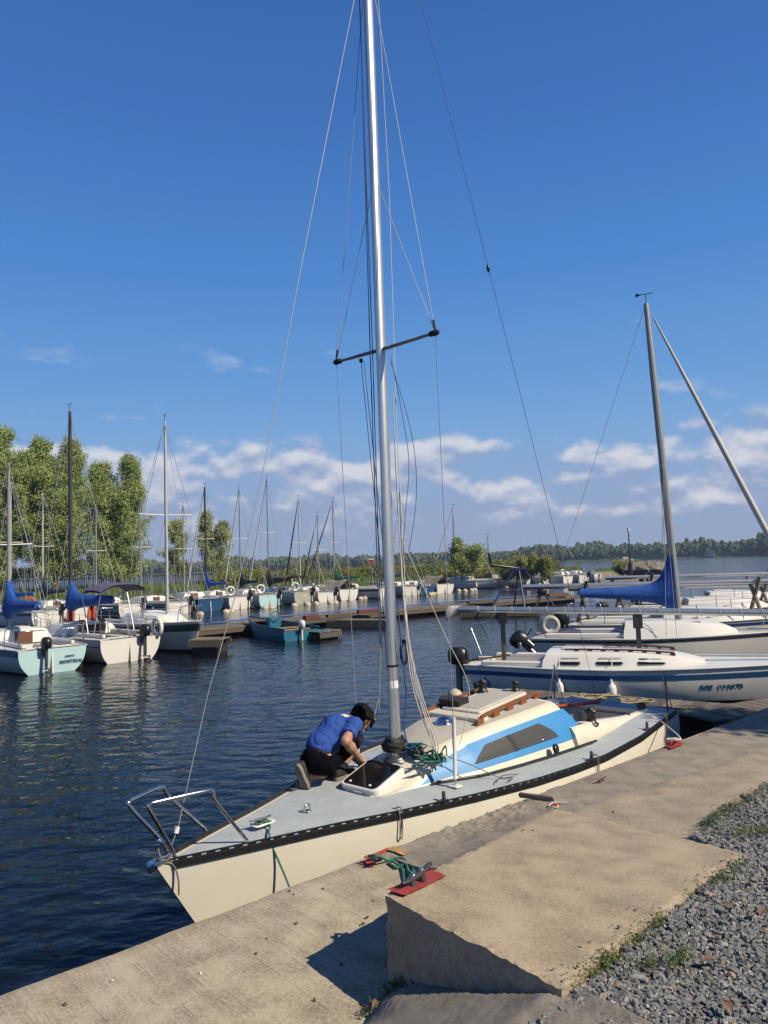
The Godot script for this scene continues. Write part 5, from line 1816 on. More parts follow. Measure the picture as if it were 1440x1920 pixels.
func make_ship():
	var a = deg_to_rad(42)
	var aft = Vector3(sin(a), 0, -cos(a))
	var port = Vector3(cos(a), 0, sin(a))
	var o = px(312, 1636, 0.95) - port * 0.14
	o.y = 0
	ship = thing("racing_sailboat", "cream sailboat with blue cabin panels and tall silver mast tied along the quay", "sailboat", o, PI / 2 - a)
	ship_xf = Transform3D(Basis(Vector3.UP, PI / 2 - a), o)
	var b = ship
	var c = keel
	obj("hull", hull_band(c, 0, 1, 0, 60, 14), M.cream, b)
	obj("transom", transom_mesh(c, 0, 1, 0, 10), M.cream2, b)
	var cx0 = 4.6
	var cx1 = 6.62
	var cw = 0.56
	obj("deck_edge", deck_mesh(c, cx0, cx1, cw, 0.0, 0.0, 60), M.cream, b)
	var nonskid = deck_mesh(c, cx0 - 0.02, cx1 + 0.02, cw + 0.015, 0.045, 0.005, 60)
	tag(obj("side_deck", nonskid, M.deck, b), "grey-blue non-skid deck", "")
	obj("cockpit", cockpit_mesh(c, cx0, cx1, cw, 0.5), M.cream2, b)
	for s in [1, -1]: obj("toe_rail", toe_rail(s), M.black, b)
	# deckhouse
	obj("cabin", cabin_mesh(house, 40, 0.2), M.cream2, b)
	var st = T(0)
	grid_mesh(st, 40, 8, func(u, v):
		var x = lerpf(2.62, 4.4, u)
		var s = cabin_at(house, x)
		var t = lerpf(-1, 1, v)
		var z = t * (s[1] - 0.075)
		var y = s[0] + 0.005 + 0.025 * clampf((1.0 - absf(z) / (s[1] - 0.07)) / (1.0 - 0.4 * s[1] / (s[1] - 0.07)), 0.0, 1.0)
		return Vector3(x, y + 0.005, z))
	tag(obj("roof_panel", st, M.roof, b), "beige-grey non-skid panel on the cabin roof", "")
	for s in [1, -1]:
		var blue = house_band(2.42, 4.5, func(x): return 0.2, func(x): return clampf(0.2 + (x - 2.42) * 1.9, 0.2, 0.88) if x < 3.0 else 0.93, s, 0.006)
		tag(obj("side_panel", blue, M.cyan, b), "bright blue cabin side panel", "")
		var win = house_band(2.98, 4.14, func(x): return 0.34, func(x): return 0.34 + minf(clampf((x - 2.98) * 1.7, 0.0, 0.4), clampf((4.14 - x) * 2.9, 0.0, 0.4)) + 0.05 * clampf((x - 3.2) / 0.8, 0.0, 1.0) * clampf((4.14 - x) * 6.0, 0.0, 1.0), s, 0.013)
		obj("window", win, M.smoked, b)
		var bar = T(0)
		grid_mesh(bar, 1, 4, func(u, v): return house_surface(lerpf(3.5, 3.55, u), lerpf(0.34, 0.77, v), s, 0.018))
		obj("window_bar", bar, M.rubber, b)
		var scr = T(0)
		for q in [[3.08, 0.37], [3.3, 0.7], [3.5, 0.38], [3.9, 0.38], [4.08, 0.38], [3.96, 0.74], [3.6, 0.74]]:
			var p = house_surface(q[0], q[1], s, 0.018)
			lathe(scr, p, Vector3(0, 0.3, s).normalized(), [[0, 0.006], [0.002, 0.005], [0.003, 0.001]], 6)
		obj("screws", scr, M.steel, b)
		# track along the deckhouse foot
		var tr = T(0)
		var pts = []
		for i in 17:
			var x = lerpf(2.52, 4.78, i / 16.0)
			pts.append(Vector3(x, deck_y(x) + 0.012, s * (table([[2.5, 0.40], [3.0, 0.635], [3.5, 0.73], [4.0, 0.80], [4.8, 0.87]], x))))
		tube(tr, pts, 0.014, 5)
		obj("jib_track", tr, M.black, b)
		# teak handrail
		var hr = T(0)
		var hp = []
		for i in 25:
			var f = i / 24.0
			var x = lerpf(3.36, 4.5, f)
			var up = 0.055 * smoothstep(0.0, 0.05, f) * (1.0 - smoothstep(0.95, 1.0, f))
			hp.append([x, roof_y(minf(x, 4.46)) + 0.03 + up])
		var rings = []
		for q in hp: rings.append([Vector3(q[0], q[1] - 0.012, s * 0.325), Vector3(q[0], q[1] + 0.012, s * 0.328), Vector3(q[0], q[1] + 0.012, s * 0.352), Vector3(q[0], q[1] - 0.012, s * 0.355)])
		loft(hr, rings, true, true, -1)
		for f in [0.02, 0.27, 0.5, 0.73, 0.98]:
			var x = lerpf(3.36, 4.5, f)
			var y0 = roof_y(minf(x, 4.46)) + 0.012
			box(hr, Vector3(x, y0 + 0.03, s * 0.34), Vector3(0.12, 0.06, 0.026), Basis.IDENTITY, 0.008)
		obj("handrail", hr, M.teak, b)
	# sliding hatch and its gear
	var hb = Basis(Vector3(0, 0, 1), atan2(roof_y(4.4) - roof_y(3.45), 0.95))
	obj("sliding_hatch", rounded_plate(Vector3(3.98, roof_y(3.98) + 0.03, 0), hb, 0.46, 0.25, 0.03, 0.0, 0.055), M.cream2, b)
	obj("hatch_panel", rounded_plate(Vector3(4.0, roof_y(4.0) + 0.062, 0), hb, 0.4, 0.19, 0.03, 0.0, 0.03), M.roof, b)
	obj("hatch_garage", rounded_plate(Vector3(3.47, roof_y(3.47) + 0.02, 0), hb, 0.09, 0.33, 0.02, 0.0, 0.045), M.cream2, b)
	for z in [-0.26, -0.12]:
		st = T(-1)
		for i in 4:
			box(st, Vector3(3.66 + 0.005 * i, roof_y(3.66) + 0.12, z + 0.03 * i - 0.045), Vector3(0.19, 0.075, 0.024), hb, 0.008)
			box(st, Vector3(3.6, roof_y(3.6) + 0.162, z + 0.03 * i - 0.045), Vector3(0.1, 0.02, 0.02), hb * Basis(Vector3(0, 0, 1), 0.25), 0.004)
		obj("rope_clutch", st, M.black, b)
	winch(Vector3(4.22, roof_y(4.22) + 0.09, -0.2), 0.85, b)
	winch(Vector3(4.42, roof_y(4.42) + 0.03, -0.42), 0.7, b)
	winch(Vector3(4.4, roof_y(4.4) + 0.09, 0.12), 0.7, b)
	st = T(0)
	lathe(st, Vector3(3.24, roof_y(3.24) + 0.028, 0), Vector3.UP, [[0, 0.1], [0.012, 0.1], [0.02, 0.085], [0.045, 0.075], [0.065, 0.05], [0.075, 0.015]], 20)
	obj("dome_vent", st, M.steel, b)
	# companionway
	st = T(-1)
	box(st, Vector3(4.55, 1.15, 0), Vector3(0.03, 0.4, 0.46), Basis(Vector3(0, 0, 1), 0.35))
	obj("companionway", st, M.rubber, b)
	# fore hatch
	var fb = Basis(Vector3(0, 0, 1), atan2(0.115, 0.37))
	obj("hatch_frame", rounded_plate(Vector3(2.2, 1.025, -0.02), fb, 0.225, 0.225, 0.07, -0.03, 0.045), M.white, b)
	obj("hatch_lens", rounded_plate(Vector3(2.2, 1.025, -0.02), fb, 0.2, 0.2, 0.05, 0.04, 0.052), M.glass, b)
	st = T(-1)
	for z in [0.12, -0.12]: box(st, Vector3(2.2, 1.025, -0.02) + fb * Vector3(-0.165, 0.055, z), Vector3(0.022, 0.012, 0.022), fb, 0.003)
	box(st, Vector3(2.2, 1.025, -0.02) + fb * Vector3(-0.23, 0.012, 0.02), Vector3(0.02, 0.02, 0.1), fb, 0.004)
	obj("hatch_latch", st, M.white, b)
	# cockpit coamings
	for s in [1, -1]:
		st = T(0)
		var rings = []
		for i in 12:
			var f = i / 11.0
			var x = lerpf(4.5, 6.75, f)
			var h = lerpf(0.2, 0.03, smoothstep(0.0, 0.9, f))
			var zi = lerpf(0.58, 0.55, f)
			var zo = lerpf(0.82, 0.66, smoothstep(0.0, 1.0, f))
			var y = deck_y(x) - 0.02
			rings.append([Vector3(x, y - 0.02, s * zo), Vector3(x, y + h * 0.7, s * (zo - 0.05)), Vector3(x, y + h, s * (zo - 0.09)), Vector3(x, y + h, s * (zi + 0.02)), Vector3(x, y + h - 0.03, s * zi), Vector3(x, y - 0.2, s * zi)])
		loft(st, rings, true, true, 0)
		obj("coaming", st, M.cream2, b)
	winch(Vector3(5.05, 1.07, 0.68), 1.15, b)
	winch(Vector3(5.05, 1.07, -0.68), 1.15, b)
	st = T(-1)
	for i in 4: box(st, Vector3(4.72 + i * 0.055, 1.13 - i * 0.008, 0.69), Vector3(0.03, 0.035, 0.06), Basis(Vector3(0, 1, 0), 0.3), 0.008)
	obj("cam_cleat", st, M.black, b)
	st = T(-1)
	for q in [[5.25, 0.78], [5.9, 0.8], [5.55, 0.74]]: box(st, Vector3(q[0], q[1], -cw + 0.012), Vector3(0.09, 0.1, 0.02), Basis.IDENTITY, 0.006)
	obj("cockpit_fitting", st, M.dark_metal, b)
	st = T(-1)
	box(st, Vector3(5.62, 0.78, -cw + 0.012), Vector3(0.22, 0.16, 0.012), Basis.IDENTITY, 0.004)
	obj("cockpit_locker", st, M.white2, b)
	obj("traveller", line_tube([Vector3(6.2, 0.99, -0.62), Vector3(6.2, 0.99, 0.62)], 0.02, 6), M.dark_metal, b)
	obj("tiller", line_tube([Vector3(6.75, 0.99, -0.05), Vector3(6.42, 1.0, -0.16), Vector3(5.9, 1.03, -0.32)], [0.025, 0.025, 0.018], 7), M.red, b)
	# stern
	st = T(-1)
	box(st, Vector3(6.72, 1.0, 0.55), Vector3(0.09, 0.09, 0.1), Basis.IDENTITY, 0.02)
	obj("stern_block", st, M.black, b)
	for s in [1, -1]:
		obj("backstay_rod", line_tube([Vector3(6.9, 0.93, s * 0.82), Vector3(6.9, 1.42, s * 0.8)], 0.012, 6), M.dark_metal, b)
	st = T(-1)
	box(st, Vector3(7.08, 0.55, 0), Vector3(0.06, 0.9, 0.2), Basis.IDENTITY, 0.02)
	obj("rudder", st, M.cream2, b)
	# deck gear
	st = T(0)
	cleat(st, Vector3(0.9, deck_y(0.9) + 0.01, 0.0), Basis(Vector3.UP, -0.15), 0.095)
	obj("bow_cleat", st, M.dark_metal, b)
	obj("cleat_pad", rounded_plate(Vector3(0.92, deck_y(0.9) + 0.004, 0.01), Basis.IDENTITY, 0.1, 0.05, 0.04, 0.0, 0.01), M.cream, b)
	st = T(0)
	tube(st, smooth_path([Vector3(1.35, 0.965, 0), Vector3(1.355, 1.0, 0), Vector3(1.385, 1.012, 0), Vector3(1.41, 1.0, 0), Vector3(1.41, 0.965, 0)], 4), 0.008, 6)
	lathe(st, Vector3(1.38, 0.958, 0), Vector3.UP, [[0, 0.035], [0.006, 0.035], [0.01, 0.02]], 10)
	obj("pad_eye", st, M.steel, b)
	for q in [[2.25, 1], [4.17, 1], [5.75, 1], [1.73, -1], [3.9, -1]]:
		st = T(-1)
		var z = q[1] * (half_beam(c, q[0] / c.L) - 0.06)
		box(st, Vector3(q[0], deck_y(q[0]) - 0.02, z), Vector3(0.11, 0.012, 0.05), Basis.IDENTITY, 0.003)
		box(st, Vector3(q[0] + 0.02, deck_y(q[0]) + 0.02, z), Vector3(0.03, 0.07, 0.03), Basis.IDENTITY, 0.008)
		obj("fairlead", st, M.dark_metal, b)
	st = T(0)
	lathe(st, Vector3(4.05, 1.03, 0.79), Vector3(0, 0.3, 1).normalized(), [[-0.02, 0.03], [-0.012, 0.045], [0.012, 0.045], [0.02, 0.03]], 12)
	box(st, Vector3(4.05, 0.985, 0.79), Vector3(0.05, 0.05, 0.02))
	obj("turning_block", st, M.black, b)
	make_pulpit(b)
	make_rig(b)

func make_pulpit(b):
	var st = T(0)
	var d = 0.975
	for q in [[0.14, 0.03, -0.09, 0.05, 0.35, 0.13, 0.66, 0.15], [0.13, -0.04, -0.15, -0.11, 0.19, -0.24, 0.6, -0.25]]:
		tube(st, smooth_path([Vector3(q[0], d, q[1]), Vector3(q[0] - 0.06, 1.1, q[1] * 1.1), Vector3(lerpf(q[0], q[2], 0.82), 1.33, lerpf(q[1], q[3], 0.85)), Vector3(q[2] + 0.02, 1.392, q[3]), Vector3(lerpf(q[2], q[4], 0.25), 1.4, lerpf(q[3], q[5], 0.25)), Vector3(lerpf(q[2], q[4], 0.85), 1.4, lerpf(q[3], q[5], 0.85)), Vector3(q[4] + 0.03, 1.385, q[5]), Vector3(lerpf(q[4], q[6], 0.2), 1.3, lerpf(q[5], q[7], 0.2)), Vector3(q[6], d - 0.01, q[7])], 5), 0.0135, 10)
	tube(st, [Vector3(0.06, 1.1, 0.035), Vector3(0.05, 1.1, -0.055)], 0.01, 8)
	obj("pulpit", st, M.steel, b)
	st = T(-1)
	box(st, Vector3(0.05, 0.975, 0), Vector3(0.2, 0.03, 0.09), Basis.IDENTITY, 0.012)
	box(st, Vector3(-0.03, 0.955, 0), Vector3(0.06, 0.06, 0.05), Basis.IDENTITY, 0.015)
	obj("stem_fitting", st, M.steel, b)
	obj("furler_drum", line_tube([Vector3(0.165, 1.13, 0), Vector3(0.175, 1.17, 0)], 0.018, 8), M.white, b)
	st = T(0)
	tube(st, smooth_path([Vector3(0.03, 0.98, 0.03), Vector3(0.1, 0.95, 0.06), Vector3(0.13, 0.85, 0.075), Vector3(0.135, 0.74, 0.07)], 4), 0.007, 5)
	tube(st, smooth_path([Vector3(0.1, 1.0, 0.0), Vector3(0.02, 1.02, 0.04), Vector3(0.05, 1.06, -0.03), Vector3(0.12, 1.03, 0.02), Vector3(0.06, 0.99, 0.05), Vector3(0.0, 1.0, -0.02)], 4), 0.006, 5)
	obj("bow_lashing", st, M.rope_grey, b)

func make_rig(b):
	var foot = Vector3(2.495, roof_y(2.495) + 0.02, 0)
	var head = Vector3(2.445, 11.2, 0)
	var at = func(y): return foot.lerp(head, (y - foot.y) / (head.y - foot.y))
	var st = T(0)
	var rings = []
	for i in 9:
		var p = foot.lerp(head, i / 8.0)
		var s = 1.0 - 0.1 * i / 8.0 - 0.25 * smoothstep(6.5, 8.0, i)
		var rg = []
		for k in 18:
			var t = TAU * k / 18
			rg.append(p + Vector3(cos(t) * 0.06 * s, 0, sin(t) * 0.044 * s))
		rings.append(rg)
	loft(st, rings, true, true, 0)
	var mast = obj("mast", st, M.alu, b)
	st = T(-1)
	box(st, foot.lerp(head, 0.5) + Vector3(0.058, 0, 0), Vector3(0.012, 9.4, 0.012), Basis(Vector3(0, 0, 1), 0.0049))
	obj("luff_groove", st, M.mast_grey, mast)
	st = T(0)
	lathe(st, foot - Vector3(0, 0.02, 0), Vector3.UP, [[0, 0.125], [0.02, 0.125], [0.03, 0.1], [0.05, 0.095]], 18)
	obj("mast_collar", st, M.dark_metal, b)
	st = T(0)
	var lumps = []
	noise.seed = 4
	for i in 9:
		var f = i / 8.0
		var rg = []
		for k in 14:
			var t = TAU * k / 14
			var q = 0.085 + 0.03 * sin(PI * f) + 0.02 * noise.get_noise_2d(i * 1.3, k * 1.7)
			rg.append(foot + Vector3(cos(t) * q * 1.05, 0.07 + f * 0.13, sin(t) * q * 0.8))
		lumps.append(rg)
	loft(st, lumps, true, true, 0)
	obj("mast_boot", st, M.rubber, b)
	for q in [[1.83, 0.07, M.white, "tape_band"], [2.0, 0.022, M.black, "rubber_band"]]:
		st = T(0)
		var p = at.call(q[0])
		loft(st, [ring(p - Vector3(0, q[1] / 2, 0), Vector3(0.0615, 0, 0), Vector3(0, 0, 0.0455), 18), ring(p + Vector3(0, q[1] / 2, 0), Vector3(0.0615, 0, 0), Vector3(0, 0, 0.0455), 18)], true, false, 0)
		obj(q[3], st, q[2], mast)
	# sticker wrapped on the mast's starboard-facing curve towards the quay
	st = T(0)
	var wrap = func(y0, y1, t0, t1, r): grid_mesh(st, 5, 2, func(u, v):
		var t = lerpf(t0, t1, u)
		return at.call(lerpf(y0, y1, v)) + Vector3(cos(t) * 0.0592 * r, 0, sin(t) * 0.0434 * r))
	wrap.call(3.5, 3.62, 0.35, 1.15, 1.02)
	obj("sticker", st, M.cyan, mast)
	st = T(0)
	wrap.call(3.488, 3.632, 0.3, 1.2, 1.01)
	wrap.call(3.515, 3.525, 0.5, 1.0, 1.03)
	obj("sticker_border", st, M.white, mast)
	# spreaders
	var sp = at.call(5.02)
	var tips = {}
	for s in [1, -1]:
		var tip = sp + Vector3(0.03, 0.02, s * 0.645)
		tips[s] = tip
		st = T(0)
		loft(st, [ring(sp + Vector3(0, 0, s * 0.05), Vector3(0.032, 0, 0), Vector3(0, 0.017, 0), 10), ring(tip, Vector3(0.02, 0, 0), Vector3(0, 0.013, 0), 10)], true, true, 0)
		var spr = obj("spreader", st, M.mast_grey, b)
		st = T(0)
		lathe(st, tip - Vector3(0, 0, s * 0.1), Vector3(0, 0, s), [[0.03, 0.02], [0.05, 0.028], [0.09, 0.029], [0.12, 0.028], [0.14, 0.014]], 12)
		obj("spreader_tip", st, M.rubber, spr)
	# flag halyard block
	st = T(0)
	lathe(st, sp + Vector3(0.0, -0.05, -0.27), Vector3(0, 0, 1), [[-0.012, 0.012], [-0.008, 0.022], [0.008, 0.022], [0.012, 0.012]], 10)
	obj("flag_block", st, M.black, b)
	var top = at.call(9.1)
	for s in [1, -1]:
		var chain = Vector3(2.6, deck_y(2.6), s * 0.6)
		var cap = Vector3(2.6, 1.55, s * 0.606)
		wires(b, "shroud", [[top, tips[s]], [tips[s], cap], [at.call(6.75), tips[s]]], 0.0034, M.wire)
		wires(b, "shroud_tube", [[chain + Vector3(0, 0.06, 0), cap + Vector3(0, 0.02 if s > 0 else -0.05, 0)]], 0.019, M.white)
		obj("chainplate", rounded_plate(Vector3(2.6, deck_y(2.6) - 0.005, s * 0.6), Basis.IDENTITY, 0.045, 0.05, 0.01, 0.0, 0.012), M.cream, b)
		obj("turnbuckle", line_tube([chain, chain + Vector3(0, 0.1, 0)], 0.012, 8), M.steel, b)
		wires(b, "tape_wrap", [[tips[s] + Vector3(0, 0.02, 0), tips[s].lerp(top, 0.03)]], 0.012, M.rubber)
	# forestay with its slack, backstay with bridle
	wires(b, "forestay", [[Vector3(0.09, 0.99, 0), Vector3(0.177, 1.152, 0), Vector3(0.445, 2.049, 0), Vector3(0.725, 2.8, 0), Vector3(1.02, 3.8, 0), Vector3(1.44, 5.45, 0), Vector3(2.0, 7.53, 0), at.call(9.2)]], 0.0036, M.wire)
	var bs = head.lerp(Vector3(6.62, 0.97, 0.0), 0.995)
	wires(b, "backstay", [[head, bs]], 0.003, M.dark_wire)
	wires(b, "backstay_leg", [[Vector3(6.9, 1.42, 0.8), Vector3(6.78, 0.95, 0.76)], [Vector3(6.9, 1.42, 0.8), Vector3(7.0, 0.95, 0.84)], [Vector3(6.9, 1.42, -0.8), Vector3(6.7, 0.95, -0.8)], [Vector3(6.9, 1.42, -0.8), Vector3(7.0, 0.95, -0.75)]], 0.006, M.wire)
	st = T(0)
	lathe(st, head.lerp(Vector3(6.62, 0.97, 0.0), 0.468), Vector3(0.2, -1, 0).normalized(), [[0, 0.008], [0.02, 0.02], [0.06, 0.02], [0.09, 0.008]], 8)
	obj("backstay_block", st, M.black, b)
	# halyards
	var sheave = at.call(9.2)
	wires(b, "halyard", [[at.call(9.2) + Vector3(-0.09, 0, -0.02), at.call(5.0) + Vector3(-0.1, 0, -0.05), at.call(2.2) + Vector3(-0.1, 0, -0.06)]], 0.006, M.rope_blue)
	wires(b, "halyard", [[at.call(9.2) + Vector3(-0.085, 0, -0.04), at.call(5.0) + Vector3(-0.088, 0, -0.03), at.call(2.15) + Vector3(-0.09, 0, -0.05)]], 0.005, M.rope_brown)
	wires(b, "halyard", [[at.call(9.0) + Vector3(0.09, 0, 0.05), at.call(6.6) + Vector3(0.14, 0, 0.06), at.call(4.3) + Vector3(0.13, 0, 0.05), at.call(2.4) + Vector3(0.14, 0, 0.08)]], 0.004, M.rope_white)
	wires(b, "topping_lift", [[at.call(4.95) + Vector3(0.07, 0, 0.06), at.call(4.4) + Vector3(0.16, 0, 0.1), at.call(3.9) + Vector3(0.21, 0, 0.12), at.call(3.3) + Vector3(0.13, 0, 0.1), at.call(2.6) + Vector3(0.1, 0, 0.06)], [at.call(4.9) + Vector3(0.07, 0, 0.06), at.call(4.2) + Vector3(0.22, 0, 0.16), at.call(3.6) + Vector3(0.28, 0, 0.14), at.call(3.0) + Vector3(0.16, 0, 0.1)]], 0.0035, M.dark_wire, 5)
	wires(b, "flag_line", [[sp + Vector3(0, -0.06, -0.27), at.call(3.2) + Vector3(0, 0, -0.12), at.call(1.5) + Vector3(0.02, 0, -0.07)], [sp + Vector3(0.02, -0.06, -0.25), at.call(3.2) + Vector3(0.02, 0, -0.09), at.call(2.0) + Vector3(0.02, 0, -0.06)]], 0.0035, M.dark_wire)
	# white falls that come down beside the mast to a bundle on the deckhouse shoulder
	var knot = Vector3(2.62, 1.2, 0.36)
	for i in 5:
		var up = at.call(3.3 - 0.2 * i) + Vector3(0.05, 0, 0.1 + 0.008 * i)
		var mid = Vector3(2.55 + 0.015 * i, 1.95 - 0.05 * i, 0.16 + 0.02 * i)
		wires(b, "fall", [[at.call(4.6) + Vector3(0.06, 0, 0.075), up, mid, knot + Vector3(0.02 * sin(i * 2.0), 0.12, 0.015 * i - 0.03), knot + Vector3(0.03 * cos(i * 1.3), -0.04, 0.02 * sin(i * 3.0))]], 0.0048, M.rope_white, 5)
	wires(b, "blue_fall", [[at.call(2.62) + Vector3(0.03, 0, 0.065), at.call(2.2) + Vector3(0.02, 0, 0.1), at.call(1.75) + Vector3(0.05, 0, 0.11), at.call(1.45) + Vector3(0.02, 0, 0.095), foot + Vector3(0.05, 0.1, 0.12)]], 0.007, M.rope_blue, 6)
	wires(b, "loose_line", [[at.call(3.2) + Vector3(0.08, 0, 0.1), Vector3(2.75, 2.3, 0.42), Vector3(2.86, 1.8, 0.6), Vector3(2.8, 1.4, 0.56), Vector3(2.72, 1.18, 0.5)], [at.call(1.75) + Vector3(-0.08, 0, -0.1), at.call(1.5) + Vector3(-0.1, 0, -0.16), at.call(1.58) + Vector3(0, 0, -0.06)]], 0.0035, M.rope_white, 6)
	wires(b, "halyard", [[at.call(2.3) + Vector3(-0.09, 0, -0.05), at.call(2.05) + Vector3(-0.085, 0, -0.08), at.call(1.6) + Vector3(-0.1, 0, -0.1)]], 0.005, M.rope_tan, 4)
	# brown coil on the mast
	st = T(0)
	var pts = []
	rng.seed = 6
	for i in 60:
		var t = TAU * i / 10.0
		pts.append(at.call(2.12) + Vector3(0.05 + rng.randfn() * 0.008, cos(t) * 0.11 + rng.randfn() * 0.006, 0.105 + sin(t) * 0.035 + rng.randfn() * 0.006))
	tube(st, smooth_path(pts, 2), 0.006, 5)
	obj("rope_coil", st, M.rope_brown, b)
	# tangle of blocks, green line and black bags at the mast foot
	st = T(0)
	for i in 5:
		var p = knot + Vector3(rng.randfn() * 0.035, -0.03 + rng.randfn() * 0.03, 0.05 + rng.randfn() * 0.04)
		box(st, p, Vector3(0.035, 0.06, 0.03), Basis(Vector3(1, 1, 0).normalized(), rng.randf() * 3.0), 0.008)
	obj("block_bundle", st, M.white2, b)
	for q in [[knot + Vector3(-0.03, -0.02, 0.02), M.rope_green, 0.13, 0.0075, 36, "green_tangle"], [foot + Vector3(0.1, 0.1, 0.13), M.rope_blue, 0.08, 0.006, 30, "blue_tangle"], [foot + Vector3(0.12, 0.1, 0.16), M.rope_green, 0.08, 0.006, 26, "green_tangle"], [Vector3(2.62, 0.985, -0.42), M.rope_green, 0.09, 0.007, 26, "green_tangle"]]:
		st = T(0)
		pts = []
		for i in q[4]: pts.append(q[0] + Vector3(rng.randfn() * q[2] * 0.6, rng.randfn() * q[2] * 0.28, rng.randfn() * q[2] * 0.6))
		tube(st, smooth_path(pts, 3), q[3], 5)
		obj(q[5], st, q[1], b)
	st = T(0)
	for q in [[0.13, 0.07, 0.16, 0.06], [0.06, 0.06, 0.19, 0.045], [-0.02, 0.1, -0.1, 0.05]]:
		var rr = []
		for i in 6:
			var f = i / 5.0
			var rg = []
			for k in 9:
				var t = TAU * k / 9
				var w = q[3] * sin(PI * lerpf(0.1, 0.95, f)) * (1.0 + 0.35 * noise.get_noise_2d(i * 3.0 + q[0] * 90, k * 2.2))
				rg.append(foot + Vector3(q[0] + cos(t) * w, q[1] - 0.05 + 0.11 * f, q[2] + sin(t) * w))
			rr.append(rg)
		loft(st, rr, true, true, 0)
	obj("black_bag", st, M.rubber, b)
	# thin lines running aft over the cabin side
	wires(b, "deck_line", [[knot + Vector3(0.05, 0, 0.05), Vector3(2.85, 1.1, 0.6), Vector3(3.05, 0.97, 0.75), Vector3(3.12, 0.965, 0.86), Vector3(3.02, 0.965, 0.88)], [Vector3(2.9, 0.97, 0.83), Vector3(3.05, 0.99, 0.8), Vector3(3.25, 0.965, 0.84)]], 0.0045, M.dark_wire, 5)
func wires(b, called, list, r, m, sub = 1):
	for w in list:
		var t = T(0)
		tube(t, w if sub == 1 else smooth_path(w, sub), r, 5)
		obj(called, t, m, b)

# ---------------------------------------------------------------- the person: bones joined by a smooth minimum, meshed as surface nets
func capsule_d(p: Vector3, a: Vector3, b: Vector3, ra, rb):
	var ab = b - a
	var t = clampf((p - a).dot(ab) / maxf(ab.length_squared(), 1e-9), 0, 1)
	return p.distance_to(a + ab * t) - lerpf(ra, rb, t)
func nets(st, bones, cell, blend, cut = null):
	# bones: [a, b, radius at a, radius at b]
	var lo = Vector3.INF
	var hi = -Vector3.INF
	for q in bones:
		var m = maxf(q[2], q[3]) + blend + cell * 2.0
		for p in [q[0], q[1]]:
			lo = lo.min(p - Vector3.ONE * m)
			hi = hi.max(p + Vector3.ONE * m)
	var n = Vector3i(((hi - lo) / cell).ceil()) + Vector3i.ONE
	var f = PackedFloat32Array()
	f.resize(n.x * n.y * n.z)
	f.fill(1.0)
	for q in bones:
		var m = maxf(q[2], q[3]) + blend + cell * 1.5
		var l = Vector3i(((q[0].min(q[1]) - Vector3.ONE * m - lo) / cell).floor())
		var h = Vector3i(((q[0].max(q[1]) + Vector3.ONE * m - lo) / cell).ceil())
		for z in range(maxi(l.z, 0), mini(h.z + 1, n.z)):
			for y in range(maxi(l.y, 0), mini(h.y + 1, n.y)):
				for x in range(maxi(l.x, 0), mini(h.x + 1, n.x)):
					var d = capsule_d(lo + Vector3(x, y, z) * cell, q[0], q[1], q[2], q[3])
					var i = x + n.x * (y + n.y * z)
					var e = f[i]
					var k = clampf(0.5 + 0.5 * (e - d) / blend, 0, 1)
					f[i] = lerpf(e, d, k) - blend * k * (1.0 - k)
	if cut != null:
		for z in n.z:
			for y in n.y:
				for x in n.x:
					var i = x + n.x * (y + n.y * z)
					if f[i] < cell * 3.0: f[i] = maxf(f[i], cut.call(lo + Vector3(x, y, z) * cell))
	var vert = {}
	var corner = [Vector3i(0, 0, 0), Vector3i(1, 0, 0), Vector3i(0, 1, 0), Vector3i(1, 1, 0), Vector3i(0, 0, 1), Vector3i(1, 0, 1), Vector3i(0, 1, 1), Vector3i(1, 1, 1)]
	var edges = [[0, 1], [2, 3], [4, 5], [6, 7], [0, 2], [1, 3], [4, 6], [5, 7], [0, 4], [1, 5], [2, 6], [3, 7]]
	for z in n.z - 1:
		for y in n.y - 1:
			for x in n.x - 1:
				var i = x + n.x * (y + n.y * z)
				if absf(f[i]) > cell * 3.0: continue
				var v = []
				var neg = 0
				for c in corner:
					var w = f[i + c.x + n.x * (c.y + n.y * c.z)]
					v.append(w)
					if w < 0: neg += 1
				if neg == 0 or neg == 8: continue
				var sum = Vector3.ZERO
				var cnt = 0
				for e in edges:
					var a = v[e[0]]
					var b = v[e[1]]
					if (a < 0) != (b < 0):
						sum += Vector3(corner[e[0]]).lerp(Vector3(corner[e[1]]), a / (a - b))
						cnt += 1
				vert[i] = lo + (Vector3(x, y, z) + sum / cnt) * cell
	st.set_smooth_group(0)
	var sx = 1
	var sy = n.x
	var sz = n.x * n.y
	for i in vert:
		var z = i / sz
		var y = (i % sz) / sy
		var x = i % sy
		for ax in [[sx, sy, sz, y > 0 and z > 0], [sy, sz, sx, z > 0 and x > 0], [sz, sx, sy, x > 0 and y > 0]]:
			if not ax[3]: continue
			var a = f[i]
			var b = f[i + ax[0]]
			if (a < 0) == (b < 0): continue
			var q = [i, i - ax[1], i - ax[1] - ax[2], i - ax[2]]
			if not (vert.has(q[1]) and vert.has(q[2]) and vert.has(q[3])): continue
			if a < 0: quad(st, vert[q[0]], vert[q[3]], vert[q[2]], vert[q[1]])
			else: quad(st, vert[q[0]], vert[q[1]], vert[q[2]], vert[q[3]])
func V(x, y, z): return Vector3(x, y, z)
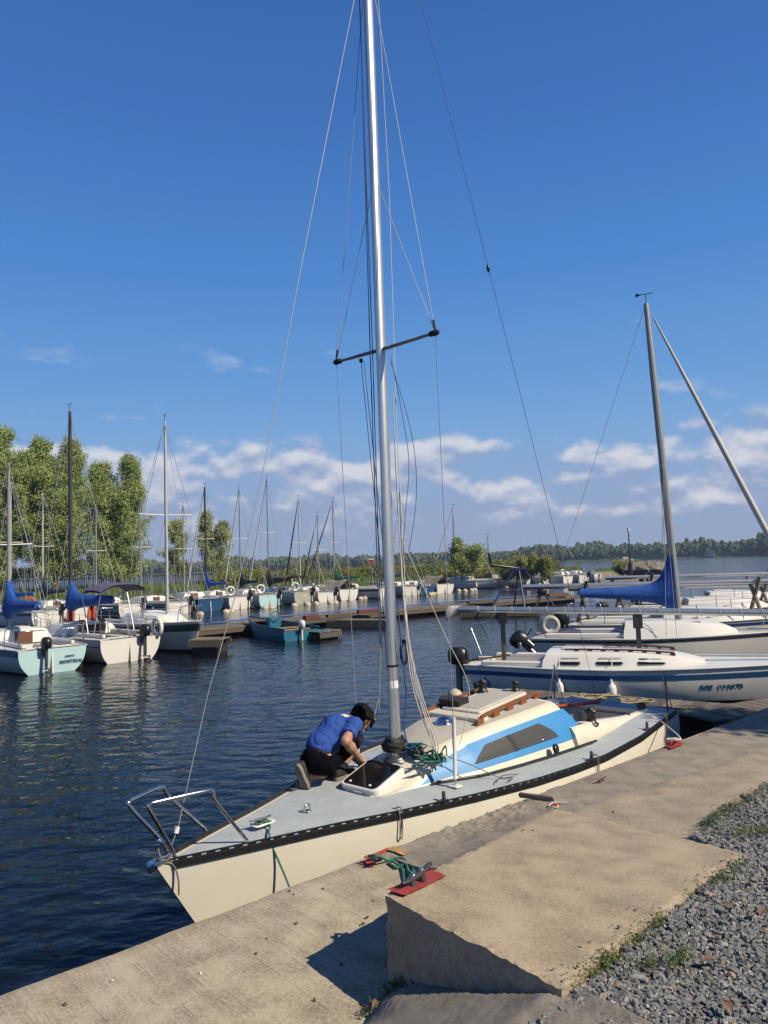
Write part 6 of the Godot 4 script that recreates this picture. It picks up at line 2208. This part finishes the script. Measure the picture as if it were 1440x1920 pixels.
func make_person():
	# in the sailboat's axes: faces aft (+x), right hand to port (+z)
	var off = V(1.95, 0.0, -0.47)
	var root = thing("person", "person in a blue T-shirt and black shorts crouching on the foredeck, reaching to the hatch", "person", ship_xf * off, ship_xf.basis.get_euler().y)
	var L = func(p): return p - off
	var B = func(list):
		var o = []
		for q in list: o.append([q[0] - off, q[1] - off, q[2], q[3]])
		return o
	var pelvis = V(1.94, 1.2, -0.47)
	var waist = V(2.0, 1.31, -0.47)
	var chest = V(2.16, 1.41, -0.46)
	var neck0 = V(2.31, 1.465, -0.455)
	var head = V(2.5, 1.455, -0.44)
	var sr = V(2.25, 1.455, -0.3)
	var sl = V(2.29, 1.425, -0.61)
	var er = V(2.055, 1.365, -0.215)
	var wr = V(2.285, 1.15, -0.265)
	var el = V(2.4, 1.22, -0.7)
	var wl = V(2.42, 1.1, -0.5)
	var hr = V(1.96, 1.17, -0.385)
	var kr = V(2.42, 1.285, -0.42)
	var ar = V(2.19, 1.04, -0.435)
	var hl = V(1.96, 1.16, -0.555)
	var kl = V(2.2, 1.02, -0.58)
	var al = V(1.8, 1.035, -0.52)
	var st = T(0)
	nets(st, B.call([
		[pelvis, waist, 0.115, 0.11], [waist, chest, 0.105, 0.125], [chest, neck0, 0.12, 0.07], [sr, sl, 0.06, 0.06], [neck0, head - V(0.06, 0, 0), 0.052, 0.05],
		[sr, er, 0.05, 0.041], [er, er.lerp(wr, 0.35), 0.041, 0.042], [er.lerp(wr, 0.35), wr, 0.042, 0.027], [sl, el, 0.05, 0.04], [el, wl, 0.04, 0.027],
		[hr, kr, 0.085, 0.056], [kr, kr.lerp(ar, 0.35), 0.055, 0.056], [kr.lerp(ar, 0.35), ar, 0.055, 0.034], [hl, kl, 0.085, 0.056], [kl, kl.lerp(al, 0.35), 0.055, 0.056], [kl.lerp(al, 0.35), al, 0.055, 0.036]]), 0.012, 0.03)
	# head: skull, jaw, nose, ears; the face looks down and aft
	var fd = V(0.55, -0.8, 0.22).normalized()       # where the face looks
	var up = V(0.83, 0.55, 0.05)
	up = (up - fd * up.dot(fd)).normalized()
	var rt = fd.cross(up)
	nets(st, B.call([
		[head + up * 0.03 - fd * 0.025, head + up * 0.02 + fd * 0.02, 0.088, 0.085], [head - up * 0.05 + fd * 0.035, head - up * 0.085 + fd * 0.045, 0.06, 0.042],
		[head + fd * 0.095 + up * 0.005, head + fd * 0.118 - up * 0.028, 0.011, 0.014], [head + fd * 0.09 - up * 0.068 - rt * 0.018, head + fd * 0.09 - up * 0.068 + rt * 0.018, 0.009, 0.009],
		[head + rt * 0.086 + up * 0.015 - fd * 0.012, head + rt * 0.088 - up * 0.025 - fd * 0.006, 0.016, 0.011], [head - rt * 0.086 + up * 0.015 - fd * 0.012, head - rt * 0.088 - up * 0.025 - fd * 0.006, 0.016, 0.011],
		[head + fd * 0.082 + up * 0.032 - rt * 0.05, head + fd * 0.082 + up * 0.032 + rt * 0.05, 0.014, 0.014]]), 0.006, 0.014)
	# hands closed on the hatch's edge
	for hnd in [[wr, V(2.375, 1.085, -0.29), 1.0], [wl, V(2.42, 1.065, -0.4), -1.0]]:
		var w = hnd[0]
		var k = hnd[1]
		var dir = (k - w).normalized()
		var side = dir.cross(V(0, 1, 0)).normalized()
		var pn = side.cross(dir).normalized()
		var bones = [[w, w.lerp(k, 0.5), 0.025, 0.028], [w.lerp(k, 0.45) - side * 0.018, k - side * 0.024, 0.018, 0.016], [w.lerp(k, 0.45) + side * 0.018, k + side * 0.024, 0.018, 0.016]]
		for i in 4:
			var s = side * lerpf(-0.031, 0.031, i / 3.0)
			var ln = [0.028, 0.033, 0.034, 0.027][i]
			var p1 = k + s + dir * ln * 0.7 - pn * 0.006
			var p2 = p1 + (dir * 0.35 - pn).normalized() * ln * 0.85
			var p3 = p2 + (-dir * 0.7 - pn * 0.5).normalized() * ln * 0.7
			bones += [[k + s, p1, 0.0095, 0.009], [p1, p2, 0.009, 0.0082], [p2, p3, 0.0082, 0.0072]]
		var tb = w.lerp(k, 0.45) + side * 0.03 * hnd[2]
		var t1 = tb + (dir * 0.6 + side * 0.6 * hnd[2] - pn * 0.4).normalized() * 0.036
		bones += [[tb, t1, 0.0125, 0.0105], [t1, t1 + (dir * 0.8 - side * 0.2 * hnd[2] - pn * 0.6).normalized() * 0.03, 0.0105, 0.008]]
		nets(st, B.call(bones), 0.0035, 0.006)
	obj("body", st, M.skin, root)
	# shirt
	st = T(0)
	var hem = waist.lerp(pelvis, 0.55)
	var axis = (waist - pelvis).normalized()
	noise.seed = 90
	nets(st, B.call([[hem, waist, 0.137, 0.132], [waist, chest, 0.127, 0.148], [chest, neck0 - V(0.02, 0, 0), 0.143, 0.085], [sr, sl, 0.079, 0.079], [sr, sr.lerp(er, 0.78), 0.074, 0.064], [sl, sl.lerp(el, 0.78), 0.074, 0.064], [waist - V(0.02, 0.01, 0), chest + V(0.03, -0.05, 0), 0.12, 0.12]]), 0.0105, 0.035, func(p):
		var w = p + off
		var d = (hem - w).dot(axis)
		d = maxf(d, (w - neck0).dot((head - neck0).normalized()) - 0.02)
		for q in [[sr, er], [sl, el]]:
			var ax = (q[1] - q[0]).normalized()
			if (w - q[0]).length() < 0.34 and (w - q[0]).dot(ax) > 0.05: d = maxf(d, (w - q[0]).dot(ax) - 0.15 if (w - q[0] - ax * (w - q[0]).dot(ax)).length() < 0.085 else -1.0)
		var folds = 0.011 * noise.get_noise_3d(w.x * 10.0 + w.y * 9.0, w.y * 3.0 - w.x * 4.0, w.z * 7.0) + 0.004 * noise.get_noise_3d(w.x * 26.0 + w.y * 22.0, w.y * 9.0, w.z * 16.0)
		return maxf(d, -1.0) if d > -0.02 else folds * 0.0 - 1.0)
	var shirt = obj("t_shirt", rumple(st, 0.013, 7.0, true), M.shirt, root)
	# pale print across the shoulders
	st = T(0)
	grid_mesh(st, 8, 3, func(u, v):
		var p = V(2.2, 1.55, -0.45) + V(lerpf(-0.0, 0.075, v), lerpf(0.0, -0.012, v) - 0.02 * pow(2.0 * u - 1.0, 2.0) + 0.005, lerpf(-0.09, 0.09, u))
		return L.call(p))
	obj("shirt_print", st, M.print, root)
	# belt, shorts
	st = T(0)
	nets(st, B.call([[pelvis.lerp(hem, 0.35), hem + axis * 0.005, 0.132, 0.13]]), 0.011, 0.01, func(p): return maxf((p + off - hem).dot(axis) - 0.008, (hem - p - off).dot(axis) - 0.018))
	obj("belt", st, M.rope_brown, root)
	st = T(0)
	nets(st, B.call([[pelvis - V(0.005, 0.01, 0), waist, 0.135, 0.12], [hr, hr.lerp(kr, 0.86), 0.105, 0.088], [hl, hl.lerp(kl, 0.8), 0.105, 0.09], [hr, hl, 0.12, 0.12]]), 0.0115, 0.03, func(p):
		var w = p + off
		var rel = w - hem
		var d = rel.dot(axis) + 0.02 if (rel - axis * rel.dot(axis)).length() < 0.17 and w.x < 2.09 else -1.0
		for q in [[hr, kr], [hl, kl]]:
			var ax = (q[1] - q[0]).normalized()
			var r = w - q[0]
			if (r - ax * r.dot(ax)).length() < 0.13: d = maxf(d, r.dot(ax) - 0.40)
		return d)
	obj("shorts", rumple(st, 0.005), M.shorts, root)
	# hair
	st = T(0)
	nets(st, B.call([[head + up * 0.045 - fd * 0.045, head + up * 0.05 + fd * 0.02, 0.092, 0.086], [head - up * 0.04 - fd * 0.07, head + up * 0.02 - fd * 0.055, 0.058, 0.08], [head + up * 0.07 + fd * 0.03, head + up * 0.05 + fd * 0.085 + rt * 0.02, 0.05, 0.02], [head + up * 0.05 + fd * 0.07 - rt * 0.045, head + up * 0.02 + fd * 0.12 - rt * 0.05, 0.035, 0.015], [head + up * 0.05 + fd * 0.075 + rt * 0.05, head + up * 0.0 + fd * 0.1 + rt * 0.065, 0.035, 0.014], [head + up * 0.04 + rt * 0.07, head - up * 0.02 + rt * 0.082 - fd * 0.02, 0.035, 0.02], [head + up * 0.04 - rt * 0.07, head - up * 0.02 - rt * 0.082 - fd * 0.02, 0.035, 0.02]]), 0.006, 0.02)
	var locks = []
	rng.seed = 33
	for i in 70:
		var th = rng.randf() * TAU
		var o3 = (rt * cos(th) + fd * sin(th) * 1.0) 
		var k0 = head + up * rng.randf_range(0.03, 0.1) + o3 * rng.randf_range(0.06, 0.085)
		if sin(th) > 0.5: k0 += up * 0.02
		locks.append([k0, k0 + (o3 * 0.4 - up * 0.8 + Vector3(rng.randfn(), rng.randfn(), rng.randfn()) * 0.25).normalized() * rng.randf_range(0.04, 0.085), 0.014, 0.003])
	nets(st, B.call(locks), 0.005, 0.006)
	obj("hair", rumple(st, 0.004, 40.0), M.hair, root)
	# socks and shoes: right foot flat, left foot on its toes with the sole behind
	for q in [[ar, kr, "sock"], [al, kl, "sock"]]:
		st = T(0)
		var d = (q[1] - q[0]).normalized()
		tube(st, [q[0] - d * 0.015 - off, q[0] - off, q[0] + d * 0.045 - off, q[0] + d * 0.075 - off], [0.036, 0.04, 0.043, 0.045], 14)
		var so = obj(q[2], st, M.sock, root)
		st = T(0)
		tube(st, [q[0] + d * 0.05 - off, q[0] + d * 0.062 - off], [0.0455, 0.046], 14)
		obj("sock_band", st, M.sock_green, so)
	var dy = 0.955
	shoe(root, Transform3D(Basis(Vector3.UP, 0.12), V(2.135, dy, -0.425) - off))
	var fx = V(0.3, -0.95, 0.12).normalized()
	var fy = V(0.93, 0.3, -0.25)
	fy = (fy - fx * fy.dot(fx)).normalized()
	shoe(root, Transform3D(Basis(fx, fy, fx.cross(fy)), V(1.715, 1.15, -0.5) - off))
func shoe(parent, xf: Transform3D):
	# heel at x = 0, toe at x = 0.27, sole at y = 0
	var o = Node3D.new()
	o.name = "shoe"
	parent.add_child(o, true)
	o.transform = xf
	var outline = func(x): return table([[-0.03, 0.02], [-0.02, 0.034], [0.02, 0.04], [0.1, 0.038], [0.17, 0.05], [0.22, 0.047], [0.26, 0.03], [0.275, 0.01]], x)
	var st = T(0)
	var rings = []
	for y in [0.0, 0.012, 0.03, 0.036]:
		var rg = []
		for i in 24:
			var t = TAU * i / 24.0
			var x = 0.1225 - 0.1525 * cos(t)
			var w = outline.call(x) * (1.0 if y > 0.0 and y < 0.036 else 0.92)
			rg.append(Vector3(x, y + (0.012 if x > 0.22 and y < 0.01 else 0.0), w * (1 if sin(t) >= 0 else -1) * pow(absf(sin(t)), 0.35)))
		rings.append(rg)
	loft(st, rings, true, true, 0)
	obj("sole", st, M.sole, o)
	st = T(0)
	nets(st, [[Vector3(0.005, 0.055, 0), Vector3(0.06, 0.06, 0), 0.037, 0.037], [Vector3(0.015, 0.085, 0), Vector3(0.06, 0.09, 0), 0.04, 0.042], [Vector3(0.06, 0.06, 0), Vector3(0.18, 0.05, 0), 0.042, 0.034], [Vector3(0.18, 0.047, 0.01), Vector3(0.225, 0.042, 0.006), 0.034, 0.026], [Vector3(0.18, 0.047, -0.01), Vector3(0.225, 0.042, -0.006), 0.034, 0.026]], 0.008, 0.02, func(p): return maxf(0.03 - p.y, p.y - 0.118))
	obj("upper", st, M.shoe, o)
	st = T(0)
	for i in 4: tube(st, [Vector3(0.085 + i * 0.022, 0.1 - i * 0.006, -0.022), Vector3(0.09 + i * 0.022, 0.104 - i * 0.006, 0.022)], 0.0035, 5)
	obj("laces", st, M.rubber, o)
func rumple(st: SurfaceTool, amount, freq = 11.0, crease = false):
	# cloth: move every point along its normal by a noise that runs in folds
	st.generate_normals()
	var arr = st.commit_to_arrays()
	var v = arr[Mesh.ARRAY_VERTEX]
	var n = arr[Mesh.ARRAY_NORMAL]
	noise.seed = 17
	var out = T(0)
	for i in v.size():
		var p = v[i]
		var k = noise.get_noise_3d(p.x * freq + p.y * freq * 0.9, p.y * freq * 0.4 - p.x * freq * 0.5, p.z * freq * 0.7) + 0.4 * noise.get_noise_3d(p.x * freq * 2.4, p.y * freq * 2.4, p.z * freq * 2.4)
		if crease:
			var a = noise.get_noise_3d(p.x * freq + p.y * freq * 1.1, (p.y - p.x) * freq * 0.35, p.z * freq * 0.8)
			var b = noise.get_noise_3d(p.x * freq * 1.7 + 9.0, (p.y + p.x) * freq * 0.6, p.z * freq * 1.9)
			k = 0.35 * a - 0.9 * pow(1.0 - absf(a), 9.0) - 0.55 * pow(1.0 - absf(b), 12.0)
		out.add_vertex(p + n[i] * k * amount)
	return out

# ---------------------------------------------------------------- small things on the quay
func on_quay(u, v, y = QUAY): return px(u, v, y)
func block_y(u, v):
	# height of the raised block's top under that pixel
	var y = 1.3
	var A = px(722, 1676, 1.34)
	var D = px(1040, 1514, 0.965)
	var a = st_of(A).x
	var d = st_of(D).x
	for i in 6:
		var s = st_of(px(u, v, y))
		y = lerpf(1.34, 0.965, clampf((s.x - a) / (d - a), 0, 1))
		var B = st_of(px(1052, 1850, 1.34))
		var C = st_of(px(1398, 1598, 1.14))
		var y2 = lerpf(1.34, 1.14, clampf((s.x - B.x) / (C.x - B.x), 0, 1))
		var t = clampf((s.y - st_of(A).y) / (B.y - st_of(A).y), 0, 1)
		y = lerpf(y, y2, t)
	return y
func painted(label, corners, lift, m, n = 10):
	# a brushed patch with an uneven border, laid on the concrete
	var st = T(0)
	var mid = Vector3.ZERO
	for c in corners: mid += c
	mid /= corners.size()
	var pts = []
	rng.seed = int(absf(mid.x) * 1000)
	for k in corners.size():
		for i in n:
			var p = corners[k].lerp(corners[(k + 1) % corners.size()], float(i) / n)
			pts.append(p + (p - mid).normalized() * rng.randf_range(-0.014, 0.008) + Vector3(0, lift, 0))
	for r in 3:
		for k in pts.size():
			var l = (k + 1) % pts.size()
			var f0 = r / 3.0
			var f1 = (r + 1) / 3.0
			var c = mid + Vector3(0, lift, 0)
			quad(st, c.lerp(pts[k], f0), c.lerp(pts[k], f1), c.lerp(pts[l], f1), c.lerp(pts[l], f0))
	var o = obj("painted_patch", st, m)
	o.set_meta("kind", "structure")
	o.set_meta("label", label)
	return o
func braid(label, pts, r, m, called = "mooring_line", group = "", sub = 6):
	var st = T(0)
	tube(st, smooth_path(pts, sub), r, 8)
	var o = obj(called, st, m)
	tag(o, label, "rope", group)
	return o
func make_details():
	# red patches and cleats
	var lift = 0.006
	var Y = func(u, v): return px(u, v, block_y(u, v))
	painted("red paint under the large cleat on the block", [Y.call(725, 1672), Y.call(810, 1634), Y.call(838, 1646), Y.call(760, 1684)], 0.012, M.red_paint)
	painted("red paint under the green line's cleat at the quay edge", [px(674, 1622, QUAY), px(700, 1606, QUAY), px(716, 1606, QUAY), px(700, 1628, QUAY)], 0.008, M.red_paint)
	painted("red paint under the far cleat", [px(1246, 1402, QUAY), px(1272, 1392, QUAY), px(1284, 1399, QUAY), px(1258, 1408, QUAY)], 0.022, M.red_paint)
	painted("faded yellow paint streak on the grey strip", [px(724, 1596, QUAY), px(738, 1590, QUAY), px(768, 1602, QUAY), px(758, 1608, QUAY)], 0.016, M.yellow_paint)
	var cc = Y.call(783, 1661)
	var dirx = (Y.call(812, 1642) - Y.call(745, 1672))
	dirx.y = 0
	dirx = dirx.normalized()
	var root = thing("dock_cleat", "large dark grey iron cleat on a red patch on the block", "cleat", cc + Vector3(0, 0.01, 0))
	var st = T(0)
	cleat(st, Vector3.ZERO, Basis(dirx, Vector3.UP, dirx.cross(Vector3.UP)), 0.145)
	obj("horn", st, M.grey_iron, root)
	for k in [-0.3, 0.3]:
		st = T(0)
		lathe(st, dirx * 0.145 * k * 1.0 + Vector3(0, 0.055, 0), Vector3.UP, [[0, 0.012], [0.008, 0.012], [0.01, 0.004]], 8)
		obj("bolt", st, M.steel, root)
	var c2 = px(706, 1613, QUAY)
	root = thing("dock_cleat", "red painted cleat wrapped with green line at the quay edge", "cleat", c2 + Vector3(0, 0.008, 0))
	st = T(0)
	cleat(st, Vector3.ZERO, Basis(qe, Vector3.UP, qe.cross(Vector3.UP)), 0.11)
	obj("horn", st, M.red_paint, root)
	var c3 = px(1262, 1399, QUAY)
	root = thing("dock_cleat", "far red painted cleat with white line near the stern", "cleat", c3 + Vector3(0, 0.02, 0))
	st = T(0)
	cleat(st, Vector3.ZERO, Basis(qe, Vector3.UP, qe.cross(Vector3.UP)), 0.13)
	obj("horn", st, M.red_paint, root)
	# green line: round the red cleat, looped towards the large one
	var up = Vector3(0, 0.02, 0)
	var g = func(u, v, h): return px(u, v, QUAY + h)
	var edge = px(722, 1676, 1.34).lerp(px(1040, 1514, 0.965), 0.12)
	var throat = Y.call(776, 1652) + Vector3(0, 0.03, 0)
	var h1 = 0.012
	braid("green braided line looped between the two red-patched cleats", [g.call(690, 1605, 0.04), g.call(704, 1604, 0.08), g.call(716, 1608, 0.05), g.call(710, 1614, 0.03), g.call(698, 1612, 0.06), g.call(710, 1605, 0.09), g.call(718, 1609, 0.05), g.call(728, 1613, h1), g.call(740, 1609, h1), g.call(756, 1610, h1), g.call(764, 1620, h1), g.call(766, 1633, h1), Vector3(edge.x, 0.92, edge.z) - qn * 0.03, edge - qn * 0.03, throat, edge - qn * 0.03 - qe * 0.04, Vector3(edge.x, 0.92, edge.z) - qn * 0.03 - qe * 0.04, g.call(756, 1637, h1), g.call(742, 1627, h1), g.call(730, 1618, h1), g.call(736, 1615, 0.02), g.call(750, 1624, h1), g.call(765, 1631, 0.03), Vector3(edge.x, 0.92, edge.z) - qn * 0.05, edge - qn * 0.04, throat + Vector3(0.01, 0.005, 0.0)], 0.0085, M.rope_green, "mooring_line", "", 5)
	# green bow line down to the quay
	var s = func(x, y, z): return ship_xf * Vector3(x, y, z)
	braid("green bow line from the foredeck cleat over the rail down behind the quay", [s.call(0.83, 1.0, -0.03), s.call(0.86, 1.01, 0.05), s.call(0.93, 1.005, -0.04), s.call(0.97, 1.0, 0.04), s.call(0.9, 1.02, 0.05), s.call(0.88, 1.015, -0.02), s.call(0.93, 0.985, 0.07), s.call(0.86, 0.975, 0.15), s.call(0.8, 0.985, 0.235), s.call(0.78, 0.95, 0.265), s.call(0.84, 0.75, 0.32), s.call(0.92, 0.4, 0.44), s.call(0.95, 0.2, 0.5)], 0.0075, M.rope_green)
	# grey wound line on the edge, thin lines
	var wound = []
	for i in 90:
		var f = i / 89.0
		var c = px(975, 1497, QUAY).lerp(px(1036, 1505, QUAY), f) + Vector3(0, 0.03, 0)
		wound.append(c + Vector3(sin(i * 1.6) * 0.012, cos(i * 1.6) * 0.018, sin(i * 1.6) * 0.012))
	braid("grey rope wound tight round a short bar at the quay edge", wound, 0.008, M.rope_grey, "wound_rope", "", 3)
	braid("thin cream line lying loose on the red spot by the wound rope", [px(1032, 1508, QUAY) + up, px(1046, 1513, QUAY) + up, px(1044, 1518, QUAY) + up, px(1030, 1516, QUAY) + up, px(1040, 1509, QUAY) + up, px(1066, 1510, QUAY) + up], 0.005, M.rope_white)
	painted("small red spot under the loose cream line", [px(1034, 1509, QUAY), px(1050, 1509, QUAY), px(1052, 1515, QUAY), px(1036, 1516, QUAY)], 0.018, M.red_paint, 4)
	braid("white line lashed on the far red cleat", [c3 + Vector3(-0.1, 0.06, 0), c3 + Vector3(0, 0.09, 0.03), c3 + Vector3(0.1, 0.06, -0.02), c3 + Vector3(0.0, 0.07, -0.05), c3 + Vector3(-0.08, 0.08, 0.04), c3 + Vector3(0.07, 0.09, 0.03), s.call(6.2, 0.95, 1.0), s.call(6.15, 1.0, 0.92)], 0.008, M.rope_white)
	for q in [[1.78, "thin spliced lanyard hanging from the rail amidships"], [4.15, "short grey line lashed round the rail by the fairlead"], [6.35, "knotted grey line hanging from the rail near the stern"]]:
		var hb = half_beam(keel, q[0] / 7.05)
		braid(q[1], [s.call(q[0], 0.99, hb - 0.05), s.call(q[0], 0.985, hb + 0.012), s.call(q[0] + 0.01, 0.9, hb + 0.018), s.call(q[0] + 0.012, 0.78, hb + 0.012), s.call(q[0] + 0.03, 0.76, hb + 0.014), s.call(q[0] + 0.04, 0.85, hb + 0.016), s.call(q[0] + 0.04, 0.985, hb + 0.012), s.call(q[0] + 0.03, 0.99, hb - 0.04)], 0.005, M.rope_grey, "lanyard", "lines hung on the toe rail")
	var st4 = T(0)
	cleat(st4, px(1128, 1467, QUAY) + Vector3(0, 0.01, 0), Basis(qe, Vector3.UP, qe.cross(Vector3.UP)), 0.07)
	tag(obj("mooring_ring", st4, M.rust), "small rusty eye with a red smear on the edge strip", "eye bolt")
	# litter: twigs, dead leaves, pebbles
	rng.seed = 15
	for q in [[688, 1722, 0], [681, 1735, 0], [543, 1672, 1], [551, 1678, 1], [555, 1733, 1], [700, 1690, 1], [606, 1668, 1], [480, 1790, 1], [500, 1762, 1], [376, 1826, 2], [210, 1840, 2], [122, 1885, 1], [640, 1810, 1], [590, 1877, 1], [1150, 1525, 1], [1230, 1600, 0], [1210, 1584, 0], [1320, 1607, 1], [1283, 1615, 0], [1125, 1470, 1], [1000, 1560, 1], [1180, 1650, 1]]:
		var y = QUAY if q[0] < 722 else block_y(q[0], q[1])
		if q[1] < 1530: y = 0.96
		if q[0] > 1080 and q[1] < 1540: y = 1.0
		var t = T(-1)
		var sz = rng.randf_range(0.008, 0.02)
		if q[2] == 0:
			tube(t, [Vector3(-sz, 0, 0), Vector3(0, 0.006, sz * 0.4), Vector3(sz * 1.2, 0, 0)], [0.003, 0.007, 0.002], 5)
		elif q[2] == 1:
			loft(t, [ring(Vector3(0, -0.004, 0), Vector3(sz * 0.7, 0, 0), Vector3(0, 0, sz * 0.5), 6), ring(Vector3(0.002, 0.006, 0), Vector3(sz * 0.4, 0, 0), Vector3(0, 0, sz * 0.3), 6)], true, true, -1)
		else:
			loft(t, [ring(Vector3(0, -0.002, 0), Vector3(sz * 0.6, 0, 0), Vector3(0, 0, sz * 0.35), 7), ring(Vector3(0, 0.004, 0), Vector3(sz * 0.3, 0, 0), Vector3(0, 0, sz * 0.2), 7)], true, true, -1)
		var o = obj(["twig", "wood_chip", "shell_bit"][q[2]], t, [M.twig, M.twig, M.white2][q[2]])
		o.position = px(q[0], q[1], y) + Vector3(0, 0.012 if q[0] > 722 else 0.006, 0)
		o.rotation.y = rng.randf() * TAU
		tag(o, ["dry brown twig lying on the concrete", "dark wood chip lying on the concrete", "pale shell bit on the quay slab"][q[2]], "litter", ["twigs on the concrete", "chips on the concrete", "shell bits on the slab"][q[2]])
	# larger stones round the block's foot
	for q in [[905, 1893, 0.02, 1.2], [614, 1557, 0, 0]]:
		pass
	for q in [[906, 1894, 1.19, 0.016, "pale pebble alone on the asphalt mound"], [980, 1560, -1.0, 0.012, "dark stone lying alone on the block's top"], [727, 1886, 0.92, 0.02, "grey stone at the foot of the block's corner"], [1030, 1858, 1.22, 0.02, "pale stone beside the block's near corner"]]:
		var o = obj("pebble", chip_mesh(300 + int(q[0])), M.rock)
		var y = q[2] if q[2] > 0 else block_y(q[0], q[1])
		o.position = px(q[0], q[1], y) + Vector3(0, 0.012, 0)
		o.scale = Vector3.ONE * q[3]
		tag(o, q[4], "stone")
	# rubble along the foot of the block's front
	for i in 9:
		var f = i / 8.0
		var p = px(lerpf(722, 830, f), lerpf(1850, 1862, f), lerpf(0.93, 1.02, f))
		var o = obj("rubble_stone", chip_mesh(400 + i), M.asphalt)
		o.position = p + Vector3(0, rng.randf_range(0.0, 0.02), 0)
		o.scale = Vector3(0.05, 0.035, 0.04) * rng.randf_range(0.5, 1.2)
		o.rotation = Vector3(rng.randf(), rng.randf() * 6, rng.randf()) * 0.6
		tag(o, "broken asphalt lump at the foot of the block's shaded face", "rubble", "rubble at the block's foot")
	var lf = T(0)
	grid_mesh(lf, 6, 4, func(u, v): return Vector3(lerpf(-0.035, 0.035, u), 0.012 * sin(u * 3.0) + 0.01 * absf(v - 0.5), lerpf(-0.018, 0.018, v) * sin(PI * lerpf(0.08, 0.95, u))))
	lf.generate_normals()
	var lm = lf.commit()
	for q in [[706, 1893, 0.92, "brown dead leaf at the foot of the block's near corner"], [1332, 1812, 1.27, "brown dead leaf on the gravel near the block"], [1430, 1720, 1.25, "russet dead leaf on the gravel at the right edge"], [1365, 1900, 1.29, "tan dead leaf low on the gravel"], [1366, 1708, 1.25, "curled russet leaf among the gravel stones"]]:
		var o = obj("dead_leaf", lm, M.dead_leaf)
		o.position = px(q[0], q[1], q[2]) + Vector3(0, 0.02, 0)
		o.rotation.y = rng.randf() * 6.0
		tag(o, q[3], "leaf", "dead leaves")
	# weeds along the concrete's edges
	var bl = T(-1)
	for i in 9:
		var c = Vector3(rng.randfn() * 0.012, 0, rng.randfn() * 0.012)
		var tip = c + Vector3(rng.randfn() * 0.02, rng.randf_range(0.015, 0.05), rng.randfn() * 0.02)
		var w = Vector3(rng.randfn(), 0, rng.randfn()).normalized() * 0.0028
		tri(bl, c - w, c + w, tip)
		quad(bl, tip - w, tip + w * 2.0, tip + w + Vector3(0.004, 0.004, 0.005), tip - w * 2.0 + Vector3(0, 0.005, 0))
	bl.generate_normals()
	var bm = bl.commit()
	var xf = []
	var cl = []
	for q in [[1074, 1858, 1160, 1792, 1.285, 34], [1160, 1788, 1240, 1732, 1.26, 20], [1300, 1684, 1402, 1616, 1.2, 26], [1330, 1536, 1440, 1484, 1.075, 46], [1310, 1560, 1345, 1540, 1.09, 18], [1190, 1820, 1290, 1800, 1.28, 20], [1380, 1560, 1440, 1560, 1.1, 20], [722, 1852, 860, 1842, 0.96, 26], [690, 1905, 735, 1870, 0.91, 14], [1000, 1868, 1060, 1850, 1.2, 14]]:
		for i in q[5]:
			var f = rng.randf()
			var p = px(lerpf(q[0], q[2], f) + rng.randfn() * 6.0, lerpf(q[1], q[3], f) + rng.randfn() * 4.0, q[4])
			xf.append(Transform3D(Basis(Vector3.UP, rng.randf() * TAU) * Basis.from_scale(Vector3.ONE * rng.randf_range(0.5, 1.25)), p))
			var k = rng.randf_range(0.7, 1.3)
			cl.append(Color(0.16 * k, 0.2 * k, 0.05 * k))
	var wd = leaves(self, xf, cl, bm, "weeds")
	tag(wd, "small green weeds along the edges of the concrete", "weeds", "", "stuff")

func _ready():
	make_materials()
	make_stage()
	make_water()
	make_quay()
	make_shores()
	make_marina()
	make_ship()
	make_person()
	make_details()
